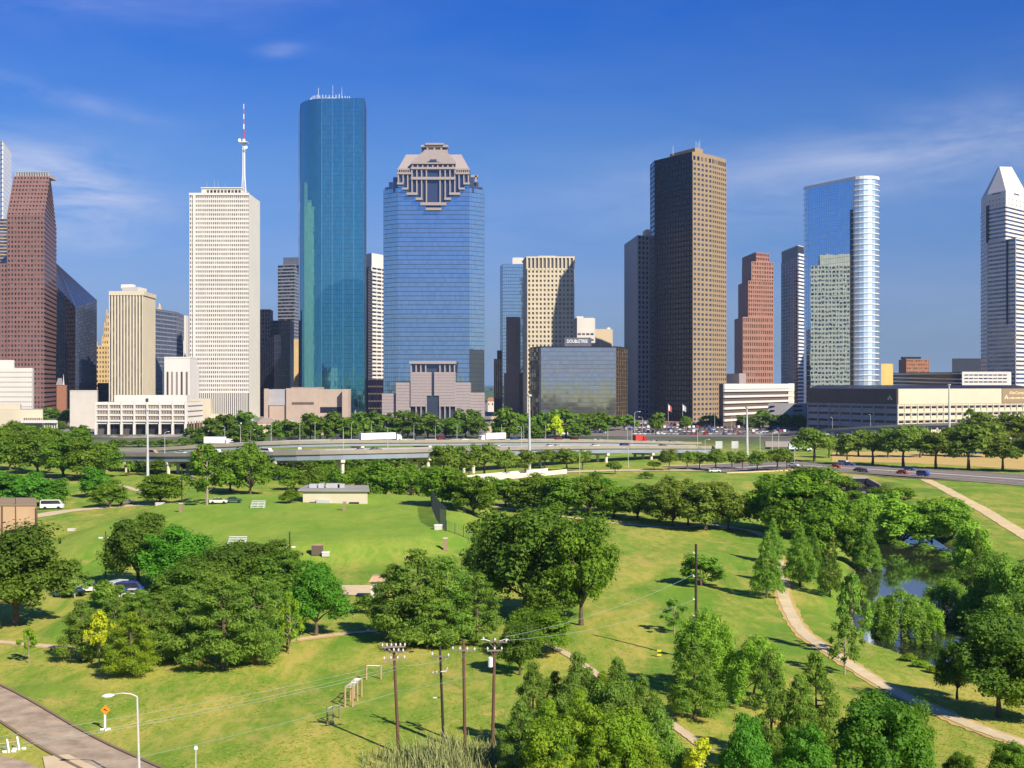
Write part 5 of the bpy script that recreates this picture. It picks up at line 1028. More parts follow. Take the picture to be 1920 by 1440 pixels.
# ---- lower left: big oaks, bright oak, pine-like clump, saplings
T('oak', 'leaf_dark', 30, 1172, 1000, 195, 'huge dark oak at the left edge below the tan block')
T('oak', 'leaf_dark', 258, 1098, 973, 125, 'dark leafy oak left of the bright green oak on the lawn slope')
T('oak', 'leaf_bright', 335, 1108, 996, 140, 'bright lime-green oak at the foot of the raised lawn')
rowof('oak', 'leaf_dark', [(415, 1138, 1034, 150), (470, 1120, 1018, 130), (520, 1140, 1040, 120), (360, 1150, 1060, 130)], '{o} from the left of the dark oaks massed below the raised lawn', 'dark oaks below the raised lawn')
rowof('pine', 'leaf_pine', [(300, 1238, 1118, 105), (352, 1232, 1100, 130), (418, 1256, 1082, 165), (478, 1246, 1085, 130), (262, 1205, 1108, 90), (390, 1200, 1075, 130), (508, 1215, 1090, 90)], '{o} from the left in the green pine clump left of the playground', 'pines left of the playground')
T('pine', 'leaf_pine', 152, 1240, 1128, 92, 'slim pine at the left end of the sapling group by the thin path')
T('young', 'leaf_yellow', 186, 1250, 1150, 62, 'small yellow tree standing among green saplings near the thin path')
T('pine', 'leaf_lime', 246, 1268, 1150, 112, 'wide low green tree right of the small yellow tree')
T('pine', 'leaf_pine', 215, 1232, 1120, 80, 'green sapling just behind the small yellow tree')
T('open', 'leaf_olive', 140, 1122, 1052, 70, 'grey-green tree beside the parked cars right of the huge dark oak')
T('shrub', 'leaf_olive', 198, 1138, 1085, 70, 'grey-green bush hiding the lower half of the parked vans')
T('young', 'leaf_lime', 54, 1243, 1182, 42, 'lone pale sapling on the lawn near the left edge')
T('oak', 'leaf_bright', 592, 1192, 1064, 112, 'vivid green oak at the right end of the big clump')
T('open', 'leaf_lime', 543, 1226, 1112, 58, 'thin yellow-green tree in front of the vivid green oak')
rowof('pine', 'leaf_pine', [(782, 1208, 1034, 175), (738, 1198, 1062, 110), (838, 1204, 1048, 150), (895, 1204, 1078, 110), (812, 1212, 1100, 120)], '{o} from the left in the grey-green pine clump in front of the small kiosk', 'pine clump in front of the kiosk')
T('shrub', 'leaf_olive', 690, 1150, 1112, 58, 'small olive bush beside the kiosk under the pine clump')
T('pine', 'leaf_pine', 226, 1165, 1098, 60, 'green sapling half hiding the white van')
T('shrub', 'leaf_oak', 268, 1150, 1108, 56, 'dark bush in front of the blue van')
# ---- centre: big broad oaks
T('oak', 'leaf_dark', 985, 1160, 960, 205, 'biggest broad dark oak at the centre of the park')
T('oak', 'leaf_oak', 1090, 1172, 982, 140, 'tall dark oak on the right of the biggest broad oak')
T('oak', 'leaf_dark', 925, 1110, 988, 105, 'dark oak on the left of the biggest broad oak')
T('oak', 'leaf_dark', 1040, 1172, 1060, 110, 'low dark oak tucked between the two tallest central oaks')
T('oak', 'leaf_oak', 1010, 1228, 1146, 118, 'flat-crowned oak crossed by the green power lines')
T('oak', 'leaf_dark', 975, 1266, 1176, 78, 'small dark oak beside the rightmost utility pole')
# ---- bottom centre pine clump
rowof('pine', 'leaf_pine', [(1000, 1410, 1246, 92), (1040, 1395, 1262, 80), (1084, 1408, 1228, 100), (1130, 1400, 1262, 84, 'leaf_lime'), (1158, 1425, 1238, 96), (1205, 1432, 1270, 92), (975, 1465, 1318, 90), (1030, 1470, 1316, 100, 'leaf_lime'), (1088, 1480, 1300, 104, 'leaf_lime'), (1142, 1470, 1322, 100), (1190, 1500, 1330, 110, 'leaf_lime'), (1240, 1500, 1362, 96), (1060, 1525, 1372, 110), (1122, 1535, 1366, 112, 'leaf_lime'), (1215, 1545, 1395, 104, 'leaf_lime')], '{o} from the left in the pine clump at the bottom centre', 'pine clump at the bottom centre')
rowof('oak', 'leaf_lime', [(1035, 1520, 1362, 112), (1100, 1512, 1338, 124), (1172, 1530, 1352, 120), (1236, 1500, 1350, 86, 'leaf_pine'), (1150, 1440, 1284, 100, 'leaf_pine'), (1212, 1458, 1316, 92, 'leaf_pine'), (1065, 1452, 1300, 96, 'leaf_pine')], '{o} from the left of the rounded leafy trees among the bottom centre pines', 'rounded trees among the bottom centre pines')
T('oak', 'leaf_bright', 1012, 1450, 1345, 80, 'small vivid green tree at the left foot of the bottom pine clump')
T('open', 'leaf_yellow', 1318, 1520, 1388, 112, 'yellow-leaved tree at the bottom edge right of the pine clump')
T('oak', 'leaf_bright', 1400, 1530, 1358, 100, 'vivid green tree at the bottom edge right of the yellow one')
# ---- right of centre
T('willow', 'leaf_willow', 1326, 1300, 1138, 135, 'large drooping willow below the dark utility pole')
T('cone', 'leaf_cypress', 1302, 1348, 1200, 112, 'pale conical cypress in front of the large willow')
T('willow', 'leaf_willow', 1420, 1320, 1185, 120, 'loose light-green willow right of the large one')
T('open', 'leaf_pale', 1264, 1188, 1124, 62, 'small bare-branched tree casting a shadow left of the willow')
T('oakmid', 'leaf_olive', 1314, 1098, 1040, 86, 'round olive tree beside the dark utility pole on the open lawn')
T('pine', 'leaf_pine', 1445, 1465, 1228, 110, 'dark pine at the bottom right with its foot cut by the frame')
T('pine', 'leaf_olive', 1530, 1450, 1228, 120, 'grey-green pine with a bare trunk left of the path')
T('pine', 'leaf_olive', 1498, 1470, 1268, 100, 'thin grey-green pine between two bigger pines at bottom right')
T('oak', 'leaf_bright', 1512, 1530, 1372, 105, 'small vivid green tree at the bottom edge below the grey-green pines')
T('oak', 'leaf_bright', 1648, 1520, 1314, 165, 'large vivid green tree at the bottom right below the path')
T('oak', 'leaf_oak', 1712, 1490, 1330, 80, 'dark oak hugging the right side of the large vivid tree')
T('oak', 'leaf_oak', 1800, 1490, 1415, 62, 'small leafy treetop at the bottom edge near the lower right')
T('oak', 'leaf_oak', 1895, 1490, 1398, 80, 'leafy treetop in the bottom right corner')
# conifers along the path
for (px, ba, to, w, lab, k) in ((1438, 1121, 1002, 68, 'green cypress left of the path with a long shadow', 'cone'), (1449, 1056, 974, 55, 'cypress behind the green one at the bend of the path', 'cone'), (1500, 1100, 984, 72, 'broad cypress right of the path bend', 'cone'), (1556, 1119, 1018, 52, 'dark narrow cypress standing alone by the bayou lawn', 'spire'), (1526, 1085, 1000, 48, 'slender cypress between the broad one and the dark one', 'cone'), (1626, 1078, 982, 62, 'blue-green cypress on the tip of the bank by the water', 'cone'), (1598, 1228, 1078, 78, 'thin pale cypress with a bare trunk beside the water', 'open'), (1584, 1265, 1158, 74, 'young leafy tree on the inner curve of the path', 'open'), (1833, 1120, 996, 46, 'dark pointed cypress on the far bank of the bayou', 'spire')):
    T(k, 'leaf_dark' if 'dark' in lab else 'leaf_cypress' if k == 'cone' else 'leaf_pale', px, ba, to, w, lab)
# ---- right edge: bayou woods
T('oak', 'leaf_dark', 1872, 1345, 1166, 165, 'big dark oak at the right edge below the bayou')
T('oak', 'leaf_dark', 1795, 1312, 1206, 76, 'dark tree left of the big right-edge oak')
T('oak', 'leaf_oak', 1935, 1352, 1230, 120, 'dark oak half cut by the right edge below the bayou')
rowof('willow', 'leaf_willow', [(1690, 1215, 1100, 110, 'leaf_olive'), (1730, 1200, 1118, 86), (1778, 1160, 1082, 100, 'leaf_olive'), (1655, 1182, 1116, 64), (1820, 1180, 1108, 70, 'leaf_olive')], '{o} from the left of the light-green willows leaning over the bayou', 'willows over the bayou')
rowof('oak', 'leaf_olive', [(1890, 1258, 1120, 110), (1905, 1200, 1045, 120), (1862, 1175, 1050, 90), (1925, 1265, 1130, 110), (1890, 1180, 1080, 80)], '{o} from the left of the olive trees crowding the right bank', 'olive trees on the right bank')
rowof('oakmid', 'leaf_willow', [(1690, 1030, 940, 120), (1748, 1022, 932, 115), (1642, 1000, 925, 95), (1790, 1010, 940, 95), (1822, 1092, 985, 80), (1625, 1010, 940, 60)], '{o} from the left of the pale willows behind the bayou pool', 'pale willows behind the pool')
rowof('shrub', 'leaf_oak', [(1655, 946, 912, 50), (1690, 940, 912, 56), (1588, 922, 892, 52), (1570, 915, 888, 44), (1640, 932, 912, 34), (1600, 940, 918, 44)], '{o} bush beside the culvert mouth', 'bushes beside the culvert')
rowof('shrub', 'leaf_lime', [(1640, 1188, 1168, 34), (1662, 1206, 1186, 34), (1684, 1220, 1200, 34), (1704, 1240, 1224, 34), (1726, 1252, 1237, 32), (1748, 1262, 1248, 30), (1632, 1165, 1150, 26), (1618, 1140, 1122, 30), (1612, 1112, 1094, 30), (1622, 1180, 1160, 36)], '{o} yellow-green shrub on the near bank of the bayou', 'shrubs on the near bank')
rowof('oakmid', 'leaf_oak', [(1442, 992, 898, 115), (1502, 1008, 888, 150), (1556, 1015, 908, 110), (1500, 940, 878, 84), (1540, 1045, 955, 90), (1600, 1060, 968, 75), (1470, 1010, 930, 100), (1580, 1000, 930, 85)], '{o} from the left of the dense dark trees below the culvert', 'dense trees below the culvert')
rowof('shrubfar', 'leaf_olive', [(1648, 1030, 1008, 46), (1690, 1036, 1012, 50), (1735, 1040, 1018, 48), (1775, 1056, 1032, 44), (1800, 1078, 1052, 42), (1815, 1104, 1076, 42)], '{o} from the left of the low shrubs along the far bank of the pool', 'shrubs along the far bank')
# ---- thicket along the bayou, centre
rowof('oakmid', 'leaf_live_oak', [(1262, 988, 903, 95), (1322, 994, 902, 115), (1366, 994, 912, 80), (1290, 985, 905, 80), (1238, 978, 915, 70)], '{o} from the left of the dull olive trees in the centre thicket', 'olive trees of the centre thicket')
rowof('oakmid', 'leaf_oak', [(948, 950, 897, 85), (1002, 960, 893, 105), (1062, 966, 898, 95), (1104, 966, 893, 85), (1152, 970, 915, 80), (1196, 974, 912, 90), (1030, 955, 905, 80), (1130, 958, 905, 70)], '{o} from the left of the mixed green trees in the centre thicket', 'mixed green trees of the centre thicket')
rowof('shrub', 'leaf_bright', [(1098, 935, 893, 80), (1135, 930, 895, 60), (1170, 945, 912, 55), (985, 955, 935, 30), (1208, 935, 912, 50)], '{o} from the left of the bright bushes in the centre thicket', 'bright bushes of the centre thicket')
T('shrub', 'leaf_olive', 1212, 897, 884, 32, 'single grey-green bush on the grass strip beyond the thicket')
# ---- row behind the fence
rowof('oakmid', 'leaf_oak', [(722, 938, 868, 92), (770, 938, 876, 82), (830, 948, 874, 100), (888, 966, 892, 92), (860, 950, 884, 70), (690, 930, 880, 60), (800, 935, 878, 70)], '{o} from the left of the green oaks behind the lawn fence', 'green oaks behind the lawn fence')
# ---- left middle
T('open', 'leaf_oak', 388, 946, 836, 108, 'tall loose-leaved tree beside the park road at left', )
T('oakmid', 'leaf_oak', 300, 946, 888, 96, 'round dark tree behind the raised lawn at left')
T('shrub', 'leaf_oak', 543, 943, 916, 42, 'round dark bush left of the low beige building')
T('oakmid', 'leaf_oak', 207, 951, 905, 74, 'low round tree between the park road and the short path')
T('oakmid', 'leaf_bright', 176, 932, 878, 66, 'bright round tree behind the low round one at left')
rowof('oakmid', 'leaf_bright', [(18, 945, 890, 90), (62, 950, 892, 95), (102, 948, 900, 70), (-15, 940, 880, 80)], '{o} from the left of the bright trees around the parked white van', 'bright trees around the white van')
rowof('oakmid', 'leaf_oak', [(20, 882, 796, 90), (70, 888, 812, 95), (118, 896, 820, 105), (160, 900, 826, 90), (195, 895, 828, 80), (55, 862, 798, 80), (-20, 890, 800, 90), (140, 870, 808, 80), (100, 870, 800, 70)], '{o} from the left of the leafy trees massed at the left behind the park road', 'leafy trees massed at the left')
# palm
r = root('palm_tree', G(240, 893), 'shaggy brown palm beside the freeway pier at left', 'tree'); g = G(240, 893); k = g.y/F; t = MB(); t.tube([g, g+Vector((0, 0, 22*k))], [.5, .4], 7); t.build('trunk', MATS['bark'], r)
t = MB(); rr = random.Random(5)
for i in range(46):
    a = rr.uniform(0, 6.28); el = rr.uniform(-.9, .9); c = g+Vector((0, 0, 24*k)); L_ = 13*k*rr.uniform(.7, 1.1); d = Vector((math.cos(a)*math.cos(el), math.sin(a)*math.cos(el), math.sin(el))); s = d.cross(Vector((0, 0, 1))).normalized()*.35; e = c+d*L_*.6; e2 = c+d*L_-Vector((0, 0, L_*.3))
    t.quad(c-s*.3, c+s*.3, e+s, e-s); t.quad(e-s, e+s, e2+s*.2, e2-s*.2)
t.build('crown', MATS['leaf_olive'], r)
# ---- under and around the freeway
rowof('oakmid', 'leaf_oak', [(432, 922, 850, 80), (470, 928, 838, 90), (500, 900, 856, 60)], '{o} from the left of the dark trees in front of the freeway at left', 'dark trees in front of the freeway')
rowof('shrub', 'leaf_oak', [(548, 918, 876, 58), (590, 922, 872, 62), (632, 926, 876, 58), (610, 905, 868, 60), (672, 905, 872, 50), (530, 900, 868, 50), (652, 920, 880, 45)], '{o} from the left of the bushes under the freeway deck', 'bushes under the freeway deck')
rowof('oakfar', 'leaf_dark', [(560, 888, 858, 55), (605, 886, 855, 60), (640, 886, 856, 50), (700, 880, 850, 50), (520, 885, 856, 50), (290, 890, 862, 45), (305, 880, 858, 40), (350, 885, 852, 50), (735, 882, 852, 52), (775, 880, 852, 50), (812, 880, 852, 48), (580, 880, 856, 50), (660, 882, 852, 55), (440, 890, 858, 48), (400, 890, 860, 44), (260, 890, 864, 40)], '{o} from the left of the shaded trees beneath the two decks', 'shaded trees beneath the decks')
rowof('row', 'leaf_live_oak', [(832, 898, 838, 70), (862, 896, 842, 58), (908, 896, 838, 72), (948, 894, 846, 56), (985, 892, 848, 50), (1022, 878, 846, 50), (1062, 884, 846, 66), (1092, 880, 846, 40), (880, 898, 852, 48)], '{o} from the left of the small oaks behind the bayou bridge', 'small oaks behind the bayou bridge')
rowof('row', 'leaf_live_oak', [(1153, 889, 866, 34), (1226, 882, 866, 28), (1255, 882, 846, 44), (1288, 881, 848, 40), (1312, 880, 850, 36), (1342, 883, 846, 48), (1372, 880, 850, 40), (1392, 880, 848, 34), (1420, 885, 849, 44), (1458, 883, 844, 52), (1475, 880, 848, 36)], '{o} from the left of the small oaks lining the narrow road at right of centre', 'small oaks along the narrow road')
# ---- parkway row at the right
rowof('row', 'leaf_live_oak', [(1527, 866, 806, 84), (1588, 872, 818, 60), (1636, 872, 812, 78), (1694, 876, 806, 92), (1755, 880, 812, 88), (1816, 882, 804, 104), (1880, 884, 826, 84), (1945, 886, 815, 90)], '{o} from the left of the bare-limbed oaks along the far side of the parkway', 'oaks along the far side of the parkway')
rowof('row', 'leaf_live_oak', [(1555, 858, 818, 50), (1610, 856, 812, 60), (1665, 858, 808, 64), (1725, 858, 806, 66), (1785, 856, 802, 70), (1850, 858, 796, 84), (1905, 852, 782, 90), (1838, 830, 778, 80)], '{o} from the left of the dark oaks in the second row behind the parkway', 'second row of oaks behind the parkway')
T('open', 'leaf_olive', 1820, 822, 768, 42, 'thin tall tree against the cream side of the huge garage')
# ---- street trees downtown
rowof('oakfar', 'leaf_dark', [(395, 832, 785, 52), (425, 832, 778, 60), (452, 830, 766, 70), (440, 838, 800, 70), (480, 836, 800, 44), (515, 830, 790, 44), (545, 828, 784, 54), (582, 826, 776, 58), (612, 826, 772, 58), (640, 826, 786, 50), (690, 824, 772, 62), (728, 822, 772, 64), (765, 822, 772, 66), (802, 822, 776, 64), (835, 822, 780, 60), (872, 820, 768, 58), (895, 822, 782, 44), (380, 830, 800, 44), (360, 826, 802, 34), (470, 822, 790, 40), (660, 820, 790, 40), (780, 818, 788, 60), (850, 820, 792, 46), (710, 820, 790, 50), (560, 822, 795, 50)], '{o} from the left of the street trees behind the freeway left of centre', 'street trees left of centre')
rowof('oakfar', 'leaf_oak', [(600, 828, 782, 56), (654, 828, 784, 50), (955, 824, 766, 62), (985, 822, 772, 50), (1020, 822, 774, 50), (1062, 820, 768, 76), (1105, 812, 776, 58), (1140, 808, 774, 60), (1170, 806, 776, 50), (1232, 812, 775, 34), (1285, 806, 781, 30), (940, 824, 790, 44), (1000, 826, 795, 44), (1085, 822, 795, 40), (1125, 812, 790, 40)], '{o} from the left of the green trees in front of the hotel and towers', 'green trees in front of the hotel')
T('oakfar', 'leaf_yellow', 1040, 822, 780, 40, 'yellowing street tree in front of the reflective hotel')
rowof('oakfar', 'leaf_dark', [(1330, 800, 776, 40), (1395, 800, 780, 40), (1430, 806, 770, 52), (1465, 806, 774, 48), (1498, 806, 778, 36), (1412, 806, 786, 40)], '{o} from the left of the trees around the small grey garage', 'trees around the small grey garage')
rowof('oakfar', 'leaf_dark', [(95, 800, 766, 46), (125, 800, 768, 44), (158, 802, 768, 40), (85, 812, 782, 40), (30, 812, 786, 60), (60, 815, 790, 50), (110, 812, 790, 40), (150, 818, 795, 40)], '{o} from the left of the trees between the stone hall and the library', 'trees by the stone hall')
rowof('shrubfar', 'leaf_dark', [(220, 838, 822, 46), (262, 838, 822, 50), (305, 838, 822, 50), (345, 836, 820, 50), (375, 836, 815, 50)], '{o} from the left of the dark hedges below the library', 'hedges below the library')

# ---- reeds at the bottom centre
t = MB(); rr = random.Random(9)
for i in range(3600):
    px = rr.gauss(840, 85) if i % 4 else rr.uniform(1000, 1070); px = min(1075, max(680, px)); py = rr.uniform(1412, 1500)
    if 940 < px < 985 and rr.random() < .8: continue
    c = drop(*Gz(px, py)); h = rr.uniform(1.0, 2.9)*(1 if px < 950 else .9)*max(.35, 1-abs(px-840)/260); a = rr.uniform(0, 6.28); l = rr.uniform(.1, .5)*h; d = Vector((math.cos(a), math.sin(a), 0)); s = Vector((-d.y, d.x, 0))*.045
    m_ = c+d*l*.25+Vector((0, 0, h*.6)); e = c+d*l+Vector((0, 0, h)); t.quad(c-s, c+s, m_+s, m_-s); t.quad(m_-s, m_+s, e+s*.2, e-s*.2)
o = t.build('reeds', MATS['reed_green']); o['kind'] = 'stuff'; o['label'] = 'tall pale reeds at the feet of the utility poles'

# ---- rough grass on the near lawns: short tufts, thicker in patches
rs = np.random.default_rng(17); n = 40000
px_ = rs.uniform(-60, 1980, n); py_ = 1190+310*rs.random(n)**.8; D_ = (HC)*F/(py_-CY); X_ = (px_-CX)/F*D_; keep = (np.sin(X_*.35+1)*np.sin(D_*.27)+np.sin(X_*.13-D_*.19) > rs.uniform(-1.2, 1.0, n)); X_, D_ = X_[keep], D_[keep]
road_d = np.full(len(X_), 1e9)
for a_, c_ in zip(rl[:-1], rl[1:]):
    dx, dy = c_.x-a_.x, c_.y-a_.y; tt = np.clip(((X_-a_.x)*dx+(D_-a_.y)*dy)/(dx*dx+dy*dy), 0, 1); road_d = np.minimum(road_d, np.hypot(X_-a_.x-tt*dx, D_-a_.y-tt*dy))
tr_ = gp((1450, 1020), (1462, 1060), (1466, 1105), (1480, 1145), (1505, 1185), (1545, 1215), (1595, 1247), (1660, 1288), (1750, 1330), (1830, 1364), (1920, 1395), (2050, 1435)); tl_ = gp((-80, 1196), (0, 1204), (100, 1213), (260, 1219), (400, 1213), (520, 1204), (600, 1194), (640, 1189)); tc_ = gp((1005, 1195), (1037, 1213), (1080, 1237), (1115, 1262), (1170, 1300), (1230, 1340), (1290, 1380))
for ln, mn in ((tr_, 1.3), (tl_, 1.0), (tc_, .9)):
    for a_, c_ in zip(ln[:-1], ln[1:]):
        dx, dy = c_.x-a_.x, c_.y-a_.y; tt = np.clip(((X_-a_.x)*dx+(D_-a_.y)*dy)/(dx*dx+dy*dy), 0, 1); road_d = np.minimum(road_d, np.hypot(X_-a_.x-tt*dx, D_-a_.y-tt*dy)+3.1-mn)
street = np.array([(X__ < -33 and D__ < 113) for X__, D__ in zip(X_, D_)])
ok = (road_d > 3.1) & ~street & (bay_dist(X_, D_) > 2); X_, D_ = X_[ok], D_[ok]; Z_ = hgt(X_, D_); m_ = len(X_)
C = np.stack([X_, D_, Z_], 1); aa_ = rs.uniform(0, 6.28, m_); hh = rs.uniform(.02, .06, m_); wd = rs.uniform(.08, .22, m_); S1 = np.stack([np.cos(aa_), np.sin(aa_), 0*aa_], 1)*wd[:, None]; lean = np.stack([rs.normal(0, .06, m_), rs.normal(0, .06, m_), hh], 1)
Vg = np.stack([C-S1, C+S1, C+S1*.7+lean, C-S1*.5+lean*1.2], 1).reshape(-1, 3); me = bpy.data.meshes.new('grass'); me.from_pydata(Vg.tolist(), [], np.arange(4*m_).reshape(-1, 4).tolist())
at = me.attributes.new('rnd', 'FLOAT', 'FACE'); at.data.foreach_set('value', rs.random(m_).astype(np.float32)); me.materials.append(MATS['grass_blade']); o = bpy.data.objects.new('grass', me); COL.objects.link(o); o['kind'] = 'stuff'; o['label'] = 'rough grass tufts on the near lawns'
# ------------------------------------------------------------------ poles, lamps, wires, signs
mat('pole_wood', (0.135, 0.075, 0.05), 0.95, var=.3, scale=2.0, streak=.1); mat('dark_wood', (0.05, 0.035, 0.03), 0.9, var=.2); mat('crossarm', (0.26, 0.20, 0.16), 0.9); mat('insulator', (0.66, 0.64, 0.62), 0.4); mat('wire', (0.30, 0.42, 0.36), 0.5); mat('galvanised', (0.60, 0.60, 0.60), 0.45, .3)
mat('orange_sign', (0.85, 0.27, 0.015), 0.6, var=.03); mat('black_paint', (0.015, 0.015, 0.015), 0.6); mat('timber', (0.42, 0.29, 0.16), 0.85, var=.2, scale=2); mat('yellow_paint', (0.75, 0.55, 0.03), 0.6); mat('teal_metal', (0.10, 0.24, 0.22), 0.5); mat('kiosk_tan', (0.50, 0.33, 0.20), 0.8)
def px_line(p0, p1): return p0, p1
def utility_pole(bx, by, tx, ty, label, arms, group='wooden utility poles', extra=None, r0=.17, m='pole_wood'):
    g = G(bx, by); D = g.y; top = Vector((PX(tx, D), D, PZ(ty, D))); o = root('utility_pole', g, label, 'utility pole', group)
    t = MB(); t.tube([g-Vector((0, 0, .3)), top], [r0, r0*.72], 9); t.build('post', MATS[m], o)
    for (py, half, rz, ins, dz) in arms:
        f_ = (PZ(py, D)-g.z)/(top.z-g.z); c = g.lerp(top, f_)+Vector((0, -.18, 0)); w = half*D/F
        t = MB(); t.box(tuple(c), (2*w, .11, .13), rz); 
        d = Vector((math.cos(rz), math.sin(rz), 0)); t.tube([c-d*w*.6, c+Vector((0, .1, -.7))], .03, 4); t.tube([c+d*w*.6, c+Vector((0, .1, -.7))], .03, 4); ca = t.build('crossarm', MATS['crossarm'], o)
        for k in range(ins):
            u = -1+2*k/(ins-1); q = c+d*w*.95*u; t = MB(); t.tube([q+Vector((0, 0, .06)), q+Vector((0, 0, .16)), q+Vector((0, 0, .34))], [.05, .10, .05], 6); t.build('insulator', MATS['insulator'], ca)
    if extra: extra(o, g, top, D)
    return o, g, top
def can(o, g, top, D):
    f_ = (PZ(1240, D)-g.z)/(top.z-g.z); c = g.lerp(top, f_)+Vector((-.36, -.2, 0)); t = MB(); t.tube([c-Vector((0, 0, .45)), c+Vector((0, 0, .38)), c+Vector((0, 0, .45))], [.22, .22, .1], 10); t.build('transformer', MATS['white_metal'], o)
    for sx in (-1, 1):
        q = g.lerp(top, .95); t = MB(); t.tube([q, q+Vector((sx*1.0, -.1, .35)), q+Vector((sx*1.25, -.1, .3))], .05, 5); t.build('bracket', MATS['insulator'], o)
def arm_lamp(o, g, top, D):
    f_ = (PZ(1258, D)-g.z)/(top.z-g.z); c = g.lerp(top, f_); t = MB(); t.tube([c+Vector((-.8, -.1, -.12)), c+Vector((.5, -.1, 0)), c+Vector((.62, -.1, .35))], .06, 5); t.build('bracket', MATS['insulator'], o)
    f_ = (PZ(1308, D)-g.z)/(top.z-g.z); c = g.lerp(top, f_); t = MB(); t.box(tuple(c+Vector((-.45, 0, 0))), (.8, .1, .1)); t.build('bracket', MATS['insulator'], o)
UA = utility_pole(748, 1412, 738, 1206, 'leftmost brown utility pole with two stacked double crossarms', [(1212, 22, .1, 6, 0), (1221, 20, -.35, 5, 0), (1236, 20, .25, 4, 0)])
UB = utility_pole(832, 1392, 825, 1212, 'dark utility pole with a white bracket halfway, second from the left', [(1230, 17, -.3, 2, 0)], extra=arm_lamp, m='dark_wood', r0=.15)
UC = utility_pole(872, 1410, 869, 1199, 'utility pole with a single crossarm, third from the left', [(1219, 22, -.2, 4, 0)])
UD = utility_pole(923, 1416, 928, 1194, 'rightmost of the four utility poles carrying a white transformer', [(1202, 24, -.35, 3, 0), (1219, 14, .1, 3, 0)], extra=can)
def brk(o, g, top, D):
    for u in (.92, .72, .52, .38):
        q = g.lerp(top, u); t = MB(); t.tube([q, q+Vector((-.35, -.1, .08))], .06, 5); t.tube([q+Vector((-.35, -.1, .02)), q+Vector((-.35, -.1, .25))], .09, 6); t.build('insulator', MATS['insulator'], o)
    q = g.lerp(top, .27); t = MB(); t.tube([q+Vector((-.45, -.1, -.45)), q+Vector((-.45, -.1, .45))], .26, 10); t.build('transformer', MATS['white_metal'], o)
UE = utility_pole(1305, 1238, 1305, 1020, 'tall dark utility pole standing alone on the open lawn', [], group=None, extra=brk, r0=.2, m='dark_wood')
def wire(p, q, sag, label, group, r=.011, mt='wire'):
    p, q = Vector(p), Vector(q); pts = [p.lerp(q, k/14)-Vector((0, 0, sag*4*(k/14)*(1-k/14))) for k in range(15)]; t = MB(); t.tube(pts, r, 4); o = t.build('power_line', MATS[mt], loc=tuple(p)); tag(o, label, 'cable', group); return o
def top_at(U, f_, dx=0, dy=0): o, g, t_ = U; return g.lerp(t_, f_)+Vector((dx, dy, 0))
E0 = Vector((PX(-170, 86), 86, 8.2))
for i, (f_, dx, dz) in enumerate(((.80, -1.0, 1.2), (.79, 0.2, .35), (.78, 1.0, 0.2))): wire(top_at(UA, f_, dx), E0+Vector((i*.5, i*.3, dz-1.0)), .5, ('upper', 'middle', 'lower')[i]+' of the three power lines running left from the leftmost pole', 'power lines running left')
wire(top_at(UA, .55), E0+Vector((1, 0, -3.4)), .5, 'lowest sagging cable crossing left over the playground frames', 'power lines running left')
for i, (f_, dx, e, lab) in enumerate(((1.0, 1.0, .74, 'upper green power line from the rightmost pole to the lone dark pole'), (.97, 1.2, .52, 'lower green power line from the rightmost pole to the lone dark pole'))): wire(top_at(UD, f_, dx), top_at(UE, e, -.3), .8, lab, 'power lines crossing the right lawn', .015)
for (a, b_, fa, fb, da, db, lab) in ((UA, UB, .93, .93, 1, -.8, 'short wire between the two leftmost poles'), (UA, UB, .80, .88, .9, .8, 'second short wire between the two leftmost poles'), (UB, UC, .92, .93, .8, -1, 'short wire between the two middle poles'), (UC, UD, .93, .92, 1, -1, 'short wire between the two rightmost poles'), (UA, UC, .57, .67, 0, 0, 'low cable slung from the leftmost pole to the third'), (UC, UD, .67, .69, 0, 0, 'low cable slung from the third pole to the rightmost')): wire(top_at(a, fa, da, -.2), top_at(b_, fb, db, -.2), .15, lab, 'wires between the utility poles', .012)

# wooden lamp poles in the park
def park_pole(bx, by, tx, ty, label, wings=True, mt='pole_wood'):
    g = G(bx, by); D = g.y; tp = Vector((PX(tx, D), D, PZ(ty, D))); o = root('lamp_pole', g, label, 'lamp post'); t = MB(); t.tube([g-Vector((0, 0, .3)), tp], [.16, .11], 8); t.build('post', MATS[mt], o)
    if wings:
        for s in (-1, 1):
            q = tp-Vector((0, 0, 1.3 if wings != 'low' else 3.0)); t = MB(); t.tube([q, q+Vector((s*.5, -.1, .25))], .05, 5); t.build('bracket', MATS[mt], o); t = MB(); t.box(tuple(q+Vector((s*.75, -.15, .2))), (.7, .4, .22)); t.build('lamp_head', MATS['white_metal'], o)
park_pole(198, 1092, 198, 996, 'brown lamp pole with two small lamps left of the bright green oak'); park_pole(410, 1165, 410, 1078, 'lamp pole rising out of the dark oak mass'); park_pole(544, 1064, 543, 997, 'dark lamp pole with two white lamp heads on the raised lawn', 'low', 'dark_wood')
park_pole(30, 1012, 29, 932, 'brown pole in front of the tan block wall', False); park_pole(70, 1012, 69, 948, 'dark pole at the right corner of the tan block', False); park_pole(341, 946, 341, 880, 'dark pole beside the round tree on the far lawn', False, 'dark_wood'); park_pole(468, 934, 468, 870, 'thin dark pole beside the park road at left', False, 'dark_wood'); park_pole(538, 1222, 540, 1165, 'short grey pole under the thin yellow-green tree', False)
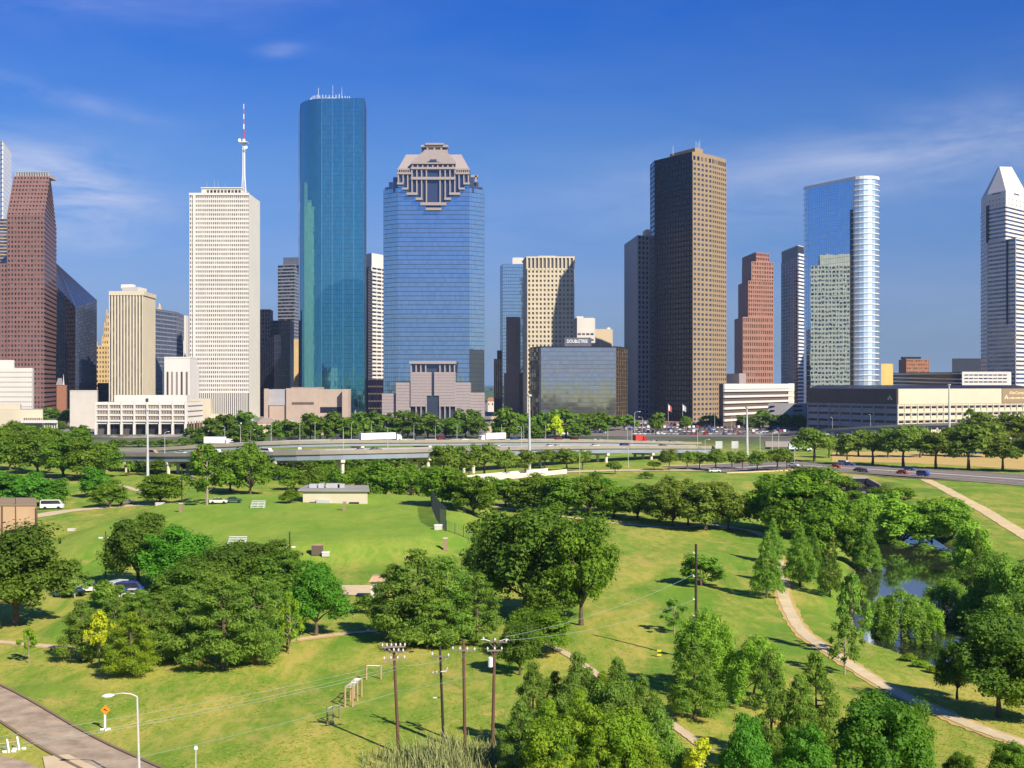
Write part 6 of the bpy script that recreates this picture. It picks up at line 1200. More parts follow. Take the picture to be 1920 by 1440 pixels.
# tall white masts
for (px, by, ty, lab, D_) in ((277, 893, 768, 'tall white mast in front of the library', None), (993, 886, 742, 'tallest white mast beside the bayou bridge', None), (1401, 856, 764, 'tall white mast at the end of the freeway', None), (1780, 834, 722, 'thin white mast in front of the huge garage', None)):
    g = G(px, by); D = g.y; o = root('high_mast', g, lab, 'mast'); t = MB(); t.tube([g, Vector((PX(px-.5, D), D, PZ(ty, D)))], [.55*D/450, .26*D/450], 8); t.build('post', MATS['galvanised'], o); t = MB(); t.tube([(PX(px-.5, D), D, PZ(ty, D)-.2), (PX(px-.5, D), D, PZ(ty, D)+.5)], .9, 8); t.build('lamp_ring', MATS['galvanised'], o)
g = G(743, 938); D = g.y; o = root('scoreboard_post', g, 'green post with two white boxes and a lamp bar behind the raised lawn', 'light post'); t = MB(); t.tube([g, Vector((g.x, D, PZ(884, D)))], .14, 7); t.build('post', MATS['teal_metal'], o)
t = MB(); t.box((g.x, D, PZ(886, D)), (2.4, .4, .3)); t.build('lamp_bar', MATS['galvanised'], o)
for s in (-1, 1): t = MB(); t.box((g.x+s*.55, D-.2, PZ(899, D)), (.85, .5, 1.2)); t.build('white_box', MATS['white_metal'], o)
# curved street lamp, lower left
g = G(262, 1482); D = g.y; k = D/F; o = root('street_lamp', g, 'curved-arm grey street lamp beside the near road', 'street lamp'); tz = PZ(1306, D)
t = MB(); t.tube([g, Vector((PX(257, D), D, tz))], [.13, .075], 8); t.build('post', MATS['galvanised'], o)
t = MB(); t.tube([(PX(257, D), D, tz), (PX(245, D), D, PZ(1301, D)), (PX(230, D), D-.1, PZ(1299, D)), (PX(213, D), D-.2, PZ(1301, D))], [.06, .05, .045, .04], 6); am = t.build('arm', MATS['galvanised'], o)
t = MB(); c = Vector((PX(203, D), D-.2, PZ(1303.5, D))); t.tube([c+Vector((.55, 0, .08)), c+Vector((.25, 0, .02)), c+Vector((-.15, 0, -.02)), c+Vector((-.45, 0, -.05))], [.07, .17, .19, .06], 10); t.build('lamp_head', MATS['white_metal'], am)
# small post lamp by the lower edge
g = G(367, 1475); D = g.y; o = root('post_lamp', g, 'short white post lamp on the grass at the bottom edge', 'lamp post'); t = MB(); t.tube([g, Vector((g.x, D, PZ(1406, D)))], .06, 7); t.build('post', MATS['galvanised'], o); t = MB(); t.tube([(g.x, D, PZ(1407, D)), (g.x, D, PZ(1404, D)), (g.x, D, PZ(1399, D))], [.10, .19, .13], 8); t.build('lamp_head', MATS['white_metal'], o)
# orange diamond sign
g = G(197, 1368); D = g.y; k = D/F; o = root('road_sign', g, 'orange diamond road-works sign on a white post beside the kerb', 'road sign'); c = Vector((PX(198, D), D-.06, PZ(1331, D))); h = 9.3*k
t = MB(); t.hexa([c+Vector(v) for v in ((0, 0, -h), (h, 0, 0), (h, .03, 0), (0, .03, -h), (-h, 0, 0), (0, 0, h), (0, .03, h), (-h, .03, 0))]); sg = t.build('sign_plate', MATS['orange_sign'], o)
t = MB(); y = c.y-.012; P_ = lambda x, z: (c.x+x*h, y, c.z+z*h); t.quad(P_(.36, -.30), P_(.44, -.18), P_(.02, .14), P_(-.06, .02)); t.poly([P_(-.46, .22), P_(-.14, -.10), P_(.08, .26)]); t.build('arrow', MATS['black_paint'], sg)
t = MB(); t.box((g.x, D, g.z+(PZ(1340, D)-g.z)/2), (.17, .12, PZ(1338, D)-g.z)); t.build('post', MATS['white_metal'], o)
for rz in (.3, -1.1): t = MB(); t.box((g.x+.05, D-.05, g.z+.08), (1.0, .22, .14), rz); t.build('foot', MATS['white_metal'], o)
# white barricade, lower left corner
g = G(22, 1408); D = g.y; k = D/F; o = root('barricade', g, 'white timber barricade with rail in the lower left corner', 'barricade')
for x in (14, 33): 
    q = G(x+3, 1411 if x < 20 else 1406); t = MB(); t.tube([q, q+Vector((-4.5*k, 0, 25*k))], .11, 4); t.build('upright', MATS['white_metal'], o)
    for dx, dy in ((-.35, -.1), (.4, .1)): t = MB(); t.tube([q+Vector((dx-.18, dy, .1)), q+Vector((dx+.18, dy, .1))], .13, 7); t.build('foot', MATS['white_metal'], o)
t = MB(); q0, q1 = G(-25, 1418), G(33, 1406); t.tube([q0+Vector((0, 0, .95)), q1+Vector((-.1, 0, .75))], .07, 4); t.build('rail', MATS['timber'], o)
# exercise frames
def posts(name, label, plist, rails, mt, r=.11):
    g0_ = G(*plist[0][:2]); o = root(name, g0_, label, 'exercise frame', 'wooden exercise frames on the lawn'); tops = []
    for (px, by, ty) in plist:
        g = G(px, by); tp = Vector((g.x, g.y, PZ(ty, g.y))); t = MB(); t.tube([g, tp], r, 7); t.build('post', MATS[mt], o); tops.append(tp)
    for (a, b_) in rails: t = MB(); t.tube([tops[a]-Vector((0, 0, .06)), tops[b_]-Vector((0, 0, .06))], .045, 6); t.build('bar', MATS['galvanised'], o)
    return o, tops
posts('pull_up_frame', 'low grey set of three posts nearest the bottom of the playground', [(614, 1358, 1328), (625, 1357, 1322), (637, 1347, 1321)], [(0, 1), (1, 2)], 'crossarm', .1)
o, tp = posts('ladder_frame', 'tall timber ladder frame with six posts in the middle of the playground', [(647, 1325, 1287), (661, 1325, 1288), (657, 1315, 1280), (670, 1314, 1277), (664, 1308, 1272), (678, 1306, 1271)], [(0, 1), (0, 2), (1, 3), (2, 3), (2, 4), (3, 5), (4, 5)], 'timber')
for u in (.25, .5, .75):
    for a_, b_, c_, d_ in ((0, 2, 1, 3), (2, 4, 3, 5)): t = MB(); t.tube([tp[a_].lerp(tp[b_], u), tp[c_].lerp(tp[d_], u)], .03, 5); t.build('rung', MATS['galvanised'], o)
posts('goal_frame', 'goal-shaped timber frame farthest from the bottom of the playground', [(687, 1274, 1247), (714, 1273, 1247)], [(0, 1)], 'timber')
# objects on the raised lawn
def pillar(px, by, ty, w, label):
    g = G(px, by); D = g.y; k = D/F; o = root('stone_pillar', g, label, 'pillar', 'pillars on the raised lawn'); hh = PZ(ty, D)-g.z; t = MB(); t.box((g.x, D, g.z+hh*.46), (w*k, w*k, hh*.92)); t.build('shaft', MATS['tan_stone'], o); t = MB(); t.box((g.x, D, g.z+hh*.96), (w*k*1.15, w*k*1.15, hh*.08)); t.build('cap', MATS['pale_concrete'], o)
pillar(339, 960, 943, 6, 'tan pillar at the far left corner of the raised lawn'); pillar(646, 957, 939, 5.5, 'tan pillar in front of the low beige building'); pillar(835, 1032, 1008, 7, 'tan pillar near the right end of the raised lawn')
def bleacher(px, by, w, h, label):
    g = G(px, by); k = g.y/F; o = root('bleacher', g, label, 'bleachers', 'white bleachers on the lawn')
    for j in range(5): t = MB(); t.box((g.x, g.y+j*.55, g.z+.25+j*h*k/5), (w*k, .34, .09)); t.build('bench_board', MATS['white_metal'], o)
    for s in (-1, 0, 1): t = MB(); t.hexa([(g.x+s*w*k*.45+a, g.y+y, g.z+z) for a, y, z in ((-.06, -.1, 0), (.06, -.1, 0), (.06, 2.4, 0), (-.06, 2.4, 0), (-.06, -.1, .2), (.06, -.1, .2), (.06, 2.4, .2+h*k*.8), (-.06, 2.4, .2+h*k*.8))]); t.build('frame', MATS['galvanised'], o)
bleacher(482, 953, 26, 13, 'white bleachers at the back of the raised lawn'); bleacher(442, 1025, 34, 17, 'white bleachers just above the dark oaks')
g = G(595, 1040); k = g.y/F; o = root('pump_hatch', g, 'brown wooden box beside a white lid on the raised lawn', 'box'); t = MB(); t.box((g.x, g.y, g.z+9*k), (20*k, 12*k, 18*k)); t.build('crate_body', MATS['brown_panel'], o); t = MB(); t.box((g.x, g.y, g.z+18.6*k), (21*k, 13*k, 1.4*k)); t.build('lid', MATS['timber'], o)
for (px, py, w, h, lab) in ((611, 1043, 13, 9, 'white lid box beside the brown wooden box'), (134, 995, 12, 4, 'white access lid on the left slope of the raised lawn'), (603, 1084, 8, 4, 'small white lid low on the front slope'), (300, 949, 14, 7, 'white box at the foot of the round dark tree'), (822, 993, 14, 10, 'pale lidded box beside the tall fence')):
    g = G(px, py); k = g.y/F; o = root('lid_box', g, lab, 'box'); t = MB(); t.box((g.x, g.y, g.z+h*k*.4), (w*k, w*k*.8, h*k*.8)); t.build('body', MATS['pale_concrete'], o); t = MB(); t.box((g.x, g.y, g.z+h*k*.88), (w*k*1.1, w*k*.9, h*k*.15)); t.build('lid', MATS['white_metal'], o)
# fence at the right end of the raised lawn
mesh_m = bpy.data.materials.new('chain_mesh'); mesh_m.use_nodes = True; t_ = mesh_m.node_tree; pb = t_.nodes['Principled BSDF']; pb.inputs['Base Color'].default_value = (.05, .06, .06, 1); pb.inputs['Roughness'].default_value = .6
def fence(pts, hpx, label, dens):
    g0_ = G(*pts[0]); o = root('wire_fence', g0_, label, 'fence'); P_ = [G(*p) for p in pts]
    for p, h in zip(P_, hpx): t = MB(); t.tube([p, p+Vector((0, 0, h))], .07, 6); t.build('post', MATS['dark_metal'], o)
    for (p, q, h, h2) in zip(P_[:-1], P_[1:], hpx[:-1], hpx[1:]):
        t = MB(); n = int((q-p).length/dens)+2
        for k in range(n): a = p.lerp(q, k/n); t.tube([a+Vector((0, 0, .1)), a+Vector((0, 0, h+(h2-h)*k/n))], .022, 3, cap=False)
        m_ = int(max(h, h2)/dens)+1
        for j in range(m_+1): t.tube([p+Vector((0, 0, .1+(h-.1)*j/m_)), q+Vector((0, 0, .1+(h2-.1)*j/m_))], .022, 3, cap=False)
        ob = t.build('mesh_panel', mesh_m, o); ob['kind'] = 'stuff'
fence([(808, 948), (812, 960), (817, 972), (824, 984), (836, 996)], [4.2, 5.0, 5.0, 5.2, 5.2], 'tall dark mesh fence at the right end of the raised lawn', .28)
fence([(837, 996), (853, 1001), (869, 1007), (888, 1014), (905, 1022)], [2.3, 2.3, 2.4, 2.4, 2.4], 'low mesh fence continuing right from the tall one', .5)
fence([(868, 962), (885, 962), (900, 966)], [2.6, 2.6, 2.6], 'dark mesh cage behind the tall fence', .3)
# low beige building behind the lawn
g = G(625, 943); D = g.y; k = D/F; o = root('park_building', g, 'low beige building with dark flat roof behind the raised lawn', 'building'); x0, x1 = PX(561, D), PX(690, D); zt_ = PZ(921, D); 
f = [(PX(568, D), D), (x1, D-1), (PX(689, D+13), D+13), (x0, D+13)]; t = MB(); t.prism(f, g.z-.5, zt_); t.build('wall', MATS['cream_stone'], o)
rf = [(PX(559, D), D-.6), (x1+.6, D-1.6), (PX(691, D+14), D+14), (x0-.8, D+14)]; t = MB(); t.prism(rf, zt_, zt_+.45, bottom=True); rfo = t.build('roof', MATS['roof_grey'], o)
for (px, w, h, mt) in ((588, 14, 7, 'grey_metal'), (603, 10, 8, 'galvanised'), (625, 26, 8, 'galvanised'), (640, 12, 7, 'grey_metal')): t = MB(); t.box((PX(px, D+6), D+6, zt_+.45+h*k/2), (w*k, 2.0, h*k)); t.build('rooftop_unit', MATS[mt], rfo)
for px in (590, 665): t = MB(); t.box((PX(px, D), D-.5 if px < 620 else D-.85, zt_-3.2), (18*k, .5, .9)); t.build('window', MATS['glass_dark'], o)
t = MB(); t.box((PX(607, D), D-.6, zt_-2.9), (26*k, .6, 1.5)); t.build('door', MATS['galvanised'], o)
# tan block at the left edge
g = G(30, 1012); D = g.y; k = D/F; o = root('utility_block', g, 'plain tan block wall building at the left edge', 'building'); zt_ = PZ(948, D); f = [(PX(-50, D), D), (PX(68.5, D), D), (PX(66, D+16), D+16), (PX(-50, D), D+16)]
t = MB(); t.prism(f, g.z-1, zt_); t.build('wall', MATS['kiosk_tan'], o); t = MB(); t.prism([(PX(-52, D), D-.2), (PX(69.5, D), D-.2), (PX(67, D+16), D+16.3), (PX(-52, D), D+16.3)], zt_, zt_+.25, bottom=True); t.build('roof_edge', MATS['tan_stone'], o); t = MB(); t.box((PX(4, D), D-.06, (zt_+g.z)/2), (.35, .16, zt_-g.z)); t.build('downpipe', MATS['brown_panel'], o)
# kiosk and paved patch under the pine clump
t = MB(); pp = gp((636, 1116), (700, 1118), (706, 1098), (640, 1098)); t.poly([(p.x, p.y, p.z+.1) for p in pp]); o = t.build('pavement', MATS['path_concrete']); o['kind'] = 'structure'; o['label'] = 'pink paved yard left of the kiosk'
g = G(706, 1126); D = g.y; k = D/F; o = root('kiosk', g, 'small white kiosk with a tan roof behind the pine clump', 'kiosk'); t = MB(); t.box((g.x, D+1.2, g.z+18*k), (22*k, 2.4, 36*k)); t.build('wall', MATS['white_stone'], o); t = MB(); zr_ = g.z+36*k; t.hexa([(g.x+a*14*k, D+1.2+b_*1.7, zr_) for a, b_ in ((-1, -1), (1, -1), (1, 1), (-1, 1))]+[(g.x+a*9*k, D+1.2+b_*.9, zr_+9*k) for a, b_ in ((-1, -1), (1, -1), (1, 1), (-1, 1))]); t.build('roof', MATS['kiosk_tan'], o); t = MB(); t.box((g.x, D-.03, g.z+16*k), (7*k, .1, 24*k)); t.build('door', MATS['brown_panel'], o)
# yellow signs, bins
for (px, py, w, h, lab) in ((1236, 1232, 8, 4, 'small yellow marker board on the lawn left of the large willow'), (1107, 968, 5, 8, 'tiny yellow sign in front of the centre thicket')):
    g = G(px, py); k = g.y/F; o = root('marker_sign', g, lab, 'sign'); t = MB(); t.tube([g, g+Vector((0, 0, 12*k))], .04, 5); t.build('post', MATS['dark_metal'], o)
    for j in (0, 1): t = MB(); t.box((g.x, g.y-.06, g.z+(12-j*8)*k), (w*k, .05, h*k)); t.build('sign_plate', MATS['yellow_paint'], o)
# big road sign backs by the end of the freeway
for (px, lab) in ((1348, 'left one of the two pale sign backs near the freeway end'), (1378, 'right one of the two pale sign backs near the freeway end')):
    D = 575; g = Vector((PX(px, D), D, 0)); o = root('road_sign', g, lab, 'road sign', 'sign backs near the freeway end'); t = MB(); t.box((g.x, D, PZ(834, D)), (3.2, .2, 3.4)); t.build('sign_plate', MATS['galvanised'], o)
    for s in (-1, 1): t = MB(); t.tube([(g.x+s, D+.2, 0), (g.x+s, D+.2, PZ(829, D))], .12, 6); t.build('post', MATS['galvanised'], o)
# flags in front of the dark tower
for (px, c1, c2, lab) in ((1254, 'white_metal', 'red_paint', 'red and white flag on a pole before the dark tower'), (1281, 'white_metal', 'blue_grey_roof', 'pale flag hanging on a pole before the dark tower')):
    D = 1060; o = root('flag_pole', (PX(px-1, D), D, 0), lab, 'flag'); t = MB(); t.tube([(PX(px-1, D), D, 0), (PX(px-1, D), D, PZ(757, D))], .16, 6); t.build('pole', MATS['galvanised'], o)
    for i, mt in enumerate((c1, c2)):
        t = MB(); x = PX(px-1, D)+.2+i*1.4
        for j in range(4): z1_, z0_ = PZ(759+j*2.5+i*2, D), PZ(761.5+j*2.5+i*2, D); t.quad((x, D-.1+.3*(j % 2), z0_), (x+1.4, D+.3-.3*(j % 2), z0_-.8), (x+1.4, D+.3*(j % 2), z1_-.8), (x, D-.1, z1_))
        t.build('flag_cloth', MATS[mt], o)
# small houses, steeple, roadside huts among the street trees
def house(px, D, w, top, eave, base, wall, roofm, label, cat='house', tower=False):
    k = D/F; x = PX(px, D); o = root('small_house' if not tower else 'church_steeple', (x, D, 0), label, cat); W_ = w*k; ze, zt_ = PZ(eave, D), PZ(top, D)
    t = MB(); t.box((x, D+W_*.4, ze/2), (W_, W_*.8, ze)); wo = t.build('wall', MATS[wall], o)
    t = MB(); e = W_*.56; q = [(x-e, D-.4), (x+e, D-.4), (x+e, D+W_*.85), (x-e, D+W_*.85)]; a_ = .5 if not tower else .02; rid = [(x-e*a_, D+W_*.4-(.02 if not tower else 0)), (x+e*a_, D+W_*.4-.02), (x+e*a_, D+W_*.42), (x-e*a_, D+W_*.42)]
    t.hexa([(*p, ze) for p in q]+[(*p, zt_) for p in rid]); t.build('roof', MATS[roofm], o)
    for s in (-.25, .25): t = MB(); t.box((x+s*W_, D-.05, ze*.72), (W_*.14, .2, min(2.2, ze*.25))); t.build('window', MATS['glass_dark'], wo)
house(462, 815, 24, 784, 791, 815, 'white_metal', 'blue_grey_roof', 'pale blue-roofed house among the street trees'); house(498, 825, 30, 784, 793, 815, 'beige_stone', 'taupe', 'ornate tan house with a broad roof among the street trees'); house(666, 860, 8, 768, 786, 800, 'white_stone', 'taupe', 'white church steeple with a grey spire among the street trees', 'steeple', True)
house(545, 840, 9, 788, 791, 800, 'white_metal', 'blue_grey_roof', 'tiny white gable showing between street trees'); house(600, 820, 12, 795, 800, 815, 'beige_stone', 'granite_rose', 'small tan house with red trim among the street trees'); house(866, 900, 16, 779, 785, 805, 'white_stone', 'granite_rose', 'red-roofed hut in front of the granite base'); house(703, 850, 10, 795, 797, 806, 'beige_stone', 'red_paint', 'orange-roofed stall among the street trees')
house(1056, 830, 26, 799, 806, 815, 'white_stone', 'white_metal', 'white pitched shed roof left of the car park'); house(1125, 850, 22, 796, 801, 812, 'white_stone', 'white_metal', 'low white flat hut at the edge of the car park'); house(920, 1500, 14, 745, 752, 770, 'white_stone', 'brick', 'small distant house in the gap right of the granite base')
# street lamps (one built, the rest copied)
def lamp_proto():
    o = root('street_lamp', (0, 0, -200), 'x', 'street lamp'); t = MB(); t.tube([(0, 0, -200), (0, 0, -190.4)], [.16, .10], 6); t.build('post', MATS['galvanised'], o); t = MB(); t.tube([(0, 0, -190.5), (-.8, 0, -190.0), (-2.0, 0, -189.9)], .07, 5); t.build('arm', MATS['galvanised'], o); t = MB(); t.box((-2.3, 0, -189.95), (.9, .35, .22)); t.build('lamp_head', MATS['white_metal'], o); return o
LP = lamp_proto(); KIDS[LP] = [c for c in S.objects if c.parent == LP]; first = True
def lamp(loc, label, group, h=1.0, rz=0.0):
    global first
    if first: o = LP; o.location = loc; o.rotation_euler = (0, 0, rz); o['label'] = label; first = False
    else: o = dup(LP, loc, rz, label)
    o['group'] = group; o.scale = (h, h, h); return o
def lamps_on(path, S_, off, cols, label, group, h):
    for i, px in enumerate(sorted(cols)):
        j = min(range(len(path)), key=lambda q: abs(path[q].x/path[q].y-(px-CX)/F)); c = path[j]+S_[j]*off; lamp((c.x, c.y, c.z-.3), label.format(o=ordw(i)), group, h, math.atan2(S_[j].y, S_[j].x) if off > 0 else math.atan2(S_[j].y, S_[j].x)+math.pi)
lamps_on(FL_, FS, 14.3, (386, 420, 486, 575, 618, 679, 733, 800, 867, 912, 958, 1008, 1060, 1165, 1215), '{o} from the left of the lamps along the back edge of the far deck', 'lamps along the far deck', .78)
lamps_on(NL, NS, -.25, (300, 455, 462, 645, 718, 958, 1184, 1290), '{o} from the left of the lamps along the near deck edge', 'lamps along the near deck', .82)
lamps_on(RL, RS, 9.2, (1540, 1628, 1700, 1760), '{o} from the left of the lamps on the ramp bridge', 'lamps on the ramp bridge', .75)
for i, (px, py, hp) in enumerate(((1087, 888, 42), (1178, 876, 36), (1313, 878, 30), (1490, 872, 34), (1322, 858, 34), (1340, 806, 28), (1372, 806, 26), (1395, 806, 28), (1448, 850, 40), (1460, 848, 36), (1425, 850, 40), (923, 800, 18), (1190, 812, 40), (1205, 812, 30))):
    D = 78200/(py-720); lamp((PX(px, D), D, 0), '%s lamp of the scattered street lamps between the narrow road and the car park' % ordw(i), 'scattered street lamps', hp*D/F/10, 0 if i % 2 else math.pi)

# ------------------------------------------------------------------ vehicles
CARC = dict(white=(.78, .78, .76), silver=(.45, .46, .48), black=(.02, .02, .025), red=(.45, .02, .02), blue=(.03, .07, .32), grey=(.16, .16, .17), green=(.03, .10, .06), tan=(.42, .34, .22))
for k_, v_ in CARC.items(): mat('paint_'+k_, v_, .3, .1, var=.02, spec=.6)
mat('tyre', (.02, .02, .02), .9); 
def car_profile(van=False):
    if van: return [(-2.4, .35), (2.4, .35), (2.45, .95), (2.0, 1.15), (1.4, 2.0), (-2.3, 2.05), (-2.45, 1.0)], [(1.95, 1.17), (1.42, 1.92), (-2.2, 1.95), (-2.25, 1.2)]
    return [(-2.25, .32), (2.2, .32), (2.28, .70), (1.9, .86), (1.0, .95), (-1.7, .98), (-2.3, .86)], [(1.0, .95), (.35, 1.42), (-1.05, 1.42), (-1.72, .97)]
def extr(mb, prof, w0, w1, m):
    n = len(prof); A_ = [(x, -w0, z) for x, z in prof]; B_ = [(x, w0, z) for x, z in prof]
    mb.poly(A_, m=m); mb.poly(B_[::-1], m=m)
    for i in range(n): j = (i+1) % n; mb.quad(A_[j], A_[i], B_[i], B_[j], m=m)
def car_small(van=False):
    t = MB(); a, b_ = car_profile(van); extr(t, a, .86, .86, 0); w = .74 if not van else .89; extr(t, b_, w, w, 1)
    if not van: t.box((-.35, 0, 1.43), (1.25, 1.3, .06), m=0)
    for x in (-1.4, 1.4): 
        for y in (-.8, .8): t.tube([(x, y-.1, .33), (x, y+.1, .33)], .33, 8, m=2)
    return t
CS = {}
for van in (0, 1):
    for k_ in CARC: CS[(van, k_)] = None
base_me = [car_small(False).mesh('car', [MATS['paint_white'], MATS['glass_dark'], MATS['tyre']]), car_small(True).mesh('van', [MATS['paint_white'], MATS['glass_dark'], MATS['tyre']])]
def small_car(loc, rz, colr, label, group, van=False):
    o = bpy.data.objects.new('parked_van' if van else 'parked_car', base_me[van]); COL.objects.link(o); o.location = loc; o.rotation_euler = (0, 0, rz)
    o.material_slots[0].link = 'OBJECT'; o.material_slots[0].material = MATS['paint_'+colr]; return tag(o, label, 'van' if van else 'car', group)
r3 = random.Random(21); cl_names = ['white', 'white', 'white', 'silver', 'black', 'red', 'blue', 'grey', 'grey', 'tan', 'white', 'silver']
for ri, py in enumerate((815.5, 811, 807, 803, 799, 795.5)):
    D = 78200/(py-720); x = PX(1182 if ri < 2 else 1160, D); xe = PX(1478 if ri < 3 else 1420, D); i = 0
    while x < xe:
        x += 2.9+r3.random()*.5
        if r3.random() < .14: continue
        cn = r3.choice(cl_names); rz = math.pi/2+r3.uniform(-.1, .1) if ri % 2 else r3.uniform(.9, 1.3)
        van = r3.random() < .22; small_car((x, D+r3.uniform(-.5, .5), .12), rz, cn, '%s %s parked %s from the left in the %s car park row' % (cn, 'van' if van else 'car', ordw(i), ('nearest', 'second nearest', 'third nearest', 'third farthest', 'second farthest', 'farthest')[ri]), 'cars in the downtown car park', van); i += 1
for i in range(9):
    cn = ['silver', 'white', 'red', 'silver', 'grey', 'white', 'silver', 'white', 'black'][i]; px = 196+i*17.5; j = min(range(len(LL)), key=lambda q: abs(LL[q].x/LL[q].y-(px-CX)/F)); c = LL[j]+LS[j]*(2.5+3*(i % 2)); small_car((PX(px, c.y), c.y, c.z-.95), r3.uniform(-.1, .1), cn, '%s car %s from the left on the street before the library' % (cn, ordw(i)), 'cars before the library')
for i, (px, py, cn) in enumerate(((1548, 816, 'white'), (1572, 817, 'white'), (1590, 816, 'grey'), (1606, 817, 'white'), (1630, 816, 'silver'), (1648, 816, 'blue'), (1663, 816, 'white'))): small_car((*Gz(px, py), .05), .1, cn, '%s car %s from the left parked under the ramp bridge' % (cn, ordw(i)), 'cars under the ramp bridge')
# traffic with parts: body, windows, wheels
def big_car(kind, loc, rz, colr, label, group=None, scale=1.0):
    van = kind == 'van'; o = root('van' if van else 'car', loc, label, 'van' if van else 'car', group); o.rotation_euler = (0, 0, rz); WORLD[o] = Vector((0, 0, 0)); a, b_ = car_profile(van)
    t = MB(); extr(t, a, .88, .88, 0); 
    if not van: t.box((-.35, 0, 1.43), (1.25, 1.32, .07))
    t.build('body', MATS['paint_'+colr], o); t = MB(); extr(t, b_, .76 if not van else .9, .76, 0); t.build('window', MATS['glass_dark'], o)
    for x in (-1.4, 1.4):
        for y in (-.82, .82): t = MB(); t.tube([(x, y-.1, .33), (x, y+.1, .33)], .34, 10); t.build('wheel', MATS['tyre'], o)
    for y in (-.6, .6): t = MB(); t.box((2.2, y, .68), (.14, .3, .14)); t.build('headlight', MATS['insulator'], o)
    o.scale = (scale,)*3; return o
PK = L
def on_parkway(px, off, colr, label, kind='car', rz_add=0.0, raised=.25):
    j = min(range(len(PKL)-1), key=lambda q: abs(PKL[q].x/PKL[q].y-(px-CX)/F)); d = (PKL[j+1]-PKL[j]).normalized(); c = PKL[j]+Vector((d.y, -d.x, 0))*off; big_car(kind, (c.x, c.y, raised), math.atan2(d.y, d.x)+rz_add, colr, label, 'traffic on the parkway')
PKL = smooth_line([(p.x, p.y, 0) for p in gp((1300, 881), (1400, 877), (1480, 873), (1560, 877), (1640, 881.5), (1740, 888), (1850, 895.5), (1960, 904), (2100, 917))], 24)
for a_ in ((1572, 1.0, 'red', 'red car on the parkway just right of the culvert trees'), (1648, 5.0, 'green', 'dark green car in the near lane above the culvert'), (1684, -3.0, 'blue', 'dark blue car in the far lane of the parkway'), (1728, 4.5, 'red', 'dark red car left of the bright blue van on the parkway'), (1560, -5.5, 'blue', 'navy car farthest left on the parkway beneath the oaks'), (1668, 6.2, 'grey', 'grey car nearest the grass on the parkway')): on_parkway(a_[0], a_[1]*2.6, *a_[2:])
on_parkway(1778, 15, 'blue', 'bright blue van heading along the parkway', 'van'); on_parkway(1505, 8, 'white', 'white car where the parkway meets the narrow road'); on_parkway(1540, -15, 'silver', 'silver van at the far left of the parkway', 'van')
g = G(98, 955); big_car('van', g+Vector((0, 0, .1)), .2, 'white', 'white van parked on the park road behind the bright trees', None, 1.25)
for i, (px, py, cn, lab) in enumerate(((438, 943, 'green', 'dark teal car on the park road below the loose-leaved tree'), (410, 945, 'white', 'white car partly hidden by the lawn crest left of the teal car'), (238, 946, 'grey', 'dark car on the park road behind the low round tree'), (1018, 886, 'black', 'black car at the right end of the bayou bridge'), (350, 899, 'blue', 'bright blue car under the freeway beside the loose-leaved tree'), (1340, 886, 'white', 'white car on the narrow road right of centre'))): g = G(px, py); big_car('car', g+Vector((0, 0, .15)), .1, cn, lab)
for (px, py, cn, kd, lab, rz) in ((172, 1110, 'white', 'car', 'white car under the trees right of the huge dark oak', .2), (222, 1112, 'white', 'van', 'white van with blue neighbour under the dark oaks', 1.2), (240, 1114, 'blue', 'van', 'blue van parked under the dark oaks', .1), (252, 1122, 'white', 'car', 'white car in front of the blue van', .1), (132, 1118, 'green', 'car', 'dark green car half hidden by the huge dark oak', .3)): g = G(px, py); big_car(kd, g+Vector((0, 0, .05)), rz, cn, lab)
def on_deck(path, S_, px, off): j = min(range(len(path)-1), key=lambda q: abs(path[q].x/path[q].y-(px-CX)/F)); d = path[j+1]-path[j]; c = path[j]+S_[j]*off; return Vector((c.x, c.y, c.z-.95)), math.atan2(d.y, d.x)
def truck(px, off, length, label, cab='white', path=None, S_=None, box='white_metal', flip=False):
    loc, rz = on_deck(path, S_, px, off); o = root('lorry', loc, label, 'lorry'); o.rotation_euler = (0, 0, rz+(math.pi if flip else 0)); WORLD[o] = Vector((0, 0, 0)); Lh = length/2
    t = MB(); t.box((-1.5, 0, 2.55), (length-3.5, 2.5, 2.9)); t.build('trailer', MATS[box], o); t = MB(); t.box((-1.5, 0, .95), (length-4, 1.1, .3)); t.build('chassis', MATS['dark_metal'], o)
    t = MB(); extr(t, [(Lh-2.6, .6), (Lh, .6), (Lh, 1.7), (Lh-.5, 2.9), (Lh-2.6, 3.3)], 1.2, 1.2, 0); t.build('cab', MATS['paint_'+cab], o); t = MB(); t.box((Lh-.23, 0, 2.25), (.2, 2.1, .8)); t.build('windscreen', MATS['glass_dark'], o)
    for x in (-Lh+1.2, -Lh+2.5, Lh-3.2, Lh-1.2):
        for y in (-1.1, 1.1): t = MB(); t.tube([(x, y-.15, .5), (x, y+.15, .5)], .5, 10); t.build('wheel', MATS['tyre'], o)
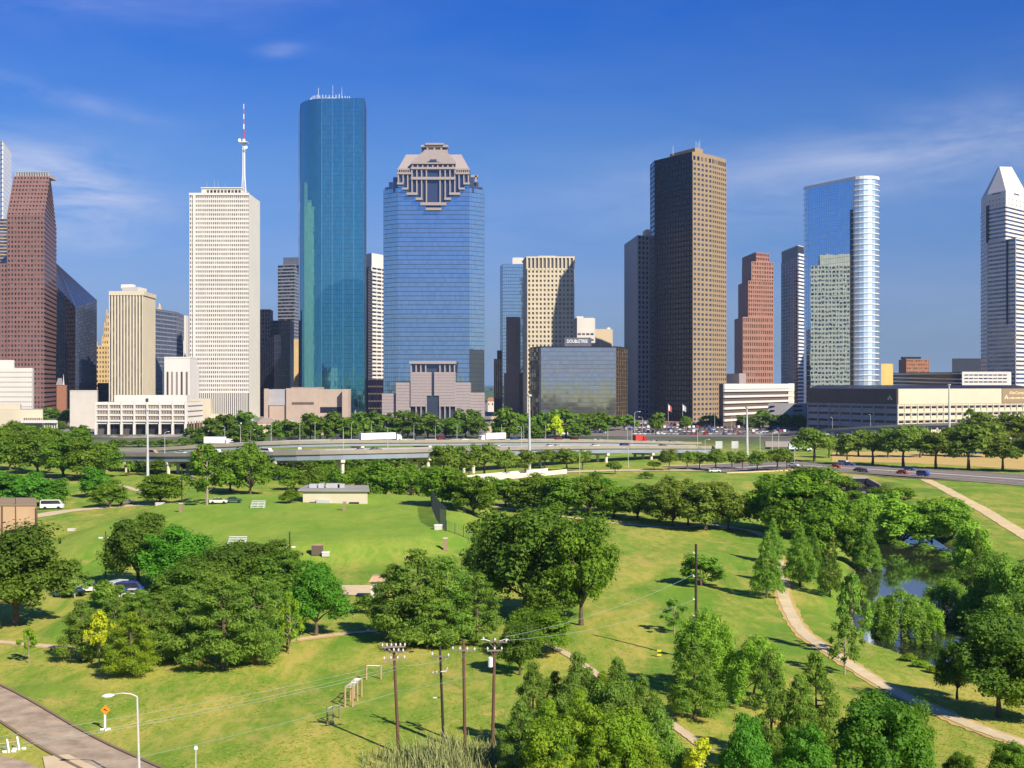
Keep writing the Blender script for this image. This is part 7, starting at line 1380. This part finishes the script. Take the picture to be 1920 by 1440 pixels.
truck(712, 5, 21, 'long white lorry on the far deck left of centre', path=FL_, S_=FS); truck(932, 5, 17, 'white box lorry on the far deck right of the blue glass tower', path=FL_, S_=FS, flip=True); truck(402, 6, 13, 'short white lorry at the left end of the far deck', path=FL_, S_=FS)
truck(1212, 5, 9, 'red tanker lorry at the right end of the far deck', 'red', FL_, FS, 'red_paint')
D = 690
for (px, D, lab, cab, bx, ln) in ((1462, 640, 'lorry with orange cab and pale trailer at the foot of the ramp', 'red', 'pink_granite', 16), (1500, 620, 'white lorry half hidden by the oaks at the foot of the ramp', 'white', 'white_metal', 12)):
    truck(px, 0, ln, lab, cab, [Vector((PX(px-30, D), D, 1)), Vector((PX(px, D), D, 1)), Vector((PX(px+30, D), D, 1))], [Vector((0, 1, 0))]*3, bx)
i = 0
for (path, S_, off, nm, cols) in ((FL_, FS, 9, 'far', (440, 630, 655, 762, 785, 815, 845, 868, 885, 985, 1003, 1025, 1055, 1085, 1110, 1130, 1155, 1240, 1262, 1285)), (NL, NS, 8, 'near', (260, 300, 330, 380, 430, 478, 700, 735, 950, 1040, 1060, 1140, 1200, 1270))):
    for j, px in enumerate(cols):
        loc, rz = on_deck(path, S_, px, off-(4 if j % 3 == 0 else 0)); cn = r3.choice(cl_names); van = r3.random() < .3; o = small_car(tuple(loc), rz, cn, '%s %s %s from the left on the %s deck of the freeway' % (cn, 'van' if van else 'car', ordw(j), nm), 'traffic on the freeway', van); o.name = 'car' if not van else 'van'

# ------------------------------------------------------------------ thin air between the park and the towers
hz = MB(); hz.box((0, 12400, 178), (61000, 66000, 366)); o = hz.build('haze', []); o['kind'] = 'stuff'; o['label'] = 'thin blue air over the whole city'
hm = bpy.data.materials.new('haze_air'); hm.use_nodes = True; t = hm.node_tree; t.nodes.clear(); pv = nd(t, 'ShaderNodeVolumePrincipled'); pv.inputs['Color'].default_value = (0.48, 0.70, 1.0, 1); pv.inputs['Density'].default_value = 0.000045; pv.inputs['Anisotropy'].default_value = 0.1
ho = nd(t, 'ShaderNodeOutputMaterial'); t.links.new(pv.outputs[0], ho.inputs['Volume']); o.data.materials.clear(); o.data.materials.append(hm)
